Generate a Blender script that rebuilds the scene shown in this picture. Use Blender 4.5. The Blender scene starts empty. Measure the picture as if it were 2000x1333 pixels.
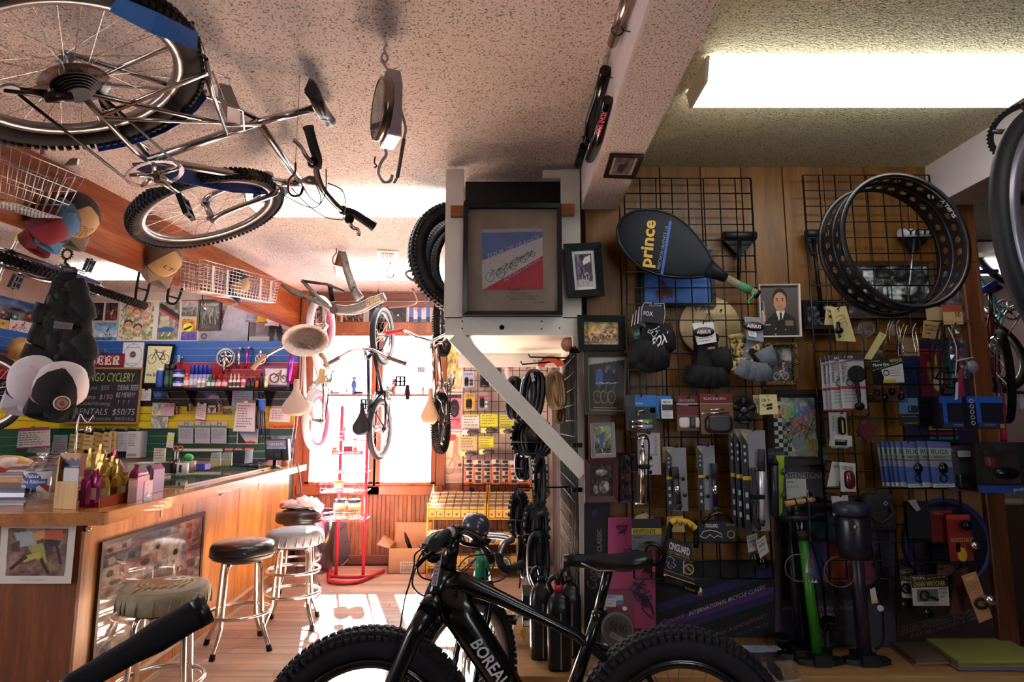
from math import cos,sin
import bpy,bmesh,math,random
import numpy as np
from mathutils import Vector,Matrix
R=math.radians;PI=math.pi;random.seed(7)
scene=bpy.context.scene;COL=scene.collection
V=Vector
FPX=1191.5;PIT=R(7.79);CAMP=V((0,0,1.29));CP,SP=math.cos(PIT),math.sin(PIT)
cam=bpy.data.cameras.new('camera');cam.sensor_width=23.5;cam.lens=14.0;cam.clip_start=.02
camo=bpy.data.objects.new('camera',cam);COL.objects.link(camo)
camo.location=CAMP;camo.rotation_euler=(R(90)+PIT,0,0);scene.camera=camo
w=bpy.data.worlds.new('sky');scene.world=w;w.use_nodes=True
bgn=w.node_tree.nodes['Background'];bgn.inputs[0].default_value=(.84,.92,1,1);bgn.inputs[1].default_value=17.0
sun=bpy.data.lights.new('sun','SUN');sun.energy=480;sun.angle=R(1.0);sun.color=(.90,.95,1.0)
suno=bpy.data.objects.new('sun',sun);COL.objects.link(suno);suno.location=(-1.5,9,6)
suno.rotation_euler=V((.31,-1,-.74)).to_track_quat('-Z','Y').to_euler()
scene.view_settings.view_transform='Standard';scene.view_settings.look='None'
scene.view_settings.exposure=0.3;scene.view_settings.gamma=1.0;scene.view_settings.use_curve_mapping=False
scene.cycles.use_denoising=True;scene.cycles.max_bounces=8;scene.cycles.diffuse_bounces=5
scene.cycles.glossy_bounces=4;scene.cycles.transmission_bounces=6;scene.cycles.transparent_max_bounces=10
scene.cycles.caustics_reflective=False;scene.cycles.caustics_refractive=False;scene.cycles.sample_clamp_indirect=60
LAMP_R=8.0;LAMP_L=11.0;LAMP_TUBE=14.0
def ray(x,y):
 u=(x-1000)/FPX;v=(666.5-y)/FPX
 return V((u,CP-v*SP,SP+v*CP))
def PY(x,y,Y):d=ray(x,y);return CAMP+d*(Y/d.y)
def PZ(x,y,Z):d=ray(x,y);return CAMP+d*((Z-1.29)/d.z)
def PX(x,y,X):d=ray(x,y);return CAMP+d*(X/d.x)
def PT(x,y,t):return CAMP+ray(x,y)*t
def lin(c):
 if isinstance(c,str):
  c=c.lstrip('#');c=[int(c[i:i+2],16)/255 for i in(0,2,4)]
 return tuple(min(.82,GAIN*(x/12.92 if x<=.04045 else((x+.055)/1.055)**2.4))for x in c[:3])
GAIN=1.;MATS={}
def _w(c,rough=.5,metal=0.,spec=.5,alpha=1.,emit=None,coat=0.,key=None):
 k=key or(c,rough,metal,spec,alpha,emit,coat,GAIN)
 if k in MATS:return MATS[k]
 m=bpy.data.materials.new('m_'+str(c).strip('#'));m.use_nodes=True
 b=m.node_tree.nodes['Principled BSDF']
 b.inputs['Base Color'].default_value=(*lin(c),1);b.inputs['Roughness'].default_value=rough
 b.inputs['Metallic'].default_value=metal;b.inputs['Specular IOR Level'].default_value=spec
 b.inputs['Alpha'].default_value=alpha;b.inputs['Coat Weight'].default_value=coat
 if emit:
  b.inputs['Emission Color'].default_value=(*lin(c),1);b.inputs['Emission Strength'].default_value=emit
 MATS[k]=m;return m
def nodes(m):return m.node_tree.nodes,m.node_tree.links,m.node_tree.nodes['Principled BSDF']
def ramp(ns,stops):
 r=ns.new('ShaderNodeValToRGB');e=r.color_ramp.elements
 while len(e)<len(stops):e.new(.5)
 for i,(p,c)in enumerate(stops):e[i].position=p;e[i].color=(*lin(c),1)
 return r
def _c(key,stops,scale=20,detail=4,rough=.6,bump=0,bscale=None,stretch=(1,1,1),metal=0,spec=.5,coat=0,coords='Object',dist=.01):
 if key in MATS:return MATS[key]
 m=bpy.data.materials.new('m_'+key);m.use_nodes=True;ns,ls,b=nodes(m)
 tc=ns.new('ShaderNodeTexCoord');mp=ns.new('ShaderNodeMapping');mp.inputs['Scale'].default_value=stretch
 ls.new(tc.outputs[coords],mp.inputs[0])
 n=ns.new('ShaderNodeTexNoise');n.inputs['Scale'].default_value=scale;n.inputs['Detail'].default_value=detail
 ls.new(mp.outputs[0],n.inputs['Vector'])
 r=ramp(ns,stops);ls.new(n.outputs[0],r.inputs[0]);ls.new(r.outputs[0],b.inputs['Base Color'])
 b.inputs['Roughness'].default_value=rough;b.inputs['Metallic'].default_value=metal
 b.inputs['Specular IOR Level'].default_value=spec;b.inputs['Coat Weight'].default_value=coat
 if bump:
  n2=ns.new('ShaderNodeTexNoise');n2.inputs['Scale'].default_value=bscale or scale;n2.inputs['Detail'].default_value=3
  ls.new(mp.outputs[0],n2.inputs['Vector'])
  bp=ns.new('ShaderNodeBump');bp.inputs['Strength'].default_value=bump;bp.inputs['Distance'].default_value=dist
  ls.new(n2.outputs[0],bp.inputs['Height']);ls.new(bp.outputs[0],b.inputs['Normal'])
 MATS[key]=m;return m
def _C(key,dark,mid,light,axis='Z',scale=9,rough=.4,coat=0,spec=.5,rand=.0,tight=14):
 """grain runs along axis"""
 if key in MATS:return MATS[key]
 m=bpy.data.materials.new('m_'+key);m.use_nodes=True;ns,ls,b=nodes(m)
 tc=ns.new('ShaderNodeTexCoord');mp=ns.new('ShaderNodeMapping')
 st={'X':(1/tight,1,1),'Y':(1,1/tight,1),'Z':(1,1,1/tight)}[axis];mp.inputs['Scale'].default_value=st
 oi=ns.new('ShaderNodeObjectInfo');ad=ns.new('ShaderNodeVectorMath');ad.operation='ADD'
 sc=ns.new('ShaderNodeVectorMath');sc.operation='SCALE';sc.inputs[3].default_value=31.0
 cb=ns.new('ShaderNodeCombineXYZ');ls.new(oi.outputs['Random'],cb.inputs[0]);ls.new(oi.outputs['Random'],cb.inputs[1])
 ls.new(cb.outputs[0],sc.inputs[0]);ls.new(tc.outputs['Object'],ad.inputs[0]);ls.new(sc.outputs[0],ad.inputs[1])
 ls.new(ad.outputs[0],mp.inputs[0])
 n=ns.new('ShaderNodeTexNoise');n.inputs['Scale'].default_value=scale;n.inputs['Detail'].default_value=6;n.inputs['Distortion'].default_value=.8
 ls.new(mp.outputs[0],n.inputs['Vector'])
 n2=ns.new('ShaderNodeTexNoise');n2.inputs['Scale'].default_value=scale*9;n2.inputs['Detail'].default_value=3
 ls.new(mp.outputs[0],n2.inputs['Vector'])
 mx=ns.new('ShaderNodeMath');mx.operation='MULTIPLY_ADD';mx.inputs[1].default_value=.35
 ls.new(n2.outputs[0],mx.inputs[0]);
 m2=ns.new('ShaderNodeMath');m2.operation='MULTIPLY';m2.inputs[1].default_value=.75;ls.new(n.outputs[0],m2.inputs[0]);ls.new(m2.outputs[0],mx.inputs[2])
 r=ramp(ns,[(.38,dark),(.54,mid),(.70,light)]);ls.new(mx.outputs[0],r.inputs[0])
 out=r.outputs[0]
 if rand:
  hv=ns.new('ShaderNodeHueSaturation');mr=ns.new('ShaderNodeMapRange')
  mr.inputs[3].default_value=1-rand;mr.inputs[4].default_value=1+rand
  ls.new(oi.outputs['Random'],mr.inputs[0]);ls.new(mr.outputs[0],hv.inputs['Value']);ls.new(out,hv.inputs['Color']);out=hv.outputs[0]
 ls.new(out,b.inputs['Base Color'])
 b.inputs['Roughness'].default_value=rough;b.inputs['Coat Weight'].default_value=coat;b.inputs['Specular IOR Level'].default_value=spec
 bp=ns.new('ShaderNodeBump');bp.inputs['Strength'].default_value=.12;bp.inputs['Distance'].default_value=.002
 ls.new(mx.outputs[0],bp.inputs['Height']);ls.new(bp.outputs[0],b.inputs['Normal'])
 MATS[key]=m;return m
def vcol(key='print',rough=.45,spec=.4):
 if key in MATS:return MATS[key]
 m=bpy.data.materials.new('m_'+key);m.use_nodes=True;ns,ls,b=nodes(m)
 a=ns.new('ShaderNodeAttribute');a.attribute_name='Col';ls.new(a.outputs['Color'],b.inputs['Base Color'])
 b.inputs['Roughness'].default_value=rough;b.inputs['Specular IOR Level'].default_value=spec
 MATS[key]=m;return m
def G_(key='pane_glass',tint='f2f6f6',a=.12,rough=.03):
 """clear sheet: mostly transparent, a little mirror"""
 if key in MATS:return MATS[key]
 m=bpy.data.materials.new('m_'+key);m.use_nodes=True;ns,ls,b=nodes(m)
 tr=ns.new('ShaderNodeBsdfTransparent');tr.inputs[0].default_value=(*lin(tint),1)
 gl=ns.new('ShaderNodeBsdfGlossy');gl.inputs['Roughness'].default_value=rough;gl.inputs[0].default_value=(1,1,1,1)
 lw=ns.new('ShaderNodeLayerWeight');lw.inputs[0].default_value=.5;pw=ns.new('ShaderNodeMath');pw.operation='POWER';pw.inputs[1].default_value=5
 ls.new(lw.outputs['Facing'],pw.inputs[0]);ad=ns.new('ShaderNodeMath');ad.operation='MULTIPLY_ADD';ad.use_clamp=True;ad.inputs[1].default_value=.8;ad.inputs[2].default_value=.03+a*.06;ls.new(pw.outputs[0],ad.inputs[0])
 mx=ns.new('ShaderNodeMixShader');ls.new(ad.outputs[0],mx.inputs[0]);ls.new(tr.outputs[0],mx.inputs[1]);ls.new(gl.outputs[0],mx.inputs[2])
 ls.new(mx.outputs[0],ns['Material Output'].inputs[0]);MATS[key]=m;return m
CHROME=_w('d8d2cc',.18,1.);STEEL=_w('a8a4a2',.35,1.);BLACK=_w('060507',.5,spec=.25);BLACKG=_w('08070a',.22)
RUBBER=_w('17151a',.75,spec=.3);DARKM=_w('1a181c',.4,.6);WHITE=_w('e8e4e0',.5);WIRE=_w('0d0b0e',.4)
CREAM=_w('d8c79a',.7);PAPER=_w('dcd8d8',.7);RED=_w('b3202a',.45)
def basis(d):
 d=V(d).normalized();a=V((0,0,1))if abs(d.z)<.9 else V((1,0,0))
 s=d.cross(a).normalized();return s,s.cross(d).normalized(),d
def _e(o,z,x=None):
 """matrix with origin o, z axis along z (x axis near x)"""
 z=V(z).normalized()
 x=V(x)if x is not None else basis(z)[0]
 x=(x-z*x.dot(z)).normalized();y=z.cross(x)
 return Matrix(((x.x,y.x,z.x,o[0]),(x.y,y.y,z.y,o[1]),(x.z,y.z,z.z,o[2]),(0,0,0,1)))
class MB:
 def __init__(s):s.v=[];s.f=[];s.sm=[];s.mi=[];s.cur=0
 def add(s,vs,fs,sm=False,M=None):
  o=len(s.v)
  s.v+=[tuple(M@V(p))if M is not None else tuple(p)for p in vs]
  for f in fs:s.f.append([i+o for i in f]);s.sm.append(sm);s.mi.append(s.cur)
  return s
 def box(s,c,d,M=None,b=0):
  x,y,z=d[0]/2,d[1]/2,d[2]/2
  if b<=0:
   vs=[(c[0]+i*x,c[1]+j*y,c[2]+k*z)for i in(-1,1)for j in(-1,1)for k in(-1,1)]
   return s.add(vs,[(0,1,3,2),(4,6,7,5),(0,4,5,1),(2,3,7,6),(0,2,6,4),(1,5,7,3)],False,M)
  b=min(b,x*.95,y*.95,z*.95);bm=bmesh.new();bmesh.ops.create_cube(bm,size=1)
  for v in bm.verts:v.co=V((c[0]+v.co.x*2*x,c[1]+v.co.y*2*y,c[2]+v.co.z*2*z))
  bmesh.ops.bevel(bm,geom=list(bm.edges),offset=b,segments=2,affect='EDGES',profile=.5)
  bm.verts.index_update();vs=[v.co.copy()for v in bm.verts];fs=[[v.index for v in f.verts]for f in bm.faces];bm.free()
  return s.add(vs,fs,False,M)
 def slab(s,q,n):
  """quad (or polygon) q extruded by vector n"""
  n=V(n);k=len(q);a=[V(p)for p in q];b=[p+n for p in a]
  return s.add(a+b,[list(range(k))[::-1],list(range(k,2*k))]+[(i,(i+1)%k,k+(i+1)%k,k+i)for i in range(k)])
 def tube(s,pts,r,n=8,closed=False,caps=True,sm=True,M=None):
  pts=[V(p)for p in pts];k=len(pts);rr=r if isinstance(r,(list,tuple))else[r]*k
  vs=[];nrm=None
  for i in range(k):
   a=pts[(i-1)%k]if closed or i>0 else pts[i];c=pts[(i+1)%k]if closed or i<k-1 else pts[i]
   d=(c-a)
   if d.length<1e-9:d=V((0,0,1))
   d.normalize()
   if nrm is None:nrm=basis(d)[0]
   nrm=nrm-d*nrm.dot(d)
   nrm=nrm.normalized()if nrm.length>1e-6 else basis(d)[0]
   bi=d.cross(nrm)
   for j in range(n):
    t=2*PI*j/n;vs.append(pts[i]+(nrm*math.cos(t)+bi*math.sin(t))*rr[i])
  fs=[]
  for i in range(k if closed else k-1):
   p,q=i*n,((i+1)%k)*n
   for j in range(n):fs.append((p+j,p+(j+1)%n,q+(j+1)%n,q+j))
  s.add(vs,fs,sm,M)
  if caps and not closed:
   o=len(s.v)-len(vs)
   for lo,rev in((o,True),(o+(k-1)*n,False)):
    f=list(range(lo,lo+n));s.f.append(f[::-1]if rev else f);s.sm.append(False);s.mi.append(s.cur)
  return s
 def lathe(s,prof,M=None,n=20,sm=True,caps=True):
  vs=[(r*math.cos(2*PI*j/n),r*math.sin(2*PI*j/n),h)for r,h in prof for j in range(n)]
  fs=[(i*n+j,i*n+(j+1)%n,(i+1)*n+(j+1)%n,(i+1)*n+j)for i in range(len(prof)-1)for j in range(n)]
  s.add(vs,fs,sm,M)
  if caps:
   o=len(s.v)-len(vs)
   if prof[0][0]>1e-6:s.f.append(list(range(o,o+n))[::-1]);s.sm.append(False);s.mi.append(s.cur)
   if prof[-1][0]>1e-6:s.f.append(list(range(len(s.v)-n,len(s.v))));s.sm.append(False);s.mi.append(s.cur)
  return s
 def cyl(s,a,b,r,n=16,r2=None):
  return s.tube([a,b],[r,r2 if r2 is not None else r],n)
 def ball(s,c,r,n=16,m=8,M=None):
  r=r if isinstance(r,(tuple,list))else(r,r,r);L=Matrix.Translation(V(c))@Matrix.Diagonal((*r,1))
  if M is not None:L=M@L
  return s.lathe([(max(1e-7,math.sin(PI*i/m)),-math.cos(PI*i/m))for i in range(m+1)],L,n,True,False)
 def torus(s,c,ax,Rr,r,n=40,m=8,M=None,x=None):
  L=_e(c,ax,x)
  if M is not None:L=M@L
  vs=[];fs=[]
  for i in range(n):
   a=2*PI*i/n
   for j in range(m):
    t=2*PI*j/m;q=Rr+r*math.cos(t);vs.append((q*math.cos(a),q*math.sin(a),r*math.sin(t)))
  for i in range(n):
   for j in range(m):fs.append((i*m+j,((i+1)%n)*m+j,((i+1)%n)*m+(j+1)%m,i*m+(j+1)%m))
  return s.add(vs,fs,True,L)
 def ring(s,prof,M,n=48,sm=True):
  """closed cross-section (r,h) swept round z"""
  k=len(prof);vs=[(r*math.cos(2*PI*i/n),r*math.sin(2*PI*i/n),h)for i in range(n)for r,h in prof]
  fs=[(i*k+j,((i+1)%n)*k+j,((i+1)%n)*k+(j+1)%k,i*k+(j+1)%k)for i in range(n)for j in range(k)]
  return s.add(vs,fs,sm,M)
 def loft(s,rings,closed=True,caps=True,sm=True):
  n=len(rings[0]);vs=[p for r in rings for p in r];o0=len(s.v)
  fs=[(i*n+j,i*n+(j+1)%n,(i+1)*n+(j+1)%n,(i+1)*n+j)for i in range(len(rings)-1)for j in range(n if closed else n-1)]
  s.add(vs,fs,sm)
  if caps:
   s.f.append(list(range(o0,o0+n))[::-1]);s.sm.append(False);s.mi.append(s.cur)
   s.f.append(list(range(o0+(len(rings)-1)*n,o0+len(rings)*n)));s.sm.append(False);s.mi.append(s.cur)
  return s
 def mesh(s,name,mats):
  me=bpy.data.meshes.new(name);me.from_pydata(s.v,[],s.f)
  for m in(mats if isinstance(mats,(list,tuple))else[mats]):me.materials.append(m)
  me.polygons.foreach_set('use_smooth',s.sm)
  if any(s.mi):me.polygons.foreach_set('material_index',s.mi)
  me.update();return me
SL=lambda*a:MB().slab(*a)
TU=lambda*a,**k:MB().tube(*a,**k)
CY=lambda*a:MB().cyl(*a)
BX=lambda*a:MB().box(*a)
BA=lambda*a:MB().ball(*a)
LA=lambda*a:MB().lathe(*a)
LO=lambda*a:MB().loft(*a)
TO=lambda*a:MB().torus(*a)
TRN=Matrix.Translation
Z_=lambda z:V((0,0,z))
Y_=lambda y:V((0,y,0))
RR=random.Random;CS=math.copysign
LOCAL=set()
def link(name,data,parent):
 o=bpy.data.objects.new(name,data);COL.objects.link(o)
 if parent is not None:
  o.parent=parent
  if parent.type=='EMPTY' and parent.name not in LOCAL:o.location=-parent.location
 return o
def P_(parent,name,mb,m,label=None):
 o=link(name,mb.mesh(name,m),parent)
 if label:o['label']=label
 return o
def tag(o,label,cat,group=None):
 o['label']=label;o['category']=cat
 if group:o['group']=group
 return o
def T_(name,label,cat,loc=(0,0,0),rot=None,group=None,local=False):
 o=bpy.data.objects.new(name,None);COL.objects.link(o);o.location=loc;o.empty_display_size=.05
 if rot is not None:o.rotation_euler=rot
 if local:LOCAL.add(o.name)
 return tag(o,label,cat,group)
def _d(name,mb,m,label,cat,group=None):return tag(P_(None,name,mb,m),label,cat,group)
def _x(name,mb,m,parent=None):
 o=P_(parent,name,mb,m)
 if parent is None:o['kind']='structure'
 return o
def F_(o):o['kind']='stuff';return o
def dup(root,loc,rotz=None,label=None,group=None):
 r=root.copy();COL.objects.link(r);r.location=loc
 if root.name in LOCAL:LOCAL.add(r.name)
 if rotz is not None:r.rotation_euler=(r.rotation_euler[0],r.rotation_euler[1],rotz)
 if label:r['label']=label
 if group:r['group']=group
 for ch in list(root.children):
  c=ch.copy();COL.objects.link(c);c.parent=r
  for g in list(ch.children):d=g.copy();COL.objects.link(d);d.parent=c
 return r
TXT={}
def _B(s,bold=0.,shear=0.):
 k=(s,bold,shear)
 if k not in TXT:
  c=bpy.data.curves.new('t','FONT');c.body=s;c.offset=bold;c.shear=shear;c.resolution_u=2;c.align_x='LEFT'
  o=bpy.data.objects.new('t',c);me=bpy.data.meshes.new_from_object(o)
  vs=np.array([v.co[:2]for v in me.vertices])if len(me.vertices)else np.zeros((1,2));fs=[list(p.vertices)for p in me.polygons]
  lo=vs.min(0);hi=vs.max(0);vs=(vs-lo)/np.maximum(hi-lo,1e-6)
  bpy.data.objects.remove(o);bpy.data.meshes.remove(me);bpy.data.curves.remove(c);TXT[k]=(vs,fs)
 return TXT[k]
def bil(q,u,v):return q[0]*((1-u)*(1-v))+q[1]*(u*(1-v))+q[2]*(u*v)+q[3]*((1-u)*v)
def qn(q):return(q[1]-q[0]).cross(q[3]-q[0]).normalized()
def X_(parent,s,q,m,bold=.012,shear=0.,off=.0012,mb=None,name='lettering'):
 """s fills the quad q = bottom left, bottom right, top right, top left (facing the reader)"""
 q=[V(p)for p in q];vs,fs=_B(s,bold,shear);n=qn(q)*off
 b=mb or MB();b.add([bil(q,a,c)+n for a,c in vs],fs)
 if mb is None:return P_(parent,name,b,m)
def sub(q,u0,v0,u1,v1):
 """sub-rectangle of a quad; v measured from the TOP"""
 return[bil(q,u0,1-v1),bil(q,u1,1-v1),bil(q,u1,1-v0),bil(q,u0,1-v0)]
def quadY(x0,y0,x1,y1,Y):return[PY(x0,y1,Y),PY(x1,y1,Y),PY(x1,y0,Y),PY(x0,y0,Y)]
def Q_(p,Y):
 """p = four pixels bottom left, bottom right, top right, top left"""
 return[PY(a,b,Y)for a,b in p]
def R_(x0,y0,x1,y1,Y):
 """upright rectangle on the plane Y fitted to the pixel box"""
 a=PY(x0,(y0+y1)/2,Y).x;b=PY(x1,(y0+y1)/2,Y).x;xm=(x0+x1)/2
 t=PY(xm,y0,Y).z;z=PY(xm,y1,Y).z
 return[V((a,Y,z)),V((b,Y,z)),V((b,Y,t)),V((a,Y,t))]
def _j(q,n,mb,u0=.1,u1=.9,v0=.1,v1=.9,h=.35,off=.0011,seed=0):
 """rows of small print"""
 rnd=RR(seed);nn=qn(q)*off
 for i in range(n):
  va=v0+(v1-v0)*i/n;vb=va+(v1-v0)/n*h;u=u0;end=u0+(u1-u0)*rnd.uniform(.6,1)
  while u<end:
   wd=rnd.uniform(.05,.16);r=sub(q,u,va,min(u+wd,end),vb);mb.add([p+nn for p in r],[(0,1,2,3)]);u+=wd+.03
class Canvas:
 def __init__(s,w,h,c=(.5,.5,.5)):
  s.w,s.h=w,h;yy,xx=np.mgrid[0:h,0:w];s.x=xx/(w-1);s.y=yy/(h-1);s.a=np.zeros((h,w,3));s.a[:]=s.c(c)
 def c(s,c):
  if isinstance(c,str):c=c.lstrip('#');return np.array([int(c[i:i+2],16)/255 for i in(0,2,4)])
  return np.array(c[:3],float)
 def put(s,mk,c):s.a[mk]=s.c(c);return s
 def grad(s,c0,c1,y0=0.,y1=1.):
  t=np.clip((s.y-y0)/(y1-y0),0,1)[...,None];mk=(s.y>=y0)&(s.y<=y1)
  s.a[mk]=(s.c(c0)*(1-t)+s.c(c1)*t)[mk];return s
 def rect(s,x0,y0,x1,y1,c):return s.put((s.x>=x0)&(s.x<=x1)&(s.y>=y0)&(s.y<=y1),c)
 def ell(s,x,y,rx,ry,c):return s.put(((s.x-x)/rx)**2+((s.y-y)/ry)**2<=1,c)
 def ring(s,x,y,rx,ry,t,c):
  d=np.sqrt(((s.x-x)/rx)**2+((s.y-y)/ry)**2);return s.put(np.abs(d-1)<t,c)
 def line(s,x0,y0,x1,y1,t,c,asp=1.):
  dx,dy=x1-x0,(y1-y0)*asp;L=dx*dx+dy*dy+1e-9;px=s.x-x0;py=(s.y-y0)*asp
  k=np.clip((px*dx+py*dy)/L,0,1);return s.put(np.hypot(px-k*dx,py-k*dy)<t,c)
 def poly(s,pts,c):
  ins=np.zeros(s.x.shape,bool);n=len(pts)
  for i in range(n):
   (xa,ya),(xb,yb)=pts[i],pts[(i+1)%n]
   if ya==yb:continue
   ins^=((ya>s.y)!=(yb>s.y))&(s.x<(xb-xa)*(s.y-ya)/(yb-ya)+xa)
  return s.put(ins,c)
 def noise(s,amt,seed=0,cells=9):
  g=np.random.default_rng(seed);n=np.zeros(s.x.shape)
  for k,wt in((cells,1.),(cells*2,.6),(cells*4,.4)):
   t=g.random((k+2,k+2));X=s.x*k;Y=s.y*k;i=X.astype(int);j=Y.astype(int);fx=X-i;fy=Y-j
   n+=wt*(t[j,i]*(1-fx)*(1-fy)+t[j,i+1]*fx*(1-fy)+t[j+1,i]*(1-fx)*fy+t[j+1,i+1]*fx*fy-.5)
  s.a=np.clip(s.a+n[...,None]*amt,0,1);return s
 def rider(s,x,y,k,shirt,skin='c09070',bike='201c22',asp=1.):
  """a cyclist seen from the side, k = wheel radius"""
  kx,ky=k,k*asp
  for dx in(-1.5,1.5):s.ring(x+dx*kx,y,kx,ky,.14,bike)
  s.line(x-1.5*kx,y,x-.2*kx,y-1.6*ky,k*.12,bike,1/asp);s.line(x+1.5*kx,y,x+1.*kx,y-1.8*ky,k*.12,bike,1/asp)
  s.line(x-.2*kx,y-1.6*ky,x+1.*kx,y-1.7*ky,k*.1,bike,1/asp)
  s.line(x-.5*kx,y-2.2*ky,x+.1*kx,y-.2*ky,k*.26,skin,1/asp)
  s.line(x-.5*kx,y-2.3*ky,x+.7*kx,y-3.4*ky,k*.5,shirt,1/asp)
  s.line(x+.7*kx,y-3.3*ky,x+1.2*kx,y-2.*ky,k*.18,skin,1/asp)
  s.ell(x+1.1*kx,y-4.2*ky,kx*.5,ky*.55,skin);s.ell(x+1.05*kx,y-4.5*ky,kx*.55,ky*.4,shirt);return s
def _F(parent,q,cv,off=.001,name='print',m=None):
 q=[V(p)for p in q];h,wd=cv.h,cv.w;n=qn(q)*off
 u=cv.x.ravel()[:,None];v=1-cv.y.ravel()[:,None];Q=[np.array(p)for p in q]
 P=Q[0]*((1-u)*(1-v))+Q[1]*(u*(1-v))+Q[2]*(u*v)+Q[3]*((1-u)*v)+np.array(n)
 idx=np.arange(h*wd).reshape(h,wd)
 fs=np.stack([idx[1:,:-1],idx[1:,1:],idx[:-1,1:],idx[:-1,:-1]],-1).reshape(-1,4)
 me=bpy.data.meshes.new(name);me.from_pydata(P.tolist(),[],fs.tolist());me.materials.append(m or vcol())
 a=cv.a.reshape(-1,3);a=np.minimum(.85,GAIN*np.where(a<=.04045,a/12.92,((a+.055)/1.055)**2.4))
 ca=me.color_attributes.new('Col','FLOAT_COLOR','POINT');ca.data.foreach_set('color',np.c_[a,np.ones(len(a))].ravel().astype(np.float32))
 return link(name,me,parent)
def sheet(name,label,cat,q,col,th=.002,ln=0,head=None,txt=(),seed=0,group=None,ink='6a6468',rough=.65,cv=None,clip=False,lv=(.12,.9)):
 """a card or paper: q = bottom left, bottom right, top right, top left"""
 q=[V(p)for p in q];n=qn(q);c=sum(q,V())/4
 T=T_(name,label,cat,c,None,group);P_(T,'card',SL(q,-n*th),_w(col,rough))
 if head:
  for(v0,v1,hc)in head:P_(T,'band',SL([p+n*.0006 for p in sub(q,.0,v0,1.,v1)],-n*.0004),_w(hc,.5))
 if cv is not None:_F(T,sub(q,.04,.04,.96,.96)if cv[0]else q,cv[1],.0009)
 if ln:
  b=MB();_j(q,ln,b,.1,.9,lv[0],lv[1],.32,.0013,seed);P_(T,'small_print',b,_w(ink,.7))
 for s,u0,v0,u1,v1,c2 in txt:X_(T,s,sub(q,u0,v0,u1,v1),_w(c2,.55),.012,off=.0016)
 if clip:
  m=(q[2]+q[3])/2;x=(q[2]-q[3]).normalized();z=(q[3]-q[0]).normalized()
  k=P_(T,'clip',SL([m-x*.018-z*.012+n*.003,m+x*.018-z*.012+n*.003,m+x*.014+z*.01+n*.003,m-x*.014+z*.01+n*.003],-n*.008),BLACK if clip==2 else STEEL)
 return T
def _a(label,q,fw,fm,cv,mount=None,mw=.03,depth=.02,glaze=False,name='framed_picture',cat='picture',txt=()):
 q=[V(p)for p in q];n=qn(q);w_=(q[1]-q[0]).length;h_=(q[3]-q[0]).length;c=sum(q,V())/4;a,b=fw/w_,fw/h_
 T=T_(name,label,cat,c);o=[p+n*depth for p in q];i=sub(q,a,b,1-a,1-b);i=[p+n*depth*.8 for p in i];ib=[p-n*depth*.65 for p in i]
 f=MB();f.add(q+o+i+ib,[(k,(k+1)%4,4+(k+1)%4,4+k)for k in range(4)]+[(4+k,4+(k+1)%4,8+(k+1)%4,8+k)for k in range(4)]+[(8+k,8+(k+1)%4,12+(k+1)%4,12+k)for k in range(4)]+[(3,2,1,0)])
 P_(T,'frame',f,fm);z=[p+n*.003 for p in sub(q,a,b,1-a,1-b)]
 if mount:P_(T,'mount',SL(z,-n*.002),_w(mount,.7));k1,k2=mw/w_,mw/h_;z=[p+n*.0008 for p in sub(z,k1,k2,1-k1,1-k2)]
 _F(T,z,cv,.0006)
 for s,u0,v0,u1,v1,c2 in txt:X_(T,s,sub(z,u0,v0,u1,v1),_w(c2,.6),.012,off=.0016)
 if glaze:P_(T,'pane',SL([p+n*.008 for p in sub(q,a,b,1-a,1-b)],-n*.001),G_('picture_glass','fafafa',.0,.01))
 return T
def bottle(label,base,r,h,body,cap,lab=None,kind='bottle',name='bottle',cat='bottle',group=None,caph=.2,n=14):
 T=T_(name,label,cat,base,None,group,local=True);cr=r*(.5 if kind=='bottle' else.95 if kind=='can' else.36)
 hb_=h*(1-caph)
 if kind=='drip':prof=[(r*.9,0),(r,.004),(r,hb_*.72),(r*.85,hb_*.86),(r*.42,hb_)]
 elif kind=='can':prof=[(r*.95,0),(r,.003),(r,hb_*.97),(r*.92,hb_)]
 else:prof=[(r*.92,0),(r,.004),(r,hb_*.84),(r*.8,hb_*.93),(r*.5,hb_)]
 P_(T,'body',LA(prof,None,n),_w(body,.35))
 P_(T,'cap',LA([(cr,hb_),(cr,hb_+h*caph*(.5 if kind=='drip' else.95)),(cr*.3 if kind=='drip' else cr*.85,h)],None,n),_w(cap,.4))
 if lab:P_(T,'label',LA([(r*1.012,hb_*.2),(r*1.012,hb_*.66)],None,n,True,False),_w(lab,.5))
 return T
def noisecv(w,h,base,amt=.5,seed=0,cells=9):return Canvas(w,h,base).noise(amt,seed,cells)
def pic_riders(seed,sky='9ab0c8',gnd='6a6a48',n=3,shirts=('c83030','e0c030','3050b0'),w=44,h=36,dark=1.):
 r=RR(seed);c=Canvas(w,h,sky);c.grad(sky,sky,0,.45);c.rect(0,.4+r.random()*.1,1,1,gnd);c.noise(.28,seed,6)
 for i in range(n):c.rider(.5+(i-(n-1)/2)*.9/n+r.uniform(-.04,.04),.86+r.uniform(-.06,.03),.075+r.random()*.02,shirts[i%len(shirts)],asp=w/h)
 c.a=c.a*dark;return c
def crowd(seed,w=50,h=36,cols=('c04030','4060a0','d0c060','e0e0e0','403038')):
 c=Canvas(w,h,'45404a').noise(.5,seed,10);r=RR(seed)
 for i in range(60):x,y=r.random(),r.uniform(.25,1);c.ell(x,y,.028,.04,r.choice(cols));c.ell(x,y-.05,.014,.02,'c89a80')
 return c
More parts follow.
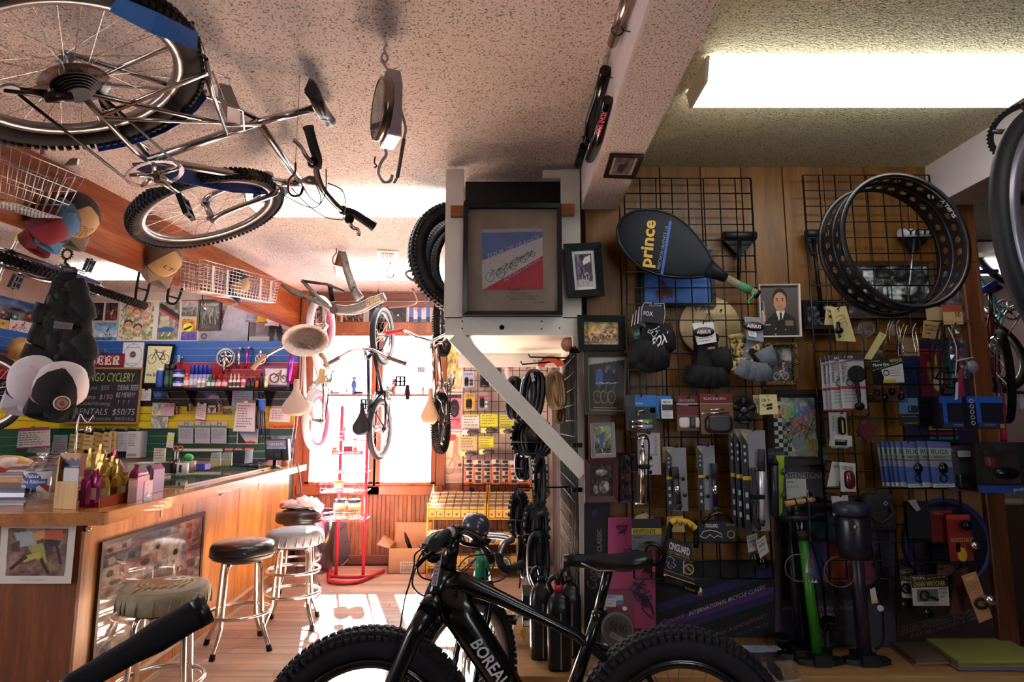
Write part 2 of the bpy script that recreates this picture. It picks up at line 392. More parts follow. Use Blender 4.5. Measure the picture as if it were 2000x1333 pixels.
# THE ROOM
H=2.59;YB=5.92;XL=-4.35;YP=2.95;XS=.365
def popcorn(key,base,dark,sc=150,bump=1.0):
 m=_c(key,[(.33,dark),(.46,base),(.7,base)],scale=sc,detail=2,rough=.95,bump=bump,bscale=sc*.9,spec=.1,dist=.012);return m  # dark specks: dirt and the shade of the pits, put into the colour
POP=popcorn('popcorn','ecdcd4','88726c');POPR=popcorn('popcorn_right','cfc6a4','85775c',150,1.0)
W_BEAM=_C('beam_fir','6e3012','954a20','b06c38','Y',7,.55,tight=18)
W_OAK=_C('oak_panel','9a5c26','bb7a38','cf9450','Z',10,.35,tight=12)
W_OAKTOP=_C('oak_top','9a5a22','b9762f','cf8f48','Y',9,.25,coat=.4,tight=12)
W_TRIM=_C('window_trim','6e3a22','8c4f30','a5663f','Z',8,.4)
W_WAIN=_C('wainscot','4e2a1a','7c4a2c','a06a40','Z',9,.5,rand=.22,tight=9)
W_PANEL=_C('wall_panelling','563307','70460b','845816','Z',7,.45,rand=.06,tight=9)
W_WEATH=_C('weathered','140f12','251c20','3e3236','Z',11,.8,rand=.3,tight=9)
W_FLOOR=_C('floor_oak','a8866e','bc9880','ccac96','X',7,.42,rand=.13,tight=10,spec=.35)
W_SHELF=_C('platform_pine','8a6138','a87c4c','bd9360','X',7,.6)
WALLP=_c('wall_plaster',[(.3,'b8a8a0'),(.7,'cbbcb2')],6,2,.8,.1)
WPAINT=_c('white_paint',[(.3,'c6c2b8'),(.7,'d2cec4')],5,3,.55,.05);BEAMW=_w('d4c6c4',.7)
fl=_x('floor',BX((0,1.9,-.06),(9.2,8.4,.1)),_w('3a2618',.9))
lens=(1.1,1.45,1.8);pms=[BX((0,0,-.006),(L-.002,.0785,.016),None,.0012).mesh('floor_plank',W_FLOOR)for L in lens]
rp=RR(3);y=1.55;npl=0
while y<5.86:
 x=-2.6-rp.random()*.9
 while x<1.0:
  k=rp.randrange(3);o=link('floor_plank',pms[k],fl);o.location=(x+lens[k]/2,y,rp.uniform(-.0006,0));x+=lens[k];npl+=1
 y+=.08
cl=_x('ceiling',BX((0,1.7,H+.05),(9.2,8.6,.1)),POP)
_x('ceiling_panel',BX((1.32,.45,H-.002),(1.58,5.0,.01)),POPR,cl)
bq=[V((-2.42,1.0,0)),V((-2.075,5.92,0))]
bd=(bq[1]-bq[0]).normalized();bn=V((-bd.y,bd.x,0));z0,z1=2.235,H
bm_=MB();a0,a1=bq[0]-bd*3.4,bq[1]
bm_.slab([a0+Z_(z0),a1+Z_(z0),a1+Z_(z1),a0+Z_(z1)],bn*.105);_x('ceiling_beam',bm_,W_BEAM)
t=_x('trim_1',BX((.445,.2,2.475),(.17,5.5,.229)),POP)
_x('beam_face',BX((.355,.2,2.478),(.012,5.5,.232)),BEAMW,t)
t=_x('trim_2',BX((2.2,.2,2.48),(.19,5.5,.22)),_c('header',[(.3,'b9a59c'),(.7,'c9b8ae')],8,2,.8,.1))
_x('beam_face',BX((2.098,.2,2.48),(.012,5.5,.224)),BEAMW,t)
WINS=[(PY(610,800,YB).x,PY(727,800,YB).x),(PY(746,800,YB).x,PY(846,800,YB).x)];WZ0,WZ1=.735,2.16
wb=MB();xs=[-4.45,WINS[0][0],WINS[0][1],WINS[1][0],WINS[1][1],4.5]
for i in(0,2,4):wb.box(((xs[i]+xs[i+1])/2,YB+.07,H/2),(xs[i+1]-xs[i],.14,H))
for i in(1,3):
 wb.box(((xs[i]+xs[i+1])/2,YB+.07,WZ0/2),(xs[i+1]-xs[i],.14,WZ0));wb.box(((xs[i]+xs[i+1])/2,YB+.07,(H+WZ1)/2),(xs[i+1]-xs[i],.14,H-WZ1))
wbk=_x('wall_back',wb,WALLP)
for i,(a,b)in enumerate(WINS):
 f=MB();tw=.085
 f.box((a-.015,YB+.03,(WZ0+WZ1)/2),(.045,.15,WZ1-WZ0));f.box((b+.015,YB+.03,(WZ0+WZ1)/2),(.045,.15,WZ1-WZ0))
 f.box(((a+b)/2,YB+.03,WZ0-.01),(b-a+.07,.15,.05));f.box(((a+b)/2,YB+.03,WZ1+.01),(b-a+.07,.15,.05))
 wn=_x('window_%d'%(i+1),f,W_TRIM)
 c=MB();oa,ob=(a-.075,b+.045)if i==0 else(a-.045,b+.085)
 c.box((oa-.0,YB-.02,(WZ0+WZ1)/2),(.085,.035,WZ1-WZ0+.2),None,.008);c.box((ob,YB-.02,(WZ0+WZ1)/2),(.085,.035,WZ1-WZ0+.2),None,.008)
 _x('casing',c,W_TRIM,wn)
 _x('sill',BX(((a+b)/2,YB-.03,WZ0-.06),(b-a+.22,.07,.09),None,.01),W_TRIM,wn)
 _x('head',BX(((a+b)/2,YB-.025,WZ1+.07),(b-a+.22,.05,.11),None,.012),W_TRIM,wn)
 _x('pane',BX(((a+b)/2,YB+.06,(WZ0+WZ1)/2),(b-a,.005,WZ1-WZ0)),G_(),wn)
_x('trim_3',BX((-.95,YB-.02,H-.05),(2.3,.03,.07),None,.008).box((-.95,YB-.012,H-.13),(2.3,.02,.05)),_w('7a4a38',.5))
x=-2.02;wm=BX((0,0,0),(.036,.016,.56),None,.004).mesh('wainscot_board',W_WAIN)
while x<.3:
 o=link('wainscot_board',wm,wbk);o.location=(x,YB-.008,.365);x+=.0405
_x('baseboard_back',BX((-.85,YB-.018,.045),(2.4,.03,.09),None,.008),_w('6b4638',.5))
_x('trim_4',BX((-.85,YB-.02,.66),(2.4,.03,.04),None,.006),W_TRIM)
_x('trim_5',BX((-2.02,YB-.03,1.3),(.07,.05,2.6)),W_TRIM)
lw=BX((XL-.05,3.9,H/2),(.1,4.2,H));_x('wall_left',lw,WALLP)
wf_=BX((XL-.05,-1.45,H/2),(.1,1.7,H)).box((XL-.05,1.5,H/2),(.1,.6,H)).box((XL-.05,.3,.45),(.1,1.8,.9)).box((XL-.05,.3,2.445),(.1,1.8,.29))
_x('wall_left_front',wf_,_w('8a7a70',.8));w3=MB()
for yy in(-.58,.3,1.18):w3.box((XL-.03,yy,1.6),(.1,.05,1.4))
for zz in(.92,2.28):w3.box((XL-.03,.3,zz),(.1,1.8,.05))
w3=_x('window_3',w3,W_TRIM);_x('pane',BX((XL-.05,.3,1.6),(.005,1.76,1.36)),G_(),w3)  # window added out of view to let fill daylight in from the left
rw=MB()
for a,b,c,d in((-4.6,1.0,0,H),(2.0,4.6,0,H),(1.0,1.3,0,H),(1.3,2.0,0,.9),(1.3,2.0,2.1,H)):rw.box(((a+b)/2,-2.3,(c+d)/2),(b-a,.1,d-c))
_x('wall_rear',rw,_w('6b5c54',.8));w4=MB()
for x in(1.32,1.65,1.98):w4.box((x,-2.28,1.5),(.05,.1,1.2))
for z in(.92,2.08):w4.box((1.65,-2.28,z),(.7,.1,.05))
w4=_x('window_4',w4,W_TRIM);_x('pane',BX((1.65,-2.3,1.5),(.66,.005,1.16)),G_(),w4)  # rear window added out of view to brighten the surfaces facing it
_x('wall_right',BX((4.5,1.8,H/2),(.1,8.4,H)),_w('6a5654',.8))
bk=_x('wall_partition',BX((1.33,YP+.07,H/2),(1.92,.1,H)).box((XS+.07,4.48,H/2),(.1,2.96,H)).box((2.24,4.48,H/2),(.1,2.96,H)),_w('3c2812',.8))
pm={}
edges=[XS];
for gx in(1212,1293,1374,1455,1537,1618,1700,1781):edges.append(PY(gx,500,YP).x)
edges.append(2.2)
for a,b in zip(edges,edges[1:]):
 _x('panel_board',BX(((a+b)/2,YP+.006,H/2),(b-a-.004,.024,H),None,.003),W_PANEL,bk)
_x('trim_6',BX((2.245,YP-.01,H/2),(.09,.07,H),None,.006),_C('post_brown','4a2412','6a3a1c','84502c','Z',8))
y=YP+.03;rp=RR(5)
while y<5.3:
 wdt=rp.uniform(.07,.13);_x('weathered_board',BX((XS-.004+rp.uniform(-.003,.003),y+wdt/2,1.0),(.024,wdt-.006,2.0),None,.003),W_WEATH,bk);y+=wdt
pl=_x('trim_7',BX((1.4,2.79,.26),(2.75,.34,.045),None,.004),W_SHELF)
_x('platform_front',BX((1.4,2.66,.12),(2.72,.03,.24)),_C('platform_front','3a1610','4e2014','5e2a1a','X',7),pl)
_x('platform_end',BX((.19,3.2,.16),(.36,1.0,.24)),W_SHELF,pl)
_x('platform_top',BX((.19,3.28,.2605),(.37,.66,.045),None,.004),W_SHELF,pl)
def lamp_fixture(x0,x1,y0,y1,z,m_em,label,group='ceiling fluorescent lamps'):
 L=T_('ceiling_light',label,'lamp',((x0+x1)/2,(y0+y1)/2,H),group=group)
 wd=y1-y0;c=((x0+x1)/2,(y0+y1)/2)
 P_(L,'housing',BX((c[0],c[1],H-.02),(x1-x0+.01,wd*.8,.04)),_w('cfccc0',.5))
 prof=[(-wd/2,H-.012),(-wd/2+.01,H-.035),(-wd/2+.035,z),(wd/2-.035,z),(wd/2-.01,H-.035),(wd/2,H-.012)]
 r=[[V((x,c[1]+a,b))for a,b in prof]for x in(x0,x1)]
 P_(L,'diffuser',LO(r,True,False,False),m_em)
 for x in(x0,x1):P_(L,'end_cap',SL([V((x-.006,c[1]+a*1.02,b-.002))for a,b in prof],(.012,0,0)),_w('b9ae94',.5))
 return L
EM_R=_w('f4ffe8',.4,emit=LAMP_R,key='em_r');EM_L=_w('fff0e6',.4,emit=LAMP_L,key='em_l');EM_T=_w('fff6ea',.4,emit=LAMP_TUBE,key='em_t')
lamp_fixture(.69,1.915,1.99,2.24,H-.09,EM_R,'greenish white wraparound fluorescent lamp right of the white ceiling beam')
lamp_fixture(.69,1.915,.1,.35,H-.09,EM_R,'added unseen greenish white fill lamp on the ceiling towards the rear wall')  # extra lamp added out of view, fills the lower right wall
lamp_fixture(-1.5,-.36,3.28,3.55,H-.07,EM_L,'long white ceiling lamp behind the front wheel of the ceiling bicycle')
lamp_fixture(-1.45,-.23,4.86,5.16,H-.07,EM_L,'white ceiling lamp over the grey hanging frame near the windows')
lamp_fixture(-3.62,-2.4,4.86,5.16,H-.07,EM_L,'white ceiling lamp behind the caps on the orange beam')
lamp_fixture(-4.2,-2.98,3.3,3.57,H-.07,EM_L,'white ceiling lamp behind the orange beam at the very left edge')
# BICYCLES
def _t(o,fwd,up):
 f=V(fwd).normalized();u=V(up);u=(u-f*u.dot(f)).normalized();l=u.cross(f)
 return Matrix(((f.x,l.x,u.x,o[0]),(f.y,l.y,u.y,o[1]),(f.z,l.z,u.z,o[2]),(0,0,0,1)))
def PPl(x,y,M):
 """pixel -> 2-D local (forward, up) point on the bicycle's own plane"""
 d=ray(x,y);o=M.translation;n=M.col[1].to_3d();p=CAMP+d*((o-CAMP).dot(n)/d.dot(n));q=M.inverted()@p
 return(q.x,q.z)
def wheel(parent,name,M,c,Rr,tr,tyre=RUBBER,rim=STEEL,knobs=0,spokes=28,mag=None,turn=0,rimw=.014,rimh=.02,hubm=STEEL,sp=CHROME,side=None,axle=.05):
 W=M@TRN((c[0],0,c[1])if len(c)==2 else c)@Matrix.Rotation(turn,4,'Z')@Matrix.Rotation(PI/2,4,'X')
 ri=Rr-2*tr;b=MB().ring([(ri-rimh,-rimw*.7),(ri-rimh,rimw*.7),(ri+.006,rimw),(ri+.006,-rimw)],W,64)
 wh=P_(parent,name,b,rim)
 t=MB();t.ring([(ri+tr*(1-cos(a)*1.0),tr*.95*sin(a))for a in[2*PI*i/12 for i in range(12)]],W,72)
 if knobs:
  n=int(2*PI*Rr/knobs)
  for i in range(n):
   for lane,(zz,rr)in enumerate(((0,0),(.55,.14),(-.55,.14),(.9,.42),(-.9,.42))):
    a=2*PI*(i+(.5 if lane%2 else 0))/n
    K=W@Matrix.Rotation(a,4,'Z')@TRN((Rr-tr*rr*.9,0,zz*tr))
    t.box((0,0,0),(.010,knobs*.55,tr*.42),K)
 P_(wh,'tyre',t,tyre)
 if side:P_(wh,'sidewall',MB().ring([(ri+.004,-tr*.9),(ri+tr*1.15,-tr*1.03),(ri+tr*1.15,tr*1.03),(ri+.004,tr*.9)],W,64),side)
 P_(wh,'hub',LA([(.006,-axle-.012),(.006,-axle+.01),(.024,-axle+.012),(.024,-axle+.016),(.015,-axle+.02),(.015,axle-.02),(.024,axle-.016),(.024,axle-.012),(.006,axle-.01),(.006,axle+.012)],W,12),hubm)
 if mag:
  g=MB()
  for k in range(5):
   A=W@Matrix.Rotation(2*PI*k/5,4,'Z')
   for s in(-.25,.25):
    g.loft([[A@V((.015,s*.05-.006,-.008)),A@V((.015,s*.05+.006,-.008)),A@V((.015,s*.05+.006,.008)),A@V((.015,s*.05-.006,.008))],[A@V((ri-.01,s*.16-.007,-.008)),A@V((ri-.01,s*.16+.007,-.008)),A@V((ri-.01,s*.16+.007,.008)),A@V((ri-.01,s*.16-.007,.008))]],True,True,False)
  P_(wh,'mag_spokes',g,mag)
 else:
  g=MB()
  for k in range(spokes):
   a=2*PI*k/spokes;h=-1 if k%2 else 1;o=a+(.9 if(k//2)%2 else-.9)
   g.tube([W@V((.022*cos(o),.022*sin(o),h*(axle-.015))),W@V(((ri-rimh)*cos(a),(ri-rimh)*sin(a),0))],.0011,4,caps=False)
  F_(P_(wh,'spokes',g,sp))
 return wh
def saddle(parent,M,m,L=.27,Wd=.145,name='saddle',railm=STEEL):
 """M: origin at the clamp, x towards the nose, z up"""
 rs=[]
 for i in range(13):
  k=i/12;x=-L*.42+L*k;wd=Wd*(.5*(.62+.38*sin(PI*min(1,k*2.2)))if k<.35 else.5*(.20+.80*max(0,1-(k-.3)/.45)**1.3));wd=max(wd,.017)
  top=.052+.012*(1-k)**2-.006*sin(PI*k);ed=.020 if k>.5 else.028
  if i==0 or i==12:wd*=.75;top-=.008
  rs.append([M@V((x,wd*cos(a)*(1 if sin(a)>-.2 else.85),(top-.022)+(.022 if sin(a)>0 else ed)*sin(a)))for a in[2*PI*j/12 for j in range(12)]])
 s=P_(parent,name,LO(rs,True,True),m)
 b=MB()
 for y in(-.022,.022):b.tube([M@V((-L*.3,y*1.6,.035)),M@V((-L*.18,y,.006)),M@V((L*.2,y,.004)),M@V((L*.42,y*.5,.03))],.0035,6)
 P_(s,'rails',b,railm);return s
def _u(parent,M,c,y,r=.09,m=STEEL,teeth=44,name='chainring',arms=5,arm_l=.17,ang=-.6,pedal=True,armm=CHROME,pedm=BLACK):
 W=M@TRN((c[0],y,c[1]))@Matrix.Rotation(PI/2,4,'X')
 b=MB();pr=[]
 for i in range(teeth*2):
  a=2*PI*i/(teeth*2);pr.append((a,r if i%2 else r-.005))
 n=len(pr)
 for s in(-.0015,.0015):pass
 vs=[W@V((q*cos(a),q*sin(a),z))for z in(-.0015,.0015)for a,q in pr]+[W@V(((r-.02)*cos(a),(r-.02)*sin(a),z))for z in(-.0015,.0015)for a,q in pr]
 fs=[]
 for i in range(n):
  j=(i+1)%n;fs+=[(i,j,n+j,n+i),(n+i,n+j,3*n+j,3*n+i),(j,i,2*n+i,2*n+j),(2*n+j,2*n+i,3*n+i,3*n+j)]
 b.add(vs,fs);ch=P_(parent,name,b,m)
 s=MB()
 for k in range(arms):
  a=2*PI*k/arms+.3;s.tube([W@V((.012*cos(a),.012*sin(a),.002)),W@V(((r-.014)*cos(a),(r-.014)*sin(a),.001))],[.011,.007],6)
 s.lathe([(.019,-.012),(.019,.012)],W,12);P_(ch,'spider',s,armm)
 for sd,an in((1,ang),(-1,ang+PI)):
  yy=.022 if sd==1 else-.115
  e=V((arm_l*cos(an),arm_l*sin(an),yy));k=MB();k.tube([W@V((0,0,yy*(1 if sd==1 else.9))),W@(e*.5+Z_(yy*.5)),W@e],[.014,.010,.011],8);P_(ch,'crank_arm',k,armm)
  if pedal:
   d=.055*sd;p=MB();p.tube([W@e,W@(e+Z_(d*1.9))],.006,6)
   for q in(-.038,.038):p.box((e.x+q,e.y,e.z+d),(.010,.020,.085),W)
   for q in(-.036,0,.036):p.box((e.x,e.y,e.z+d+q),(.07,.016,.012),W)
   P_(ch,'pedal',p,pedm)
 return ch
def cassette(parent,M,c,y,m=DARKM,r0=.055):
 W=M@TRN((c[0],y,c[1]))@Matrix.Rotation(PI/2,4,'X');b=MB()
 for i in range(6):
  r=r0-i*.006;b.lathe([(r-.004,i*.005),(r,i*.005+.001),(r,i*.005+.002),(r-.004,i*.005+.003)],W,26,False)
 return P_(parent,'cassette',b,m)
def _E(parent,name,lst,m,M=None,n=10):
 b=MB()
 for pts,r in lst:
  if M is not None:pts=[M@V((p[0],p[1],p[2])if len(p)==3 else(p[0],0,p[1]))for p in pts]
  b.tube(pts,r,n)
 return P_(parent,name,b,m)
def M_(pts,n=4):
 pts=[V(p)for p in pts];out=[]
 for i in range(len(pts)-1):
  p0,p1,p2,p3=pts[max(i-1,0)],pts[i],pts[i+1],pts[min(i+2,len(pts)-1)]
  for k in range(n):
   t=k/n;out.append(.5*((2*p1)+(p2-p0)*t+(2*p0-5*p1+4*p2-p3)*t*t+(3*p1-p0-3*p2+p3)*t**3))
 return out+[pts[-1]]
def bars(parent,pts,m,gm,r=.011,gr=.016,gl=.125,name='handlebar',gn='grip'):
 """world points end to end, grips on both ends"""
 P=M_(pts,5);h=P_(parent,name,TU(P,r,10),m)
 for seq in(P,P[::-1]):
  L=0;q=[seq[0]]
  for a,b in zip(seq,seq[1:]):
   L+=(b-a).length;q.append(b)
   if L>gl:break
  d=(q[0]-q[1]).normalized();q[0]=q[0]+d*.006
  P_(h,gn,TU(q,[gr*1.15]+[gr]*(len(q)-2)+[gr*1.1],12),gm)
 return h
def _r(parent,pts,m=BLACK,r=.0025,name='cable'):return P_(parent,name,TU(M_(pts,6),r,5),m)
def bike(name,label,M,g,Rr=.33,tr=.026,wk={},wf=None,frame_m=BLACK,fr=.016,fork_m=None,sad=BLACK,sadL=.27,sadW=.145,post_m=STEEL,crank=None,chain=True,blades=.05,bar=None,bar_m=STEEL,grip_m=BLACK,bottom_tube=True,turn=0,group=None,stays=.045):
 """g: local 2-D points rh fh bb st sd ht hb"""
 T=T_(name,label,'bicycle',M.translation,None,group)
 wheel(T,'rear_wheel',M,g['rh'],Rr,tr,**wk);
 hb,fh,ht=V((g['hb'][0],0,g['hb'][1])),V((g['fh'][0],0,g['fh'][1])),V((g['ht'][0],0,g['ht'][1]));ax=(hb-ht).normalized();cr=hb+ax*.03
 Tn=TRN(cr)@Matrix.Rotation(turn,4,'Z')@TRN(-cr)
 wheel(T,'front_wheel',M,tuple(Tn@fh),g.get('Rf',Rr),tr,turn=turn,**(wf or wk))
 L=[([g['st'],g['ht2']if'ht2' in g else g['ht']],fr*.85),([g['bb'],g['st']],fr*.85),([g['ht'],g['hb']],fr*1.15)]
 if bottom_tube:L.append(([g['bb'],g.get('hb2',g['hb'])],fr))
 F=_E(T,'frame',L,frame_m,M)
 hw=stays
 sl=[]
 for s in(-1,1):
  a,b,c=g['rh'],g['bb'],g['st']
  sl+=[([(a[0],s*hw,a[1]),(a[0]*.35+b[0]*.65,s*hw*.9,a[1]*.35+b[1]*.65),(b[0],s*.012,b[1])],fr*.55),([(a[0],s*hw,a[1]),(a[0]*.2+c[0]*.8,s*hw*.8,a[1]*.2+c[1]*.8),(c[0],s*.01,c[1])],fr*.48)]
 P_(F,'stays',(lambda b:[b.tube([M@V(p)for p in pts],r,8)for pts,r in sl]and b)(MB()),frame_m)
 P_(F,'bottom_bracket',CY(M@V((g['bb'][0],-.036,g['bb'][1])),M@V((g['bb'][0],.036,g['bb'][1])),.021,12),frame_m)
 f=MB();f.tube([M@(hb),M@cr],fr*1.1,8)
 for s in(-1,1):
  k=cr+Y_(s*blades);e=fh+Y_(s*blades);mid=k.lerp(e,.6)-V((1,0,0))*.0+ax*.02
  f.tube(M_([M@Tn@(cr),M@Tn@k,M@Tn@(k.lerp(e,.55)+ax*.012),M@Tn@e],4),[fr*.9]*4+[fr*.85]*4+[fr*.7]*4+[fr*.5],8)
 P_(T,'fork',f,fork_m or frame_m)
 st,sd=g['st'],g['sd'];sp=P_(T,'seat_post',CY(M@V((st[0],0,st[1])),M@V((sd[0],0,sd[1])),fr*.8,10),post_m)
 saddle(T,M@TRN((sd[0],0,sd[1])),sad,sadL,sadW)
 if crank is not None:
  kw=dict(y=-.055);kw.update(crank);_u(T,M,g['bb'],**kw)
  cassette(T,M,g['rh'],-.03,r0=kw.get('r',.09)*.5)
  if chain:
   r1=kw.get('r',.09);r2=r1*.4;a,b=g['bb'],g['rh']
   P_(T,'chain',TU([M@V((a[0],-.055,a[1]+r1)),M@V((b[0],-.05,b[1]+r2))],.0045,5).tube([M@V((a[0],-.055,a[1]-r1)),M@V((b[0],-.05,b[1]-r2))],.0045,5),_w('3a3436',.4,.8))
 if bar:
  W=[M@V(p)for p in bar];c=W[len(W)//2]
  P_(T,'stem',TU([M@ht,M@(ht-ax*.04),c],.013,10),bar_m);bars(T,W,bar_m,grip_m)
 return T
TYK=_w('1b181b',.8,spec=.3);RIMS=_w('b9b0ac',.35,.9)
Rh=PT(138,140,1.70);Fh=PT(408,412,2.78)
M1=_t(Rh,Fh-Rh,V((.72,-.1,.30)))
L1=lambda x,y:PPl(x,y,M1)
g1=dict(rh=(0,0),fh=((M1.inverted()@Fh).x,0),bb=L1(292,312),st=L1(505,238),sd=L1(612,212),ht=L1(588,357),hb=L1(538,358))
SIL=_w('bdb6b4',.22,1.);BLUE=_w('1f4ea6',.35);BLUEL=_w('3a80e0',.4)
cb=T_('bicycle','silver bicycle with blue mudguards and rear rack lying flat under the ceiling','bicycle',Rh)
wk1=dict(tyre=_c('dusty_tyre',[(.42,'17131a'),(.6,'2c2624'),(.75,'5c5a30')],9,3,.85),rim=RIMS,knobs=.022,spokes=32)
wheel(cb,'rear_wheel',M1,g1['rh'],.35,.033,**wk1);wheel(cb,'front_wheel',M1,g1['fh'],.335,.026,**wk1)
F1=_E(cb,'frame',[([g1['st'],g1['ht']],.015),([g1['bb'],g1['st']],.015),([g1['bb'],L1(555,357)],.0165),([g1['ht'],g1['hb']],.02)],SIL,M1)
b=MB()
for s in(-1,1):
 b.tube([M1@Y_(s*.062),M1@V((g1['bb'][0]*.7,s*.05,g1['bb'][1]*.7)),M1@V((g1['bb'][0],s*.014,g1['bb'][1]))],.009,8)
 b.tube([M1@Y_(s*.062),M1@V((g1['st'][0]*.75,s*.05,g1['st'][1]*.75)),M1@V((g1['st'][0],s*.012,g1['st'][1]))],.008,8)
P_(F1,'stays',b,SIL)
P_(cb,'seat_post',CY(M1@V((g1['st'][0],0,g1['st'][1])),M1@V((g1['sd'][0],0,g1['sd'][1])),.014),SIL)
saddle(cb,M1@TRN((g1['sd'][0],0,g1['sd'][1]))@Matrix.Rotation(-.15,4,'Y'),_w('241a20',.4),.27,.15)
ax=(V((g1['hb'][0],0,g1['hb'][1]))-V((g1['ht'][0],0,g1['ht'][1]))).normalized();cr=V((g1['hb'][0],0,g1['hb'][1]))+ax*.02;b=MB()
for s in(-1,1):
 e=V((g1['fh'][0],s*.052,0));k=cr+Y_(s*.05);b.tube(M_([M1@cr,M1@k,M1@(k.lerp(e,.5)+ax*.03),M1@(k.lerp(e,.82)+ax*.03),M1@e],4),.0125,10)
P_(cb,'fork',b,SIL)
_u(cb,M1,g1['bb'],-.06,.1,SIL,46,ang=math.atan2(L1(352,352)[1]-g1['bb'][1],L1(352,352)[0]-g1['bb'][0]),arm_l=.165)
cassette(cb,M1,(0,0),-.045,BLACK,.062)
P_(cb,'spoke_guard',LA([(.045,0),(.088,.002),(.088,.004),(.045,.003)],M1@TRN((0,-.035,0))@Matrix.Rotation(PI/2,4,'X'),36),G_('guard_plastic','c9bcb4',1.2,.2))
cp=lambda x,y,s=-.06:M1@V((L1(x,y)[0],s,L1(x,y)[1]))
P_(cb,'chain',TU([M1@V((0,-.055,.035)),M1@V((g1['bb'][0],-.06,g1['bb'][1]+.09))],.005,5).tube([M1@V((-.07,-.05,-.13)),M1@V((g1['bb'][0],-.06,g1['bb'][1]-.09))],.005,5),_w('2c2624',.4,.8))
d=P_(cb,'derailleur',TU([M1@V((0,-.07,-.02)),M1@V((-.03,-.075,-.075))],[.02,.014],8).tube([M1@V((-.02,-.06,-.07)),M1@V((-.085,-.06,-.14))],[.012,.009],6),_w('4a4442',.3,.8))
P_(d,'jockey_wheel',LA([(.022,-.004),(.022,.004)],M1@TRN((-.075,-.06,-.13))@Matrix.Rotation(PI/2,4,'X'),12),STEEL)
def strip(pts,wv,th):
 """flat strip: list of (point, half width vector)"""
 b=MB();r=[]
 for p,wvv,nn in pts:r.append([p-wvv,p+wvv,p+wvv+nn,p-wvv+nn])
 return b.loft(r,True,True,False)
def mg(px,t,wpx):return[(PT(x,y,tt),(PT(x2,y2,tt)-PT(x,y,tt)),Z_(.003))for(x,y,tt),(x2,y2)in zip(px,wpx)]
P_(cb,'rear_mudguard',strip(mg([(222,8,1.30),(300,45,1.42),(386,82,1.56)],0,[(214,22),(293,64),(385,98)]),0,0),BLUEL)
arc=[]
for i in range(11):
 a=R(-18)+i/6*R(66);p=V((.375*cos(a),0,.375*sin(a)));arc.append((M1@p,M1.to_3x3()@Y_(.03),M1.to_3x3()@(p.normalized()*.003)))
P_(cb,'chainstay_mudguard',strip(arc[:7],0,0),BLUE)
dg=[]
for i,(x,y,wd)in enumerate(((262,324,.012),(300,332,.035),(380,345,.042),(450,358,.045),(505,365,.04),(522,372,.02))):
 dg.append((cp(x,y,0),M1.to_3x3()@Y_(wd),M1.to_3x3()@V((-.003,0,-.003))))
P_(cb,'down_tube_mudguard',strip(dg,0,0),BLUE)
rk=[]
for s in(-.06,.06):
 rk.append(([cp(187,190,s),cp(390,108,s),cp(388,80,s),cp(402,150,s),cp(432,232,s)],.0075))
 rk.append(([cp(190,196,s),cp(330,205,s),cp(415,208,s)],.006))
rk+=[([cp(388,82,-.06),cp(388,82,.06)],.0055),([cp(402,150,-.06),cp(402,150,.06)],.005),([cp(432,232,-.06),cp(465,225,-.06),cp(462,185,-.06),cp(428,172,-.06),cp(428,172,.06),cp(462,185,.06),cp(465,225,.06),cp(432,232,.06)],.004)]
rr=P_(cb,'rear_rack',(lambda b:[b.tube(p,r,8)for p,r in rk]and b)(MB()),CHROME)
P_(rr,'reflector_plate',SL([cp(435,185,-.045),cp(460,190,-.045),cp(460,222,-.045),cp(435,212,-.045)],M1.to_3x3()@Y_(.09)),_w('8f847c',.4))
H1=[PT(603,252,2.02),PT(612,285,2.06),PT(620,312,2.10),PT(618,335,2.13),PT(628,365,2.18),PT(645,388,2.24),PT(668,410,2.30),PT(692,418,2.34),PT(728,442,2.38)]
P_(cb,'stem',TU([M1@V((g1['ht'][0],0,g1['ht'][1])),PT(606,352,2.18),PT(622,355,2.17)],.016,10),_w('6a5c54',.4,.7))
bars(cb,H1,SIL,_w('15121a',.7),.0115,.0165,.13)
def _s(parent,a,pts,name='brake_lever',m=SIL):
 b=TU(M_(pts,4),[.007]*(len(pts)*4-4)+[.006],8);l=P_(parent,name,b,m)
 P_(l,'lever_body',BA(a,.019,10,6),BLACK);return l
_s(cb,PT(611,318,2.08),[PT(611,320,2.07),PT(598,305,2.05),PT(586,285,2.04),PT(572,272,2.03)])
_s(cb,PT(682,428,2.30),[PT(680,428,2.30),PT(688,444,2.30),PT(700,450,2.31),PT(700,463,2.31)])
for pts in([PT(637,330,2.1),PT(636,375,2.1),PT(622,402,2.12),PT(600,404,2.15),PT(560,385,2.2),PT(530,370,2.3)],[PT(640,358,2.12),PT(668,372,2.15),PT(675,400,2.2),PT(670,428,2.28)],[PT(670,430,2.28),PT(640,426,2.2),PT(610,408,2.15),PT(585,385,2.2),PT(570,368,2.25)],[PT(612,350,2.1),PT(625,380,2.1),PT(624,398,2.1),PT(605,385,2.15),PT(588,358,2.2)]):_r(cb,pts,_w('1c1416',.5),.0022)
for pxy in((525,372),):
 P_(cb,'disc_brace',MB().ring([(.05,-.003),(.085,-.003),(.085,.003),(.05,.003)],_t(cp(530,378,0),M1.col[0].to_3d(),M1.col[2].to_3d())@Matrix.Rotation(PI/2,4,'X'),30),BLACK)
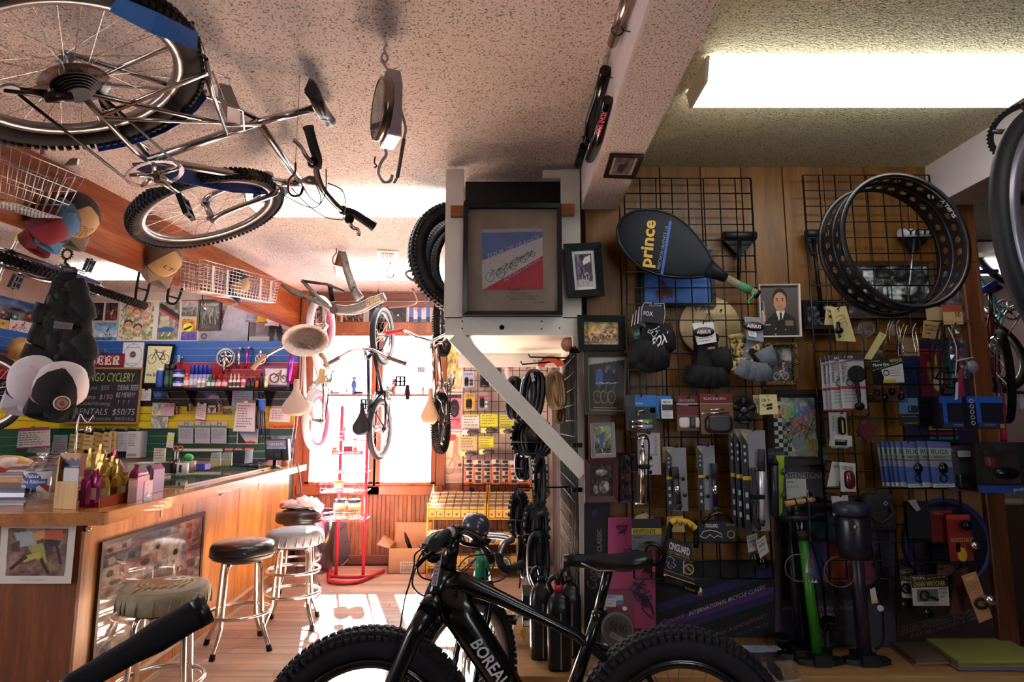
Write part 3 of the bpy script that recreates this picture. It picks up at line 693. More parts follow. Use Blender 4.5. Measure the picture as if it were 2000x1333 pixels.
def _y(top,label,L=.13,m=_w('8c2018',.4),c=None,wire=None):
 """J hook screwed in the ceiling at the pixel top, or hung on a wire at the point c"""
 o=PZ(*top,H)if c is None else V(c);h=T_('ceiling_hook',label,'hook',o)
 if wire:P_(h,'wire',TU([o,V((o.x,o.y,H))],.0012,5),STEEL)
 P=[o,o-Z_(L*.3),o-V((.02,0,L*.5)),o-V((.022,0,L*.75))]
 for k in range(1,5):a=PI+k*PI/5;P.append(o-V((.022,0,L*.78))+V((.027+.027*cos(a),0,.027*sin(a))))
 P_(h,'stem',TU(M_(P[:5],3),.0042,6),m);P_(h,'tip',TU(M_(P[4:]+[P[-1]+V((.006,0,.025))],3),.0048,6),BLACK);return h
_y(0,'red coated hook gripping the head tube of the silver ceiling bicycle',c=PT(577,318,2.24),wire=1)
_y((762,513),'empty red and black ceiling hook beside the tyres near the ceiling vent')
_y((163,517),'empty red ceiling hook between the hanging black gloves and the brown cap')
_y((657,485),'red and black ceiling hook carrying the grey bare frame')
GRY=_c('chipped_grey',[(.30,'2a2422'),(.36,'77706c'),(.7,'8a8480')],22,3,.4,metal=.3)
tf=4.5;gf=T_('bare_bicycle','grey bare mountain bike frame hanging below the ceiling lamps','bicycle frame',PT(668,510,tf))
p=lambda x,y,d=0:PT(x,y,tf+d)
P_(gf,'main_tube',TU([p(668,494),p(678,530),p(692,568),p(703,584)],[.03,.029,.032,.036],12),GRY)
P_(gf,'head_tube',TU([p(668,492),p(660,520)],[.026,.028],14),_w('6b3a2c',.5,.4))
P_(gf,'swoop_tube',TU(M_([p(655,604),p(680,606),p(705,602),p(728,590),p(752,580)],4),[.035]*5+[.04]*8+[.034]*4,14),GRY)
P_(gf,'bottom_bracket',CY(p(652,606,-.07),p(652,606,.07),.03,16),_w('5a5452',.4,.6))
for dd in(-.05,.05):
 P_(gf,'chain_stay',TU([p(550,556,dd),p(575,572,dd),p(612,586,dd),p(648,605,dd)],[.012,.02,.018,.018],8),GRY)
 P_(gf,'seat_stay',TU([p(590,548,dd),p(615,575,dd),p(640,598,dd)],[.014,.014,.016],8),GRY)
 P_(gf,'swing_link',TU([p(590,549,dd),p(640,556,dd),p(672,570,dd)],[.012,.010,.012],8),_w('4a4644',.4,.6))
P_(gf,'shock',TU([p(644,556),p(650,590)],.018,10),DARKM)
X_(gf,'TURNER',[p(686,562,-.05),p(680,533,-.045),p(688,530,-.045),p(694,560,-.05)],_w('c9bcae',.6),.0,0,.0)
X_(gf,'TURNER',[p(712,588,-.05),p(742,576,-.05),p(745,588,-.05),p(716,599,-.05)],_w('cdb98a',.6),.02,0,.0)
YF=1.985;Fw=V((PY(724,1228,YF).x,YF,.335));Rw=V((PY(1325,1232,YF).x,YF,.335));M2=_t(Rw,Fw-Rw,(0,0,1));L2=lambda x,y:PPl(x,y,M2)
BK=_w('0a090c',.22,coat=.4);FAT=_w('1a171d',.7,spec=.4)
fb=T_('bicycle','black fat tyre bike standing before the display platform with white lettering on its down tube','bicycle',(Rw.x,YF,0))
wkf=dict(tyre=FAT,rim=BK,knobs=.024,spokes=32,rimw=.034,hubm=BK,sp=_w('6a6468',.3,.9),axle=.055)
wheel(fb,'rear_wheel',M2,(0,0),.335,.046,**wkf);fx=(M2.inverted()@Fw).x;wheel(fb,'front_wheel',M2,(fx,0),.335,.046,turn=R(5),**wkf)
A2=lambda x,y,s=0:M2@V((L2(x,y)[0],s,L2(x,y)[1]))
def flat_tube(pts,hw,hh):
 """tube of oval section: hh list across the plane of the frame, hw out of it"""
 P=[V(p)for p in pts];rs=[]
 for i,q in enumerate(P):
  d=(P[min(i+1,len(P)-1)]-P[max(i-1,0)]).normalized();n=M2.col[1].to_3d();s=d.cross(n).normalized()
  rs.append([q+s*(hh[i]*cos(a))+n*(hw[i]*sin(a))for a in[2*PI*j/16 for j in range(16)]])
 return LO(rs)
fr_=P_(fb,'frame',flat_tube([A2(866,1150),A2(905,1210),A2(958,1290),A2(1012,1378)],[.03,.038,.038,.036],[.066,.054,.05,.048]),BK)
P_(fr_,'top_tube',flat_tube([A2(862,1140),A2(905,1138),A2(975,1168),A2(1060,1208),A2(1125,1240),A2(1150,1262),A2(1205,1305),A2(1290,1390)],[.03,.028,.024,.02,.018,.016,.013,.011],[.05,.032,.022,.0175,.016,.015,.012,.01]),BK)
P_(fr_,'head_tube',TU([A2(872,1110),A2(838,1195)],[.032,.036],16),BK)
P_(fr_,'seat_tube',TU([A2(1172,1190),A2(1150,1255),A2(1108,1378)],[.017,.018,.022],12),BK)
P_(fr_,'chain_stay',TU([A2(1100,1385,.05),M2@Y_(.09)],.012,8).tube([A2(1100,1385,-.05),M2@Y_(-.09)],.012,8).tube([A2(1160,1265,-.03),M2@V((.1,-.08,.2)),M2@Y_(-.09)],.010,8),BK)
P_(fr_,'bottom_bracket',CY(A2(1060,1400,-.06),A2(1060,1400,.06),.03),BK)
P_(fb,'seat_post',TU([A2(1193,1098),A2(1166,1205)],.0145,12).tube([A2(1169,1196),A2(1165,1210)],.019,12),BK)
sd2=A2(1193,1096);saddle(fb,TRN(sd2)@M2.to_3x3().to_4x4()@Matrix.Rotation(-.02,4,'Y')@TRN((-.01,0,-.03)),_w('14121a',.32),.275,.14)
b=MB()
for s in(-.075,.075):b.tube([A2(842,1180,s),A2(815,1225,s),A2(778,1315,s),V((Fw.x,YF-s,.335))],[.028,.027,.026,.022],14)
b.tube([A2(842,1182,-.085),A2(848,1172,0),A2(842,1182,.085)],.032,12).tube([A2(842,1188),A2(838,1170)],.033,12);fk=P_(fb,'fork',b,_w('0d0b10',.25,coat=.3))
for i,(s_,c_)in enumerate((('ROCK','c8b6b0'),('SHOX','c8b6b0'))):X_(fk,s_,[A2(766,1317+i*9,.105),A2(776,1314+i*9,.105),A2(779,1306+i*9,.105),A2(769,1309+i*9,.105)],_w(c_,.6),.02)
q=[A2(953,1352,.038),A2(983,1341,.04),A2(937,1240,.042),A2(921,1247,.04)]
X_(fr_,'BOREALIS',[A2(919,1250,.041),A2(989,1354,.041),A2(1008,1336,.037),A2(941,1238,.039)],_w('cfcacc',.5),.02)
P_(fb,'stem',TU([A2(872,1112),A2(884,1062),PT(893,1045,1.98)],[.03,.021,.019],14),BK)
HB=[PT(850,1064,1.74),PT(870,1046,1.82),PT(893,1036,1.90),PT(905,1036,1.97),PT(922,1044,2.06),PT(945,1066,2.18),PT(957,1092,2.27)]
hb2=bars(fb,HB,BK,_w('0e0d11',.8),.0155,.017,.13)
P_(hb2,'bar_logo',TU([PT(874,1043,1.83),PT(881,1040,1.85)],.0162,12),_w('b9b4b8',.4))
for a,e in(((866,1058,1.80),[(862,1062,1.80),(845,1080,1.78),(826,1094,1.74),(813,1108,1.72)]),((930,1060,2.10),[(925,1066,2.08),(905,1062,2.05),(900,1056,2.03)])):
 _s(fb,PT(*a),[PT(*q)for q in e],m=BLACK)
P_(fb,'shifter',BA(PT(846,1090,1.80),(.022,.02,.016),12,8),BLACK);P_(fb,'shifter',BA(PT(884,1078,1.9),(.02,.02,.016),12,8),BLACK)
for pts in([PT(838,1066,1.76),PT(812,1082,1.8),PT(809,1105,1.8),PT(800,1140,1.85),PT(790,1175,1.9),PT(780,1240,1.93),PT(770,1300,1.93)],[PT(835,1066,1.76),PT(815,1100,1.75),PT(826,1130,1.82),PT(880,1137,1.93),PT(905,1140,1.95)],[PT(812,1110,1.74),PT(805,1140,1.78),PT(818,1160,1.85),PT(838,1168,1.93)],[PT(945,1064,2.15),PT(962,1082,2.1),PT(962,1110,2.1),PT(940,1140,2.05),PT(905,1128,2.0)],[PT(950,1075,2.2),PT(990,1090,2.15),PT(997,1115,2.12),PT(975,1135,2.08),PT(935,1140,2.0)]):_r(fb,pts,_w('0c0b0e',.4),.0028)
tg=SL([PT(842,1143,1.84),PT(853,1146,1.84),PT(862,1096,1.84),PT(851,1093,1.84)],Y_(.0008));tg_=_d('price_tag',tg,_w('cfcad4',.6),'long white paper tag with red numbers hanging at the fat bike head tube','tag')
X_(tg_,'327302',[PT(860,1098,1.838),PT(851,1143,1.838),PT(844,1142,1.838),PT(853,1097,1.838)],_w('9c2a38',.6),.01,0,-.001)
hm=T_('helmet','black open bike helmet resting on the handlebar of the fat bike','helmet',PT(928,1032,2.16));Mh=TRN(PT(928,1034,2.16))@Matrix.Rotation(.25,4,'Y')
P_(hm,'shell',LA([(.001,.055),(.02,.054),(.035,.046),(.045,.032),(.05,.015),(.049,-.004),(.045,-.012),(.044,-.002),(.02,.03)],Mh@Matrix.Scale(1.0,4),26),_w('3c3c4a',.3,coat=.5))
b=MB()
for a in(-.5,.2,.9):b.ball(Mh@V((.047*sin(a),-.047*cos(a),.0)),(.008,.008,.006),8,5)
P_(hm,'vent',b,_w('b06a4a',.5));P_(hm,'strap',TU(M_([Mh@V((-.045,0,-.01)),Mh@V((-.02,-.02,-.05)),Mh@V((.03,-.01,-.06)),Mh@V((.046,0,-.01))],4),.003,5),BLACK)
fw=V((.03,-1,0)).normalized();c3=CAMP+ray(918,1370)*2.14;c3.z=.345
M3=_t(c3-fw*1.0+V((.03,0,0)),fw,(0,0,1));TR3=R(-33);g3=dict(rh=(0,0),fh=(1.02,0),bb=(.42,-.06),st=(.28,.30),sd=(.26,.38),ht=(.86,.46),hb=(.895,.37))
GRN=_w('1f8a62',.35)
rb=bike('bicycle','green and black road bike with drop bar standing behind the fat bike',M3,g3,.345,.024,dict(tyre=TYK,rim=RIMS,knobs=.026,spokes=28),frame_m=GRN,fork_m=BK,fr=.017,crank=dict(),sad=BLACK,turn=TR3)
c_=V((.885+.02,0,.4));Tn3=TRN(c_)@Matrix.Rotation(TR3,4,'Z')@TRN(-c_);M3f=M3;M3=M3@Tn3
dp=[]
for s in(-1,1):dp.append([(.90,0,.53),(.91,s*.10,.535),(.92,s*.15,.53),(1.0,s*.16,.525),(1.03,s*.165,.48),(.99,s*.17,.44),(.90,s*.175,.44)])
P=[M3@V(p)for p in dp[0][::-1]+dp[1][1:]];bars(rb,P,STEEL,_w('1a181a',.7),.012,.0145,.16)
P_(rb,'stem',TU([M3f@V((.86,0,.46)),M3@V((.85,0,.51)),M3@V((.90,0,.53))],.015,10),BLACK)
for s in(-1,1):_r(rb,[M3@V((1.03,s*.2,.5)),M3@V((1.12,s*.1,.5)),M3@V((1.05,0,.42)),M3@V((.93,0,.45))],BLACK,.0025)
P_(rb,'fork_sticker',SL([PT(886,1250,2.6),PT(890,1250,2.6),PT(894,1220,2.62),PT(889,1219,2.62)],Y_(.002)),_w('3cb878',.5))
def vert(px,t,up,wbs):c=PT(*px,t);return _t(c,(0,0,1),up)
GH='small bicycles hanging upright before the windows'
WTY=_w('cfcdd2',.6);
M4=_t(PT(742,838,5.05),(.0,0,1),(-.15,-.99,0));fh4=M4.inverted()@PT(740,656,5.05)
g4=dict(rh=(0,0),fh=(.78,.0),bb=(.30,-.03),st=(.16,.26),sd=(.06,.36),ht=(.56,.30),hb=(.62,.20))
BFR=_w('1c2330',.3,.4)
bike('bicycle','dark small cruiser bicycle with black saddle and white wall tyres hanging between both windows',M4,g4,.255,.024,dict(tyre=_w('22222a',.7),rim=CHROME,spokes=24,side=_w('aab4c2',.5)),frame_m=BFR,fr=.014,sad=_w('15151c',.4),sadL=.25,sadW=.15,crank=dict(r=.07,arm_l=.12,m=CHROME,armm=CHROME,teeth=32),post_m=CHROME,bar=[(.50,-.33,.36),(.54,-.22,.40),(.60,-.1,.42),(.62,0,.38),(.60,.1,.42),(.54,.22,.40),(.50,.33,.36)],bar_m=CHROME,grip_m=_w('5c4238',.6),group=GH)
M5=_t(PT(862,827,4.75),(0,0,1),(-.12,-.99,0))
g5=dict(rh=(0,0),fh=(.76,0),bb=(.30,-.02),st=(.20,.22),sd=(.10,.33),ht=(.54,.30),hb=(.60,.20))
bike('bicycle','chrome small stunt bicycle with tan saddle and red grips hanging beside the white loft',M5,g5,.235,.026,dict(tyre=TYK,rim=_w('16141a',.4),knobs=.02,mag=_w('1a181e',.4)),frame_m=CHROME,fr=.015,sad=_w('d9b08c',.5),sadL=.26,sadW=.13,crank=dict(r=.07,arm_l=.13,pedal=False,m=CHROME,armm=CHROME,teeth=32),post_m=CHROME,bar=[(.66,-.33,.36),(.67,-.2,.40),(.62,-.08,.40),(.60,0,.36),(.62,.08,.40),(.67,.2,.40),(.66,.33,.36)],bar_m=CHROME,grip_m=_w('d02436',.5),group=GH)
M6=_t(PT(620,822,4.7),(0,0,1),(-.10,-.99,0))
g6=dict(rh=(0,0),fh=(.74,0),bb=(.30,-.02),st=(.16,.24),sd=(.14,.36),ht=(.54,.30),hb=(.60,.20));WFR=_w('e4d8dc',.4);PNK=_w('d9709c',.5)
kb=bike('bicycle','white and pink child cruiser with front basket hanging left of the windows',M6,g6,.24,.028,dict(tyre=_w('e8e0e2',.6),rim=PNK,spokes=24),frame_m=WFR,fr=.016,sad=_w('cdb6aa',.5),sadL=.26,sadW=.2,post_m=CHROME,crank=dict(r=.06,arm_l=.11,pedal=False,m=CHROME,armm=CHROME,teeth=28),group=GH,bar=[(.36,-.27,.50),(.44,-.22,.46),(.52,-.1,.42),(.54,0,.38),(.52,.1,.42),(.44,.22,.46),(.36,.27,.50)],bar_m=CHROME,grip_m=_w('b99a84',.6))
Mb=_e(PT(598,664,4.25),(ray(598,664)*-1)+V((-.12,0,-.1)),(1,0,0));bs=MB()
bp_=[(.10,-.18),(.125,-.05),(.15,.03),(.155,.06),(.145,.06),(.115,-.05),(.092,-.17)]
bk_=P_(kb,'basket',LA(bp_,Mb@Matrix.Diagonal((1,.72,1,1)),36),_c('wicker',[(.35,'c8b4a8'),(.6,'e8d8d0')],60,2,.7,.5,80))
P_(bk_,'weave',(lambda b:[b.torus((0,0,-.16+i*.026),(0,0,1),.103+i*.0062,.0045,36,6,Mb@Matrix.Diagonal((1,.72,1,1)))for i in range(9)]and b)(MB()),_w('e0d0c8',.7))
rib=MB()
for k in range(28):
 a=2*PI*k/28;rib.tube([Mb@V((.101*cos(a),.101*.72*sin(a),-.17)),Mb@V((.15*cos(a),.15*.72*sin(a),.05))],.0035,5)
P_(bk_,'ribs',rib,_w('b8a196',.7))
for px_,t_,nm_ in(((740,597),5.0,'dark small cruiser bicycle'),((860,590),4.72,'chrome small stunt bicycle'),((622,602),4.68,'white and pink child cruiser')):
 o_=PT(*px_,t_);_y(0,'hook in the ceiling holding the front wheel of the '+nm_,c=(o_.x-.01,o_.y,min(o_.z+.13,H-.03)),L=.15,m=BLACK,wire=1)
lb=T_('price_tag','tan paper tag tied to the hanging white and pink child cruiser','tag',PT(628,735,4.2));q=[PT(621,750,4.2),PT(633,749,4.2),PT(636,722,4.2),PT(624,719,4.2)]
P_(lb,'card',SL(q,(0,.001,0)),_w('cba878',.7));P_(lb,'string',TU([PT(629,719,4.2),PT(627,700,4.3)],.0012,4),WHITE)
P_(lb,'lettering',(lambda b:_j(q,4,b,.15,.85,.25,.9,.3,-.001)or b)(MB()),_w('6a4a34',.7))
a7=PT(15,506,3.45);b7=PT(190,566,4.45);n7=(a7-CAMP).cross(b7-CAMP).normalized()+V((0,.03,.03));u7=n7.cross(b7-a7);u7=-u7 if u7.x>0 else u7;M7=_t(a7,b7-a7,u7);wb7=(b7-a7).length
bike('bicycle','dark purple bicycle with knobby tyres lying under the ceiling left of the beam',M7,dict(rh=(0,0),fh=(wb7,0),bb=(.42,-.02),st=(.36,.36),sd=(.33,.5),ht=(.84,.46),hb=(.88,.36)),.335,.026,dict(tyre=TYK,rim=RIMS,knobs=.024,spokes=28),frame_m=_w('2e2438',.4,.3),fr=.019,fork_m=_w('6a62a0',.35,.4),crank=dict(r=.09),bar=[(.82,-.3,.5),(.84,0,.52),(.82,.3,.5)],grip_m=_w('a6b83a',.5))
wl=T_('bicycle','bicycle hung by the slatted left wall, only its wheel in view','bicycle',PT(-22,768,4.3));M8=_t(PT(-22,768,4.3),(.2,.98,0),(0,0,1));wheel(wl,'rear_wheel',M8,(0,0),.275,.022,tyre=TYK,rim=RIMS,knobs=.02,spokes=32);
_E(wl,'frame',[([(0,0),(-.42,.02)],.012),([(0,0),(-.3,.35)],.01),([(-.42,.02),(-.3,.35)],.016),([(-.42,.02),(-.95,.4)],.017),([(-.3,.35),(-.9,.48)],.016)],_w('e0dccc',.4),M8)
M9=_t(PT(2112,465,1.45),V((.92,.39,.0)),(0,0,1));rwk=T_('bicycle','bicycle hung close at the right edge, large grey rim in view','bicycle',PT(2112,465,1.45))
wheel(rwk,'front_wheel',M9,(0,0),.335,.019,tyre=_w('141118',.6),rim=_w('8c8694',.35,.6),knobs=0,spokes=28,rimh=.035,rimw=.018,sp=STEEL)
_E(rwk,'fork',[([(0,-.05,0),(.1,-.05,.4)],.012),([(0,.05,0),(.1,.05,.4)],.012),([(.1,-.05,.4),(.1,.05,.4)],.016),([(.1,0,.4),(.16,0,.6)],.018),([(.16,0,.58),(.8,0,.6)],.018),([(.12,0,.45),(.75,0,.05)],.018),([(.75,0,.05),(.8,0,.6)],.018)],_w('1a1820',.3),M9)
M10=_t(PT(2005,258,1.9),(.75,-.65,0),(0,0,1));ck=T_('crankset','black toothed chainring hung high at the right edge','crankset',PT(2005,258,1.9));_u(ck,M10,(0,0),0,.1,_w('1a161c',.4,.5),46,armm=_w('2a262e',.4,.6),ang=1.2)
e0=PT(398,1192,.70);e1=PT(110,1358,.61);e1b=PT(330,1228,.895)
ax_=(e1-e0).normalized();ctr=e0+ax_*.36;fwd=V((ax_.y,-ax_.x,0)).normalized()
if fwd.y>0:fwd=-fwd
hb=T_('bicycle','black bicycle close to the lens, its handlebar grip rising into the lower left corner','bicycle',(ctr.x,ctr.y,0))
P=[e0+ax_*s for s in(0,.05,.1,.14,.2,.3,.36,.5,.6,.72)]
h=P_(hb,'handlebar',TU(P,.0105,12),BLACKG)
P_(h,'grip',TU([e0,e0+ax_*.014,e0+ax_*.016,e0+ax_*.05,e0+ax_*.075,e0+ax_*.13,e0+ax_*.135],[.0165,.0168,.0165,.0172,.0138,.0122,.0122],18),_w('121016',.75,spec=.4))
P_(h,'end_cap',TU([e0-ax_*.004,e0+ax_*.010],.0175,18),_w('1c1a20',.35));P_(h,'end_bolt',CY(e0-ax_*.005+V((-.012,0,.012)),e0-ax_*.0065+V((-.012,0,.012)),.005,10),STEEL)
P_(h,'lock_ring',TU([e0+ax_*.145,e0+ax_*.165],.0165,18),_w('221e26',.3,.5));P_(h,'grip',TU([e0+ax_*.72,e0+ax_*.6],.017,14),_w('121016',.75))
lv=P_(hb,'brake_lever',TU(M_([e0+ax_*.19+Z_(-.02),e0+ax_*.15+fwd*.03+Z_(-.03),e0+ax_*.09+fwd*.035+Z_(-.045)],4),.008,8),BLACKG);P_(lv,'clamp',TU([e0+ax_*.17,e0+ax_*.2],.021,14),BLACK)
M11=_t(V((ctr.x,ctr.y,.34))-fwd*.95,fwd,(0,0,1));zc=ctr.z-.34
bb_=dict(rh=(0,0),fh=(1.06,0),bb=(.42,-.04),st=(.28,.40),sd=(.25,.44),ht=(.86,max(.3,zc-.06)),hb=(.89,max(.24,zc-.16)))
for nm,c in(('rear_wheel',bb_['rh']),('front_wheel',bb_['fh'])):wheel(hb,nm,M11,c,.335,.026,tyre=TYK,rim=BK,spokes=28)
_E(hb,'frame',[([bb_['st'],bb_['ht']],.018),([bb_['bb'],bb_['hb']],.02),([bb_['bb'],bb_['st']],.016),([bb_['ht'],bb_['hb']],.022),([bb_['rh'],bb_['bb']],.011),([bb_['rh'],bb_['st']],.010),([bb_['hb'],bb_['fh']],.018)],BK,M11)
P_(hb,'stem',TU([M11@V((bb_['ht'][0],0,bb_['ht'][1])),ctr],.016,10),BK)
# SLATTED WALL BEHIND THE COUNTER
YS=YB-.03;zt=PY(430,667,YS).z;SC=['1f56a8']*3+['a81c2a']*3+['15131c']*3+['cdb81e']*3+['0f4a38']*4;sh=.0705
x0,x1=XL+.03,PY(590,780,YS).x
def slatwall(label,a,b,yz):
 T=T_('slat_wall',label,'wall board',a)
 d=(b-a).normalized();n=V((d.y,-d.x,0))
 P_(T,'backing',SL([V((a.x,a.y,zt-sh*16)),V((b.x,b.y,zt-sh*16)),V((b.x,b.y,zt)),V((a.x,a.y,zt))],-n*.012),_w('8a8480',.5))
 for i,c in enumerate(SC):
  za,zb=zt-sh*(i+1)+.007,zt-sh*i
  P_(T,'slat',SL([V((a.x,a.y,za)),V((b.x,b.y,za)),V((b.x,b.y,zb)),V((a.x,a.y,zb))],n*.014),_c('slat'+c,[(.3,c),(.7,c)],5,2,.38))
  P_(T,'groove_lip',SL([V((a.x,a.y,za-.006)),V((b.x,b.y,za-.006)),V((b.x,b.y,za-.001)),V((a.x,a.y,za-.001))],n*.008),_w('b0a8a6',.35,.6))
slatwall('slatted board in blue, red, black, yellow and green stripes behind the counter',V((x0,YS,0)),V((x1,YS,0)),0)
slatwall('slatted striped board on the left side wall behind the black gloves',V((XL+.03,3.6,0)),V((XL+.03,YS-.02,0)),0)
YW=YS-.018
def _b(label,px,cv,col='d8d0c8',Y=None,border=True,**k):return sheet('poster',label,'poster',R_(*px,Y or YB-.006),col,.002,cv=(border,cv),**k)
_b('dark photo poster of two riders in black',(157,590,204,628),pic_riders(11,'2c2834','1e1a20',2,('181820','2c3450'),dark=.9))
_b('small photo of a rider in a yellow helmet',(205,590,231,628),pic_riders(12,'3a3040','6a3028',1,('d8d040','303060')))
c=Canvas(60,30,'3a78b0').grad('4a88b8','dfe6ee',0,.8).noise(.3,4,7).rider(.6,.8,.07,'2c4c9a',asp=2);_b('blue and white snow poster with a rider speeding downhill',(182,629,230,667),c)
c=Canvas(22,40,'d8d4d0').ell(.5,.25,.22,.15,'302a2c').ell(.5,.3,.15,.1,'a08a80').rect(.3,.45,.7,.95,'50484a').line(.5,.55,.9,.45,.05,'2c2628');_b('narrow pale poster of a person in a hat and sunglasses',(163,629,181,667),c)
c=Canvas(70,70,'c9c4a0').noise(.5,8,8)
for i in range(160):
 r_=RR(i);c.ell(r_.random(),r_.random(),.03,.03,r_.choice(['8aa04a','6a9a4a','c8b090','d8d8c0','5a8ab0','b0643c']))
for fx,fy,hc in((.25,.16,'3c2a24'),(.72,.12,'a86a3a'),(.46,.3,'b04a2a'),(.72,.42,'c8a080'),(.25,.62,'2a2226'),(.52,.72,'3a2a22')):
 c.ell(fx,fy-.05,.12,.1,hc);c.ell(fx,fy+.02,.1,.12,'d8a48c');c.rect(fx-.05,fy+.06,fx+.05,fy+.085,'f0e4e0');c.ell(fx-.04,fy-.01,.015,.012,'302424');c.ell(fx+.04,fy-.01,.015,.012,'302424');c.ell(fx,fy+.03,.02,.03,'c48a74')
c.rect(0,0,.07,1,'d8d4cc');c.rect(.93,0,1,1,'d8d4cc')
for i in range(7):c.rect(.015,.06+i*.14,.055,.1+i*.14,'40383a')
_b('bright cartoon poster with six laughing heads',(231,587,307,667),c)
c=Canvas(40,60,'8a8078').noise(.4,21,8).line(.1,.1,1,.42,.07,'2a2420').line(.1,.2,1,.52,.03,'b03030').rect(.1,.38,.5,.5,'c8c0a8').rect(.1,.52,.55,.66,'b8b098').rect(0,.68,.75,.8,'3a58a0').rect(0,.8,.75,1,'7a8458').rider(.25,.97,.05,'e0e0e8',asp=.67).rider(.55,.97,.05,'e0e0e8',asp=.67)
_b('race poster with a slanting dark banner over white clad riders',(307,587,352,667),c)
_b('grey photo poster of riders under a red strip',(354,587,386,620),pic_riders(14,'a8a4a2','6a6664',2,('585456','908c8a')),head=[(0,.1,'8a2030')])
c=Canvas(40,50,'b0782a').noise(.4,9,6).rect(0,.62,1,1,'5a4aa0').ell(.4,.4,.3,.2,'d8d82a').line(.2,.5,.6,.36,.05,'181414').noise(.2,4,8);_b('orange poster with a yellow disc and purple lower edge',(353,621,387,667),c)
_a('dark framed magazine cover of mountain bikers above the striped board',R_(387,586,433,645,YB-.012),.018,_w('3a1a1c',.4),pic_riders(15,'5a605c','3e403e',3,('70706c','8a8a86','60605c')),txt=[('mountain',.08,.04,.9,.16,'d0d0c8'),('bike',.08,.18,.4,.27,'c0c0b8')])
sheet('badge_card','small tan card with a round blue emblem below the framed magazine cover','card',R_(389,648,408,666,YB-.006),'a08a6a',cv=(True,Canvas(20,20,'a88f6c').ell(.5,.5,.38,.38,'2c3a6a').ell(.5,.5,.2,.2,'6a7ab0')))
c=Canvas(60,60,'a8a6b4').grad('b4b2c0','8c8a9a').noise(.12,3,5);c.ring(.2,.5,.13,.14,.1,'403844').line(.2,.5,.32,.25,.02,'6a5a58').line(.32,.25,.38,.12,.045,'8a7068').ell(.38,.07,.04,.04,'9a7a6a').line(.34,.25,.3,.45,.03,'40343c');_b('large pale poster of a unicycle rider in the air',(409,590,488,667),c,border=False)
c=Canvas(60,44,'8a7f92').grad('a098a8','6a5f72').noise(.15,5,6);c.rect(.42,.0,.58,.45,'6a2c38').line(.45,.4,.42,.98,.06,'1c181e').line(.56,.4,.62,.98,.06,'1c181e').ell(.72,.25,.12,.28,'e0dade').rect(.02,.8,.4,1,'a8a098').rect(.02,.2,.14,.8,'5a4c50');_b('dusky poster showing the dark legs of a standing rider',(485,620,590,667),c,border=False)
def capmb(M,k=1.):
 return LA([(.092*k,0),(.091*k,.04*k),(.08*k,.085*k),(.05*k,.115*k),(.001,.125*k)],M@Matrix.Diagonal((1,1.12,1,1)),22)
def brim(M,k=1.):
 rs=[]
 for th in(0,.004):
  rs.append([M@V((r_*cos(a)*k,(r_*sin(a)+.085)*k,(-.004-.035*cos(a)**2*(r_/.09))*k+th))for a,r_ in[(PI*j/12,.086)for j in range(13)]]+[M@V((.08*cos(a)*k,(.06+.045*sin(a))*k,.002*k+th))for a in[PI*j/12 for j in range(12,-1,-1)]])
 return LO(rs,True,True,False)
def _v(label,pos,up,brimdir,crown,front,brimc,k=1.,txt=None,group=None,back=None):
 """baseball cap: up = towards the button, brimdir = the way the peak points"""
 up=V(up).normalized();b=V(brimdir);b=(b-up*b.dot(up)).normalized();x=b.cross(up);M=Matrix(((x.x,b.x,up.x,pos[0]),(x.y,b.y,up.y,pos[1]),(x.z,b.z,up.z,pos[2]),(0,0,0,1)))
 T=T_('cap',label,'cap',pos,None,group);P_(T,'crown',capmb(M,k),_c('cloth'+crown,[(.3,crown),(.7,crown)],60,2,.9,.2))
 prof=[(.0935,.002),(.0925,.04),(.0815,.087),(.052,.117),(.004,.128)];m=MB();n_=11
 vs=[M@V((r_*k*cos(a),r_*k*sin(a)*1.12,h*k))for r_,h in prof for a in[R(35)+R(110)*j/(n_-1)for j in range(n_)]]
 m.add(vs,[(i*n_+j,i*n_+j+1,(i+1)*n_+j+1,(i+1)*n_+j)for i in range(4)for j in range(n_-1)],True);P_(T,'front_panel',m,_w(front,.9))
 P_(T,'brim',brim(M,k),_w(brimc,.85));P_(T,'button',BA(M@Z_(.126*k),.007*k,8,5),_w(crown,.8))
 if txt:
  for i,(s,cc)in enumerate(txt):
   b2=MB();vs,fs=_B(s,.0);h0=.074-i*.027;b2.add([M@V((cos(PI/2+(u-.5)*.95)*(.0955-.006*max(0,(h0+v*.024-.04)/.045))*k,sin(PI/2+(u-.5)*.95)*(.0955-.006*max(0,(h0+v*.024-.04)/.045))*1.12*k,(h0+v*.024)*k))for u,v in vs],fs);P_(T,'lettering',b2,_w(cc,.7))
 return T
SPC=lambda x,y:PY(x,y,YB-.10)
_v('pale grey cap hanging over the dusky poster',SPC(498,622),(0,-.3,1),(0,-1,-.6),'8a88a0','9a98b0','a6a4c0',.75)
_v('yellow cap hanging between the grey and white caps',SPC(517,624),(0,-.3,1),(0,-1,-.6),'c89a2a','d8a83a','d8a83a',.75)
_v('white cap hanging beside the yellow cap under the beam',SPC(536,630),(0,-.3,1),(0,-1,-.8),'d8d2dc','e0dae4','d0cad6',.8)
def PQX(p,X):return[PX(a,b,X)for a,b in p]
def rectX(xa,xb,ya,yb,X):
 p0,p1=PX(xa,ya,X),PX(xb,ya,X);z0_=PX(xa,yb,X).z;z1_=p0.z
 return[V((X,p0.y,z0_)),V((X,p1.y,z0_)),V((X,p1.y,z1_)),V((X,p0.y,z1_))]
XW=XL+.012
sheet('poster','large crowd photo poster on the left side wall behind the gloves','poster',rectX(-60,128,562,655,XW),'40384a',cv=(False,crowd(5,80,44).grad('3a5a90','5a7ab0',0,.2).noise(.3,6,9)))
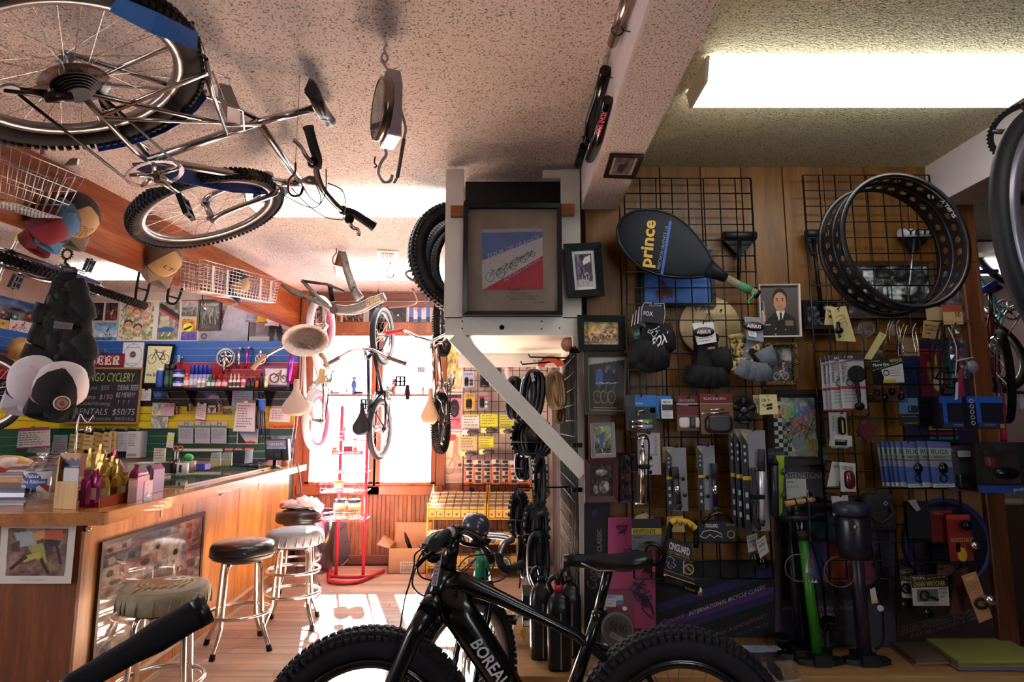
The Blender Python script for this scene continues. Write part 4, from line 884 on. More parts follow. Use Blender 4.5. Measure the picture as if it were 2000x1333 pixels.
sheet('poster','white signed poster of two trick riders on the left side wall','poster',rectX(20,70,622,654,XW+.008),'cfc8d0',cv=(True,Canvas(50,34,'cfc8d0').rect(0,.85,1,1,'8a4a3a').rider(.5,.5,.07,'383038',asp=1.4).rider(.15,.85,.09,'c03048',asp=1.4)),ln=0)
sheet('poster','yellow photo of a rider with raised arms at the left edge','poster',rectX(-6,19,622,652,XW+.008),'b8a060',cv=(True,Canvas(26,40,'c0a45a').line(.5,.3,.5,.95,.14,'d8c060').line(.5,.4,.2,.08,.07,'b08060').line(.5,.4,.8,.08,.07,'b08060').ell(.5,.22,.1,.08,'6a4a3a')))
sheet('sticker','round green sticker on the crowd poster','sticker',rectX(24,36,612,624,XW+.016),'3a6a68',cv=(True,Canvas(16,16,'40384a').ell(.5,.5,.5,.5,'2f7a70').ell(.5,.5,.25,.2,'c8d8d0')))
bs=T_('sign','red sign with white slab letters hanging above the chalk board','sign',PY(202,704,YW-.03));q=R_(166,691,241,717,YW-.03);P_(bs,'board',SL(q,(0,.02,0)),_w('8c1c2c',.4))
e=MB()
for a in(sub(q,.0,0,1,.05),sub(q,0,.95,1,1),sub(q,0,0,.015,1),sub(q,.985,0,1,1)):e.slab(a,(0,-.004,0))
P_(bs,'edge',e,_w('5c1420',.4))
SLAB={'B':[(0,0,.34,1),(0,0,.85,.16),(0,.84,.85,1),(.1,.42,.85,.58),(.66,.1,1,.46),(.66,.54,1,.9)],'E':[(.1,0,.42,1),(0,0,.95,.15),(0,.85,.95,1),(.3,.42,.72,.58),(.82,0,.98,.3),(.82,.7,.98,1),(.66,.3,.78,.7)],'R':[(.08,0,.38,1),(0,0,.8,.15),(0,.88,.5,1),(.3,.42,.8,.56),(.62,.08,.94,.48),(.55,.54,.82,.9),(.55,.86,1.,1)]}
lb_=MB()
for i,ch in enumerate('BEER'):
 for(a,b,c_,d_)in SLAB[ch]:lb_.slab(sub(q,.10+i*.208+a*.175,.16+b*.68,.10+i*.208+c_*.175,.16+d_*.68),(0,-.003,0))
P_(bs,'lettering',lb_,_w('ded6cc',.5));P_(bs,'hanger',TU([bil(q,.35,1),PY(207,683,YW-.02),bil(q,.62,1)],.0025,5),_w('6a6460',.5));P_(bs,'hook',BX(PY(207,686,YW-.015),(.015,.03,.04)),CHROME)
q=R_(239,669,280,719,YW-.006);ct=sheet('certificate','white best bike shop certificate with a round seal','certificate',q,'d2d2da',cv=(True,Canvas(40,50,'d6d6de').ring(.5,.5,.46,.47,.03,'8a8a94').ell(.5,.48,.17,.14,'7a6a6a').ell(.5,.48,.12,.1,'4a3a40')),txt=[('BEST BIKE SHOP',.2,.18,.8,.23,'40404a'),('2012',.44,.45,.56,.5,'d8d0d0'),('DURANGO CYCLERY',.2,.82,.75,.86,'50505a')])
c=Canvas(56,80,'d6d0a8');c.ring(.22,.36,.17,.12,.07,'241c20').ring(.78,.36,.17,.12,.07,'241c20').line(.22,.36,.36,.12,.018,'241c20',1.4).line(.36,.16,.68,.2,.018,'241c20',1.4).line(.36,.18,.55,.36,.02,'241c20',1.4).line(.55,.38,.68,.16,.018,'241c20',1.4).line(.68,.22,.78,.36,.014,'241c20',1.4).line(.55,.36,.78,.36,.014,'241c20',1.4).line(.28,.1,.4,.13,.016,'241c20',1.4).line(.6,.14,.76,.13,.02,'a8702c',1.4)
_a('black framed cream print of a black bicycle',Q_([(278,752),(327,753),(343,673),(286,672)],YW-.025),.018,BLACK,c,txt=[('the BIKE',.06,.74,.7,.82,'26222a')],depth=.012)
q=Q_([(126,826),(268,827),(279,721),(140,720)],YW-.03);chb=T_('chalk_board','wood framed chalk board with coloured chalk price list','chalk board',PY(205,775,YW-.03));P_(chb,'slate',SL(q,(0,.008,0)),_c('slate',[(.3,'1a1a24'),(.7,'24242e')],6,4,.8))
e=MB()
for a in(sub(q,-.012,-.025,1.012,.012),sub(q,-.012,.985,1.012,1.02),sub(q,.985,0,1.012,1),sub(q,-.012,0,.015,1)):e.slab([p_+Y_(-.006)for p_ in a],(0,.012,0))
P_(chb,'frame',e,_w('a07848',.5))
for s_,a,b_,c_,d_,cc in(('DURANGO CYCLERY',.02,.08,.9,.24,'b4b860'),('Basic Tune  $85',.05,.31,.56,.41,'8a8490'),('Full Tune  $150',.05,.48,.62,.58,'a89098'),('w/Cable/Housing',.1,.61,.6,.7,'98909c'),('DRINK BEER',.68,.3,.97,.4,'b0aab4'),('BE MERRY!',.67,.44,.93,.53,'a8a4b0'),('! ! !',.7,.58,.86,.66,'8c8890'),('RENTALS  $50/75',.12,.74,.95,.87,'a8a8b0'),('Disc Rentals  $65/day',.2,.89,.96,.97,'908c98')):X_(chb,s_,sub(q,a,b_,c_,d_),_w(cc,.9),-.006,.1,.001)
SHY=YS-.16;p0=PY(298,761,SHY);p1=PY(562,761,SHY);sf=T_('wall_shelf','black bracketed shelf of bottles on the striped board','shelf',(p0+p1)/2);zs=p0.z+.016
P_(sf,'board',BX(((p0.x+p1.x)/2,YS-.1,zs-.012),(p1.x-p0.x,.17,.022)),BLACK)
for bx in(362,437,515):P_(sf,'bracket',SL([V((PY(bx,770,SHY).x,YS-.02,zs-.024)),V((PY(bx,770,SHY).x,YS-.16,zs-.024)),V((PY(bx,770,SHY).x,YS-.02,zs-.16))],(.008,0,0)),BLACK)
def _i(x0,x1,yt,label,body,cap_,lab=None,kind='bottle',group=None,name='bottle',cat='bottle',caph=.2,dy=0,z=None,cnt=1):
 yb=757
 for i in range(cnt):
  k=(x1-x0)/cnt;a,b_=PY(x0+k*i,yb,SHY+dy),PY(x0+k*(i+1),yb,SHY+dy);r=(b_.x-a.x)/2*.96;h=PY((x0+x1)/2,yt,SHY+dy).z-zs
  bottle(label,((a.x+b_.x)/2,SHY+dy,zs if z is None else z),r,h,body,cap_,lab,kind,name,cat,group,caph)
_i(304,318,720,'blue bottle with white cap at the left end of the shelf','1c3f9a','d8d4d8','23489c','can',caph=.16)
_i(320,330,716,'dark green aerosol can beside the blue white-capped bottle','2a3a30','15131a','4a6a4a','can',name='spray_can',cat='can');_i(329,338,716,'dark aerosol can left of the blue tubs','2c3230','15131a','3a4a44','can',name='spray_can',cat='can')
_i(318,328,712,'black aerosol can in the back row of the shelf','17151a','0e0c10',None,'can',dy=.07,name='spray_can',cat='can');_i(330,342,712,'black aerosol can behind the blue tubs','17151a','0e0c10',None,'can',dy=.07,name='spray_can',cat='can')
tz=zs+(PY(350,722,SHY).z-zs)/2
_i(338,359,739,'blue grease tub, lower of the stacked pair','1e3f8e','1a2e6a','c4c4d2','can',name='tub',cat='tub',caph=.3);o_=(PY(348,757,SHY).x,SHY,tz);bottle('blue grease tub, upper of the stacked pair',o_,.052,.085,'1e3f8e','1a2e6a','c4c4d2','can','tub','tub',None,.3)
_i(358,369,730,'orange bottle with dark cap beside the blue tubs','c05a34','c86a40','d8c8c0');
G='tall bottles with blue spray tops'
for i in range(5):_i(369+i*8.4,378+i*8.4,713,'tall bottle with a blue spray top','8a8cc0','20329e','c8c4d4','can',G,dy=.02,caph=.42)
_i(384,402,740,'short cream bottle before the blue spray tops','d4ccc4','dcd6d0','a8a09c',cnt=2,caph=.2,group='short cream bottles')
_i(403,421,732,'small green drip bottle with green cone cap','3c6a4c','1e7a3c','c8d0c8','drip','green drip bottles',cnt=2,caph=.38)
_i(421,445,732,'small red drip bottle with red cone cap','a8304a','96242e','d8b8bc','drip','red drip bottles',cnt=2,caph=.35)
_i(446,469,730,'white drip bottle with white pointed tip','d8d4cc','d8d2cc','4a463c','drip','white drip bottles',cnt=3,caph=.42)
_i(470,480,730,'white drip bottle with red tip','d8ccd0','b83a44','c05a64','drip',caph=.4);_i(481,497,738,'small black bottle among the lubricants','1c1a20','131117','3a363c',cnt=2,group='small black bottles')
_i(498,505,736,'small orange bottle with black cap','b8502c','141216',None,caph=.35);_i(505,515,728,'dark tall bottle beside the framed cartoon','2a2832','141218',None,dy=.04);_i(516,523,736,'yellow and white tube right of the dark bottles','d8c43a','e0dcd8','e0dcd0','can')
c=Canvas(44,36,'c8c0c4').noise(.15,9,6).ring(.4,.6,.2,.25,.18,'3a3438').ring(.85,.65,.15,.2,.15,'3a3438').line(.4,.6,.6,.3,.03,'50484a').line(.6,.3,.85,.65,.03,'50484a').line(.65,.45,.72,.15,.05,'6a6064')
_a('purple framed pencil drawing of a cyclist leaning on the shelf',Q_([(516,756),(565,757),(566,716),(513,715)],SHY+.03),.02,_w('5a4468',.4),c,depth=.012)
def _p(label,px,rpx,arm_to,col=CHROME,ring=True,teeth=44,aw=.012):
 c_=PY(*px,YW-.04);r_=rpx/FPX*5.8;e_=PY(*arm_to,YW-.05);T=T_('crankset',label,'crankset',c_);M=_e(c_,(0,-1,0),(1,0,0))
 if ring:
  b=MB();n=teeth*2;pr=[(2*PI*i/n,r_ if i%2 else r_*.93)for i in range(n)];vs=[M@V((q_*cos(a),q_*sin(a),z))for z in(0,.004)for a,q_ in pr]+[M@V((r_*.78*cos(a),r_*.78*sin(a),z))for z in(0,.004)for a,q_ in pr]
  b.add(vs,[(n+i,n+(i+1)%n,3*n+(i+1)%n,3*n+i)for i in range(n)]+[(i,(i+1)%n,n+(i+1)%n,n+i)for i in range(n)]+[(2*n+i,2*n+(i+1)%n,3*n+(i+1)%n,3*n+i)for i in range(n)]);P_(T,'chainring',b,col)
  s_=MB()
  for k in range(5):a=2*PI*k/5+PI/2;s_.tube([M@Z_(.006),M@V((r_*.8*cos(a),r_*.8*sin(a),.006))],[r_*.18,r_*.09],8)
  P_(T,'spider',s_,col);P_(T,'inner_ring',TO(c_+Y_(-.003),(0,1,0),r_*.62,r_*.04,30,6),col)
 P_(T,'crank_arm',TU([c_+Y_(-.012),(c_+e_)/2+Y_(-.012),e_+Y_(-.01)],[aw*1.25,aw,aw*1.1],10),col);P_(T,'axle_eye',CY(e_+Y_(-.024),e_+Y_(.004),aw*.6,10),DARKM);P_(T,'peg',BX(c_+V((0,.02,.01)),(.02,.05,.02)),STEEL);return T
_p('large silver chainring and crank arm on the blue slats',(441,699),19.5,(437,730));_p('plain silver crank arm beside the large chainring',(469,683),4,(466,719),_w('c8c4c8',.2,1.),False,aw=.014)
_p('purple crank arm on the blue slats',(486,682),4,(480,719),_w('b03a9a',.25,.8),False,aw=.013);_p('small silver toothed wheel hanging by its crank arm',(509,702),11,(511,682),CHROME,True,28)
a,b_=PY(573,683,YW-.09),PY(563,745,YW-.13);sp=T_('seat_post','purple metal seat post hanging before the slatted board','seat post',a);P_(sp,'tube',CY(a,b_,.022,16),_w('9a3ab8',.25,.7));P_(sp,'clamp',BX(a+Z_(.015),(.06,.04,.03),None,.006),DARKM);P_(sp,'hook',TU([a+Z_(.03),V((a.x,YW,a.z+.05))],.004,5),STEEL)
hk=_d('slat_hook',BX(PY(351,701,YW-.02),(.028,.03,.07)).tube([PY(353,694,YW-.03),PY(357,700,YW-.05)],.004,5),CHROME,'bare chrome display hook on the blue slats right of the framed bicycle print','hook')
S=sheet
YN=YW-.012
S('note','white note in a black clip below the framed bicycle print','note',R_(276,760,295,783,YN),'d0ccd2',ln=6,clip=2,seed=1)
S('postcard','blue mountain postcard under the shelf left end','postcard',Q_([(303,780),(331,779),(326,766),(299,767)],YN),'c0c8d8',cv=(False,Canvas(30,18,'3a6ab8').noise(.2,2,5).poly([(0,1),(.2,.5),(.4,.8),(.6,.45),(1,.9),(1,1)],'3a3a44')))
S('postcard','blue postcard with a pale hill under the shelf bracket','postcard',Q_([(402,779),(430,780),(424,768),(397,767)],YN),'c0c8d8',cv=(False,Canvas(30,18,'3a66b0').poly([(.1,1),(.3,.6),(.6,.3),(1,.6),(1,1)],'b0a0a8')))
S('poster','torn landscape print hanging on the yellow slats','poster',R_(296,787,329,837,YN),'a8a49a',cv=(False,Canvas(34,50,'b8b8b0').grad('a8b0b4','c8c090',0,.5).grad('8a8a86','b0acac',.5,1).noise(.4,6,10)))
S('memo','pink memo sheet with two magnets','memo',Q_([(313,813),(339,813),(341,789),(319,788)],YN-.01),'cdb4c0',txt=[('o',.2,.05,.5,.3,'7a6a74'),('o',.62,.04,.95,.28,'a83040')],ln=0)
S('note_pad','bundle of white order slips in a black clip','note',Q_([(381,818),(400,821),(403,788),(386,787)],YN-.01),'d4cccc',.008,7,clip=2,seed=3)
S('photo','black and white photo of a person with arms raised','photo',R_(405,792,423,808,YN),'302c30',cv=(True,Canvas(24,20,'c8c4c4').ell(.5,.5,.2,.3,'3a3438').line(.5,.6,.1,.2,.06,'3a3438').line(.5,.6,.9,.2,.06,'3a3438').line(.4,1,.5,.5,.08,'4a4448')))
S('photo','tiny dark photo below the key hooks','photo',Q_([(436,809),(453,808),(450,799),(434,800)],YN),'302c30',cv=(True,noisecv(16,12,'5a5860',.5,3)))
S('notice','pale blue letter pinned on the black slats','letter',R_(453,762,493,799,YN),'9ab0d0',ln=5,seed=4,lv=(.1,.7))
S('clipboard','clipboard with printed sheets hanging on the yellow slats','clipboard',Q_([(455,843),(497,844),(499,786),(463,785)],YN-.02),'d6d2d8',.01,9,clip=1,seed=5,head=[(-.06,.03,'8a7a74')])
S('price_list','white printed price list with a small logo on the yellow slats','sheet',Q_([(525,824),(566,825),(568,799),(528,798)],YN),'d6d2d6',ln=6,seed=6)
S('sign_strip','orange paper strip reading about trees','sign',Q_([(526,837),(580,836),(584,829),(524,830)],YN),'d85a30',txt=[('Trees are the answer',.08,.2,.96,.9,'6a1c10')])
S('photo','sunset canyon photo hanging below the clipboard','photo',R_(463,838,504,868,YN),'c8c8cc',cv=(True,Canvas(40,30,'5a86b8').grad('4a7ab4','d8c8a8',0,.9).poly([(0,.1),(.15,.4),(.4,.85),(.6,1),(0,1)],'241a1e').rect(.4,.86,.9,1,'a03a30').ell(.6,.84,.03,.06,'c8302c').ell(.7,.84,.03,.06,'c8302c')))
GB='price cards with green and pink headers'
for i,(a,b_)in enumerate(((346,378),(378,411),(410,443))):
 S('price_card','grey curled price card with green and pink header on the green slats, %s of three'%('left','middle','right')[i],'card',Q_([(a+2,866),(b_-1,867),(b_,824),(a+3,823)],YN-.012),'a4a6b4',.004,8,head=[(0,.18,'c0a0a8'),(.19,.3,'3a8a5c')],txt=[('o~o',.36,.03,.68,.17,'3a2a34')],seed=20+i,group=GB,lv=(.36,.8))
S('note','narrow white note with a yellow sticky slip','note',Q_([(324,874),(338,876),(341,846),(328,845)],YN-.01),'d0d0cc',ln=0,head=[(.22,.52,'d0d850')])
rail=_d('price_rail',SL(R_(347,877,434,882,YN-.01),(0,.008,0)),_w('cccac8',.4),'white notched rail along the green slats','rail')
for(a,b_,lbl)in((439,455,'dark red sticker at the right end of the white rail'),(458,473,'dim red sticker, middle of three on the green slats'),(478,496,'bright red sticker below the canyon photo')):S('sticker',lbl,'sticker',R_(a,875,b_,881,YN),'b03038' if a>470 else'8a3a34',head=[(.35,.7,'d8b0a8')])
S('calendar','white calendar pad with a purple top on the left','calendar',Q_([(30,878),(97,874),(97,834),(32,837)],5.38),'d8ccd2',.006,7,head=[(0,.16,'9a3a78'),(.93,1,'9a3a78')],clip=1,seed=8)
S('note','grey sheet hanging crooked beside the calendar','note',Q_([(99,890),(131,889),(132,850),(105,850)],5.75),'8a8c98',ln=7,seed=9);S('note','white sheet below the calendar pad','note',Q_([(50,882),(95,889),(99,875),(62,873)],5.5),'c8c4cc',ln=3,seed=10)
GT='manila work tags hanging in bunches'
for i,(xa,xb,yt,yb,lbl)in enumerate(((132,150,848,884,'left bunch of manila tags near the chrome rod'),(146,164,846,892,'large tan manila tag behind the chrome rod'),(160,180,849,878,'pale manila tag with cut corners in the middle bunch'),(178,194,844,878,'tilted manila tag right of the pale one'),(184,202,846,884,'deep tan manila tag in the middle bunch'),(198,216,844,886,'long tilted manila tag'),(210,226,842,884,'manila tag next to the white work orders'))):
 S('work_tag',lbl,'tag',Q_([(xa,yb),(xb-2,yb+1),(xb+2,yt+2),(xa+5,yt)],5.80-.012*(i%3)),('c8ab72','b89458','d2ba84','c6a468','bd9a5c','c8ac78','c2a066')[i],.012,3,seed=30+i,ink='8a6a40',txt=[('o',.42,.04,.58,.12,'4a3424')])
S('work_order','white work order pad left of the numbered one','pad',R_(226,844,249,882,5.82),'b4b8c0',.02,10,seed=40);S('work_order','white work order pad with the number 820027','pad',R_(248,843,272,895,5.79),'c0c2c8',.03,6,seed=41,txt=[('820027',.1,.84,.85,.93,'3a3436')],lv=(.1,.6));S('work_order','stack of work orders edge on behind the numbered pad','pad',R_(272,842,280,894,5.82),'8a8a94',.1)
hr=T_('hook_rail','chrome hook rail carrying the work tags','hooks',PY(220,842,5.86));P_(hr,'rod',CY(PY(150,845,5.86),PY(290,840,5.86),.006,8),BLACK)
for bx in(183,205,224,249,271):P_(hr,'hook',BX(PY(bx,838,5.84),(.03,.04,.035),None,.004),CHROME)
for i,(kx,ky,kl)in enumerate(((338,790,'left key bunch on the black slats'),(371,792,'key bunch with a chequered fob under the shelf'),(345,797,'bottle opener and keys beside the memo'),(428,793,'clear vials hanging under the shelf'))):
 k=T_('keys',kl,'keys',PY(kx,ky,YN));P_(k,'ring',TO(PY(kx,ky-8,YN),(0,1,.2),.016,.002,18,5),CHROME)
 for j in range(3):P_(k,'key',BX(PY(kx-4+j*4,ky+6,YN-.004*j),(.014,.004,.055),None,.002).lathe([(.014,-.002),(.014,.002)],_e(PY(kx-4+j*4,ky,YN-.004*j),(0,1,0)),10),(DARKM,STEEL,_w('6a5a48',.4,.7))[j])
bc=T_('cup','blue paper cup stuffed with pens hanging on the black slats','cup',PY(512,795,YN-.04));P_(bc,'body',LA([(.028,-.06),(.036,.06)],TRN(PY(512,792,YN-.05)),16),_w('2f68c8',.5));P_(bc,'rim',TO(PY(512,781,YN-.05),(0,0,1),.036,.003,18,5),_w('c8d0e0',.5))
for j in range(4):P_(bc,'pen',CY(PY(508+j*3,790,YN-.05),PY(505+j*4,766+j*2,YN-.05+.01*j),.005,6),(BLACK,_w('2a5ab0',.4),DARKM,_w('c8c4c0',.4))[j])
ly=T_('lanyard','bunch of black and blue lanyards below the blue cup','lanyard',PY(508,812,YN-.03))
for j in range(5):P_(ly,'cord',TU(M_([PY(505+j*3,795,YN-.03),PY(501+j*4,815,YN-.03),PY(503+j*4,838+j*6,YN-.03)],3),.006,5),(BLACK,_w('22346a',.6),BLACK,_w('2a3ab8',.6),BLACK)[j])
for j,(xa,xb)in enumerate(((586,562),(590,570),(582,574))):_d('cord',TU(M_([PY(xa,640+j*40,YS-.05),PY(xa-2,760,YS-.06),PY(xb,905,YS-.12)],4),.004,5),_w(('cfc0bc','c8bcc0','3a3438')[j],.5),('white cord hanging at the right end of the striped board','second white cord slanting to the counter end','dark cord slanting behind the card terminal')[j],'cord')
_v('tan straw coloured cap hanging at the left side wall',PX(45,690,XL+.14)+V((.05,-.1,0)),(.6,-.5,.6),(.3,-.4,-.8),'9a7648','a8844c','a07c48',1.)
# COUNTER
P1=PZ(205,1003,.93);P2=PZ(598,908,.93);cd=(P2-P1);CL=cd.length;cd.normalize();ci=V((-cd.y,cd.x,0))
def CT(s,d,z):return V((P1.x,P1.y,0))+cd*s+ci*d+Z_(z)
ctr=T_('counter','long oak shop counter with a front of wood panels','counter',(P1.x-.3,P1.y+1.5,0))
top=[CT(0,.0,0),CT(CL,0,0),CT(CL,.7,0),CT(.8,.7,0),CT(.8,2.4,0),CT(0,2.4,0)]
P_(ctr,'worktop',SL([p_+Z_(.885)for p_ in top],(0,0,.045)),W_OAKTOP)
P_(ctr,'top_edge',SL([CT(-.004,-.004,.882),CT(CL,-.004,.882),CT(CL,.02,.882),CT(-.004,.02,.882)],(0,0,.0505)).slab([CT(-.006,-.004,.882),CT(.02,-.004,.882),CT(.02,2.4,.882),CT(-.006,2.4,.882)],(0,0,.0505)),_C('oak_edge','8a4e20','a8682c','bd7f3e','Y',8,.3,coat=.3))
fo=.13;ends=[.08,.98,1.83,CL-.05]
for a,b_ in zip(ends,ends[1:]):P_(ctr,'front_panel',SL([CT(a+.003,fo,.0),CT(b_-.003,fo,0),CT(b_-.003,fo,.884),CT(a+.003,fo,.884)],ci*.02),W_OAK)
P_(ctr,'carcass',SL([CT(.1,fo+.015,0),CT(CL-.06,fo+.015,0),CT(CL-.06,.66,0),CT(.1,.66,0)],(0,0,.88)),_w('4a2a18',.7))
P_(ctr,'end_panel',SL([CT(.08,fo,0),CT(.08,2.3,0),CT(.1,2.3,0),CT(.1,fo,0)],(0,0,.884)),_C('oak_end','5a2c14','6e3a1c','864c28','Z',9,.45,tight=10));P_(ctr,'back_panel',SL([CT(.78,.6,0),CT(.78,2.3,0),CT(.8,2.3,0),CT(.8,.6,0)],(0,0,.884)),_w('4a2a18',.7))
for z,h in((.0,.022),(.085,.018)):P_(ctr,'kick_strip',SL([CT(.1,fo-.012,z),CT(CL-.05,fo-.012,z),CT(CL-.05,fo,z),CT(.1,fo,z)],(0,0,h)),_w('c9b49a',.3))
def PC(x,y,off=0):
 o=CT(0,fo+off,0);d=ray(x,y);return CAMP+d*((o-CAMP).dot(ci)/d.dot(ci))
for px in((430,964),(167,1033)):c_=PC(*px);P_(ctr,'lock',CY(c_-ci*.016,c_,.014,14).ball(c_-ci*.016,.009,8,5),CHROME)
for px in((506,950),(315,999)):c_=PC(*px);P_(ctr,'catch_plate',SL([c_+Z_(-.03)-cd*.008,c_+Z_(-.03)+cd*.008,c_+Z_(.03)+cd*.008,c_+Z_(.03)-cd*.008],-ci*.004),_w('c8c0b8',.4))
q=[PC(174,1306,-.004),PC(384,1216,-.004),PC(398,999,-.004),PC(195,1060,-.004)];c=Canvas(110,120,'a09088');rr_=RR(4);y=0
pal=['8a7a80','b0a098','6a6a7a','a89a9c','c0a890','7a8aa0','b8a4a0','8c6a5a','d0c0b4','5a5460','a07060','9098a8']
while y<1:
 hh=rr_.uniform(.07,.13);x=0
 while x<1:
  ww=rr_.uniform(.1,.24);c.rect(x,y,x+ww,y+hh,rr_.choice(pal));x+=ww
  if rr_.random()<.7:c.ell(x-ww*.5,y+hh*.6,ww*.2,hh*.3,rr_.choice(['4a4448','6a5a58','3a3a48','c8b8a8','a05a4a']))
 y+=hh
c.noise(.35,7,22);_a('large framed collage of riding photos on the counter front',q,.022,_w('2a1a14',.35),c,depth=.012,glaze=True)
Ye=CT(.08,.3,0).y-.02;q=Q_([(-4,1141),(138,1141),(149,1023),(3,1021)],Ye);c=Canvas(70,60,'6a4a40').noise(.35,3,6)
for pts,cc in(([(.1,.1),(.4,.05),(.5,.35),(.2,.4)],'9aa0a0'),([(.55,.05),(.9,.02),(.95,.2),(.6,.25)],'b84a34'),([(.35,.4),(.6,.3),(.7,.75),(.5,.65)],'9a9448'),([(.62,.22),(.9,.25),(.85,.4),(.66,.36)],'201418'),([(.8,.35),(.86,.35),(.95,.75),(.9,.75)],'241618'),([(.05,.35),(.2,.25),(.22,.5),(.1,.5)],'4a2428'),([(.25,.6),(.55,.5),(.6,.6),(.3,.72)],'b0a050'),([(.3,.55),(.05,.85),(.08,.9),(.36,.62)],'2a1a1c'),([(.6,.6),(.75,.95),(.7,.97),(.56,.66)],'1e1216'),([(.4,.1),(.6,.02),(.62,.2),(.45,.28)],'c89048'),([(.7,.7),(.9,.85),(.75,.9)],'8a7a48')):c.poly(pts,cc)
sheet('poster','abstract poster of racing cyclists with a white margin on the counter end','poster',q,'d0ccc4',cv=(None,c)if False else None,txt=[('RACING CYCLISTS',.3,.92,.66,.945,'8a8478')]);_F(bpy.data.objects[[o_.name for o_ in bpy.data.objects if o_.get('label','').startswith('abstract poster')][0]],sub(q,.1,.09,.9,.87),c,.0012)
def stool(label,px,t,cover,top=None,art_=None,wr=False,rings=1,rz=0):
 c_=PT(*px,t);T=T_('bar_stool',label,'stool',(c_.x,c_.y,0),(0,0,rz),'chrome bar stools along the counter',local=True)
 prof=[(.05,.505),(.165,.508),(.178,.52),(.182,.545),(.180,.572),(.17,.592),(.14,.603),(.08,.609),(.001,.611)]
 m=LA(prof,None,40)
 s=P_(T,'seat',m,cover)
 if wr:
  g=MB()
  for k in range(22):
   a=2*PI*k/22+random.uniform(-.1,.1);g.tube([V((.182*cos(a),.182*sin(a),.515)),V((.1845*cos(a+.03),.1845*sin(a+.03),.545)),V((.180*cos(a+.05),.180*sin(a+.05),.573))],[.006,.004,.001],5)
  F_(P_(s,'gathers',g,cover))
 else:P_(s,'piping',TO((0,0,.53),(0,0,1),.181,.004,40,6),cover)
 if art_ is not None:
  q_=[V((-.125,-.125,.609)),V((.125,-.125,.609)),V((.125,.125,.609)),V((-.125,.125,.609))];cv=Canvas(56,56,art_[0])
  art_[1](cv);h,w_=56,56;Pn=[(.165*(cv.x.ravel()[i]*2-1),-.165*(cv.y.ravel()[i]*2-1))for i in range(h*w_)]
  me=MB();zf=lambda r_:float(np.interp(r_,[0,.08,.14,.17,.18],[.6125,.6105,.6045,.594,.575]));keep={}
  idx=np.arange(h*w_).reshape(h,w_);fs=[(idx[i+1,j],idx[i+1,j+1],idx[i,j+1],idx[i,j])for i in range(h-1)for j in range(w_-1)if math.hypot(*Pn[idx[i,j]])<.16]
  mesh=bpy.data.meshes.new('print');mesh.from_pydata([(a,b2,zf(math.hypot(a,b2)))for a,b2 in Pn],[],[list(map(int,f))for f in fs]);mesh.materials.append(vcol('print_seat',.6));aa=cv.a.reshape(-1,3);aa=np.where(aa<=.04045,aa/12.92,((aa+.055)/1.055)**2.4)
  ca=mesh.color_attributes.new('Col','FLOAT_COLOR','POINT');ca.data.foreach_set('color',np.c_[aa,np.ones(len(aa))].ravel().astype(np.float32));link('print',mesh,s)
 P_(T,'swivel_plate',LA([(.12,.49),(.13,.497),(.13,.506),(.05,.506)],None,24),_w('3a3438',.5,.6))
 for k in range(4):
  a=PI/4+k*PI/2;x,y_=cos(a),sin(a)
  l=P_(T,'leg',TU(M_([V((x*r_,y_*r_,z))for r_,z in((.05,.492),(.105,.49),(.128,.465),(.135,.40),(.15,.2),(.16,.13),(.205,.03),(.21,.012))],4),.0115,12),CHROME);P_(l,'foot_cap',TU([V((x*.203,y_*.203,.034)),V((x*.213,y_*.213,0))],[.0145,.0165],12),BLACK)
 for j in range(rings):P_(T,'foot_ring',TO((0,0,.205+j*.14),(0,0,1),.172-j*.006,.0105,48,10),CHROME)
 return T
def skull(cv):
 for k in range(9):cv.ring(.5,.52,.34-k*.03,.34-k*.03,.05,('b09a4a','4a4438')[k%2])
 cv.ell(.5,.45,.2,.2,'8a5a4a').ell(.62,.34,.17,.12,'c4c4bc').ell(.57,.34,.04,.04,'241f20').ell(.68,.34,.04,.04,'241f20').rect(.15,.6,.3,.66,'8a4a44').rect(.4,.62,.6,.68,'a04a40')
 for k in range(6):cv.line(.2+.1*k,.85,.25+.1*k,.75,.02,'3a3634')
LEA=_w('1c1418',.3,coat=.2);TAN=_c('stool_tan',[(.3,'827664'),(.7,'948870')],30,3,.75,.2);GREY=_c('stool_grey',[(.3,'8a8c94'),(.7,'a0a2aa')],25,3,.6,.2)
stool('bar stool with a tan fabric cover printed with a skull, nearest to the camera',(325,1132),2.66,TAN,art_=('8c8070',skull),wr=True,rz=.35)
stool('bar stool with a shiny black seat and single ring',(475,1066),3.63,LEA,rz=.55)
stool('bar stool with a grey fabric cover',(577,1038),4.04,GREY,wr=True,rz=.2,rings=2)
st4=stool('bar stool with a black seat farthest along the counter, bags lying on it',(585,998),4.95,LEA,rz=.5)
c4=PT(585,998,4.95);pb=T_('plastic_bag','crumpled white and blue plastic bags on the farthest stool','bag',c4+Z_(.03));r_=RR(2)
for k,(dx,dz,cc,lx)in enumerate(((-.02,.03,'d8dcec',.15),(.07,.05,'e4e0e8',.10),(.13,.03,'dcd6de',.08))):
 Mx=TRN(V((c4.x+dx,c4.y,.612+dz)))@Matrix.Rotation(.35*k,4,'Y');b=BA((0,0,0),(lx,.08,.035),14,8,Mx)
 b.v=[tuple(V(p_)+V((r_.uniform(-.012,.012),r_.uniform(-.012,.012),r_.uniform(-.01,.012))))for p_ in b.v];b.sm=[False]*len(b.f);P_(pb,'wrap',b,_w(cc,.3))
P_(pb,'red_cap',BA((c4.x-.12,c4.y-.03,.64),(.035,.03,.028),10,6),_w('c84a5a',.5))
ZC=.931
def onc(x,y):return PZ(x,y,ZC)
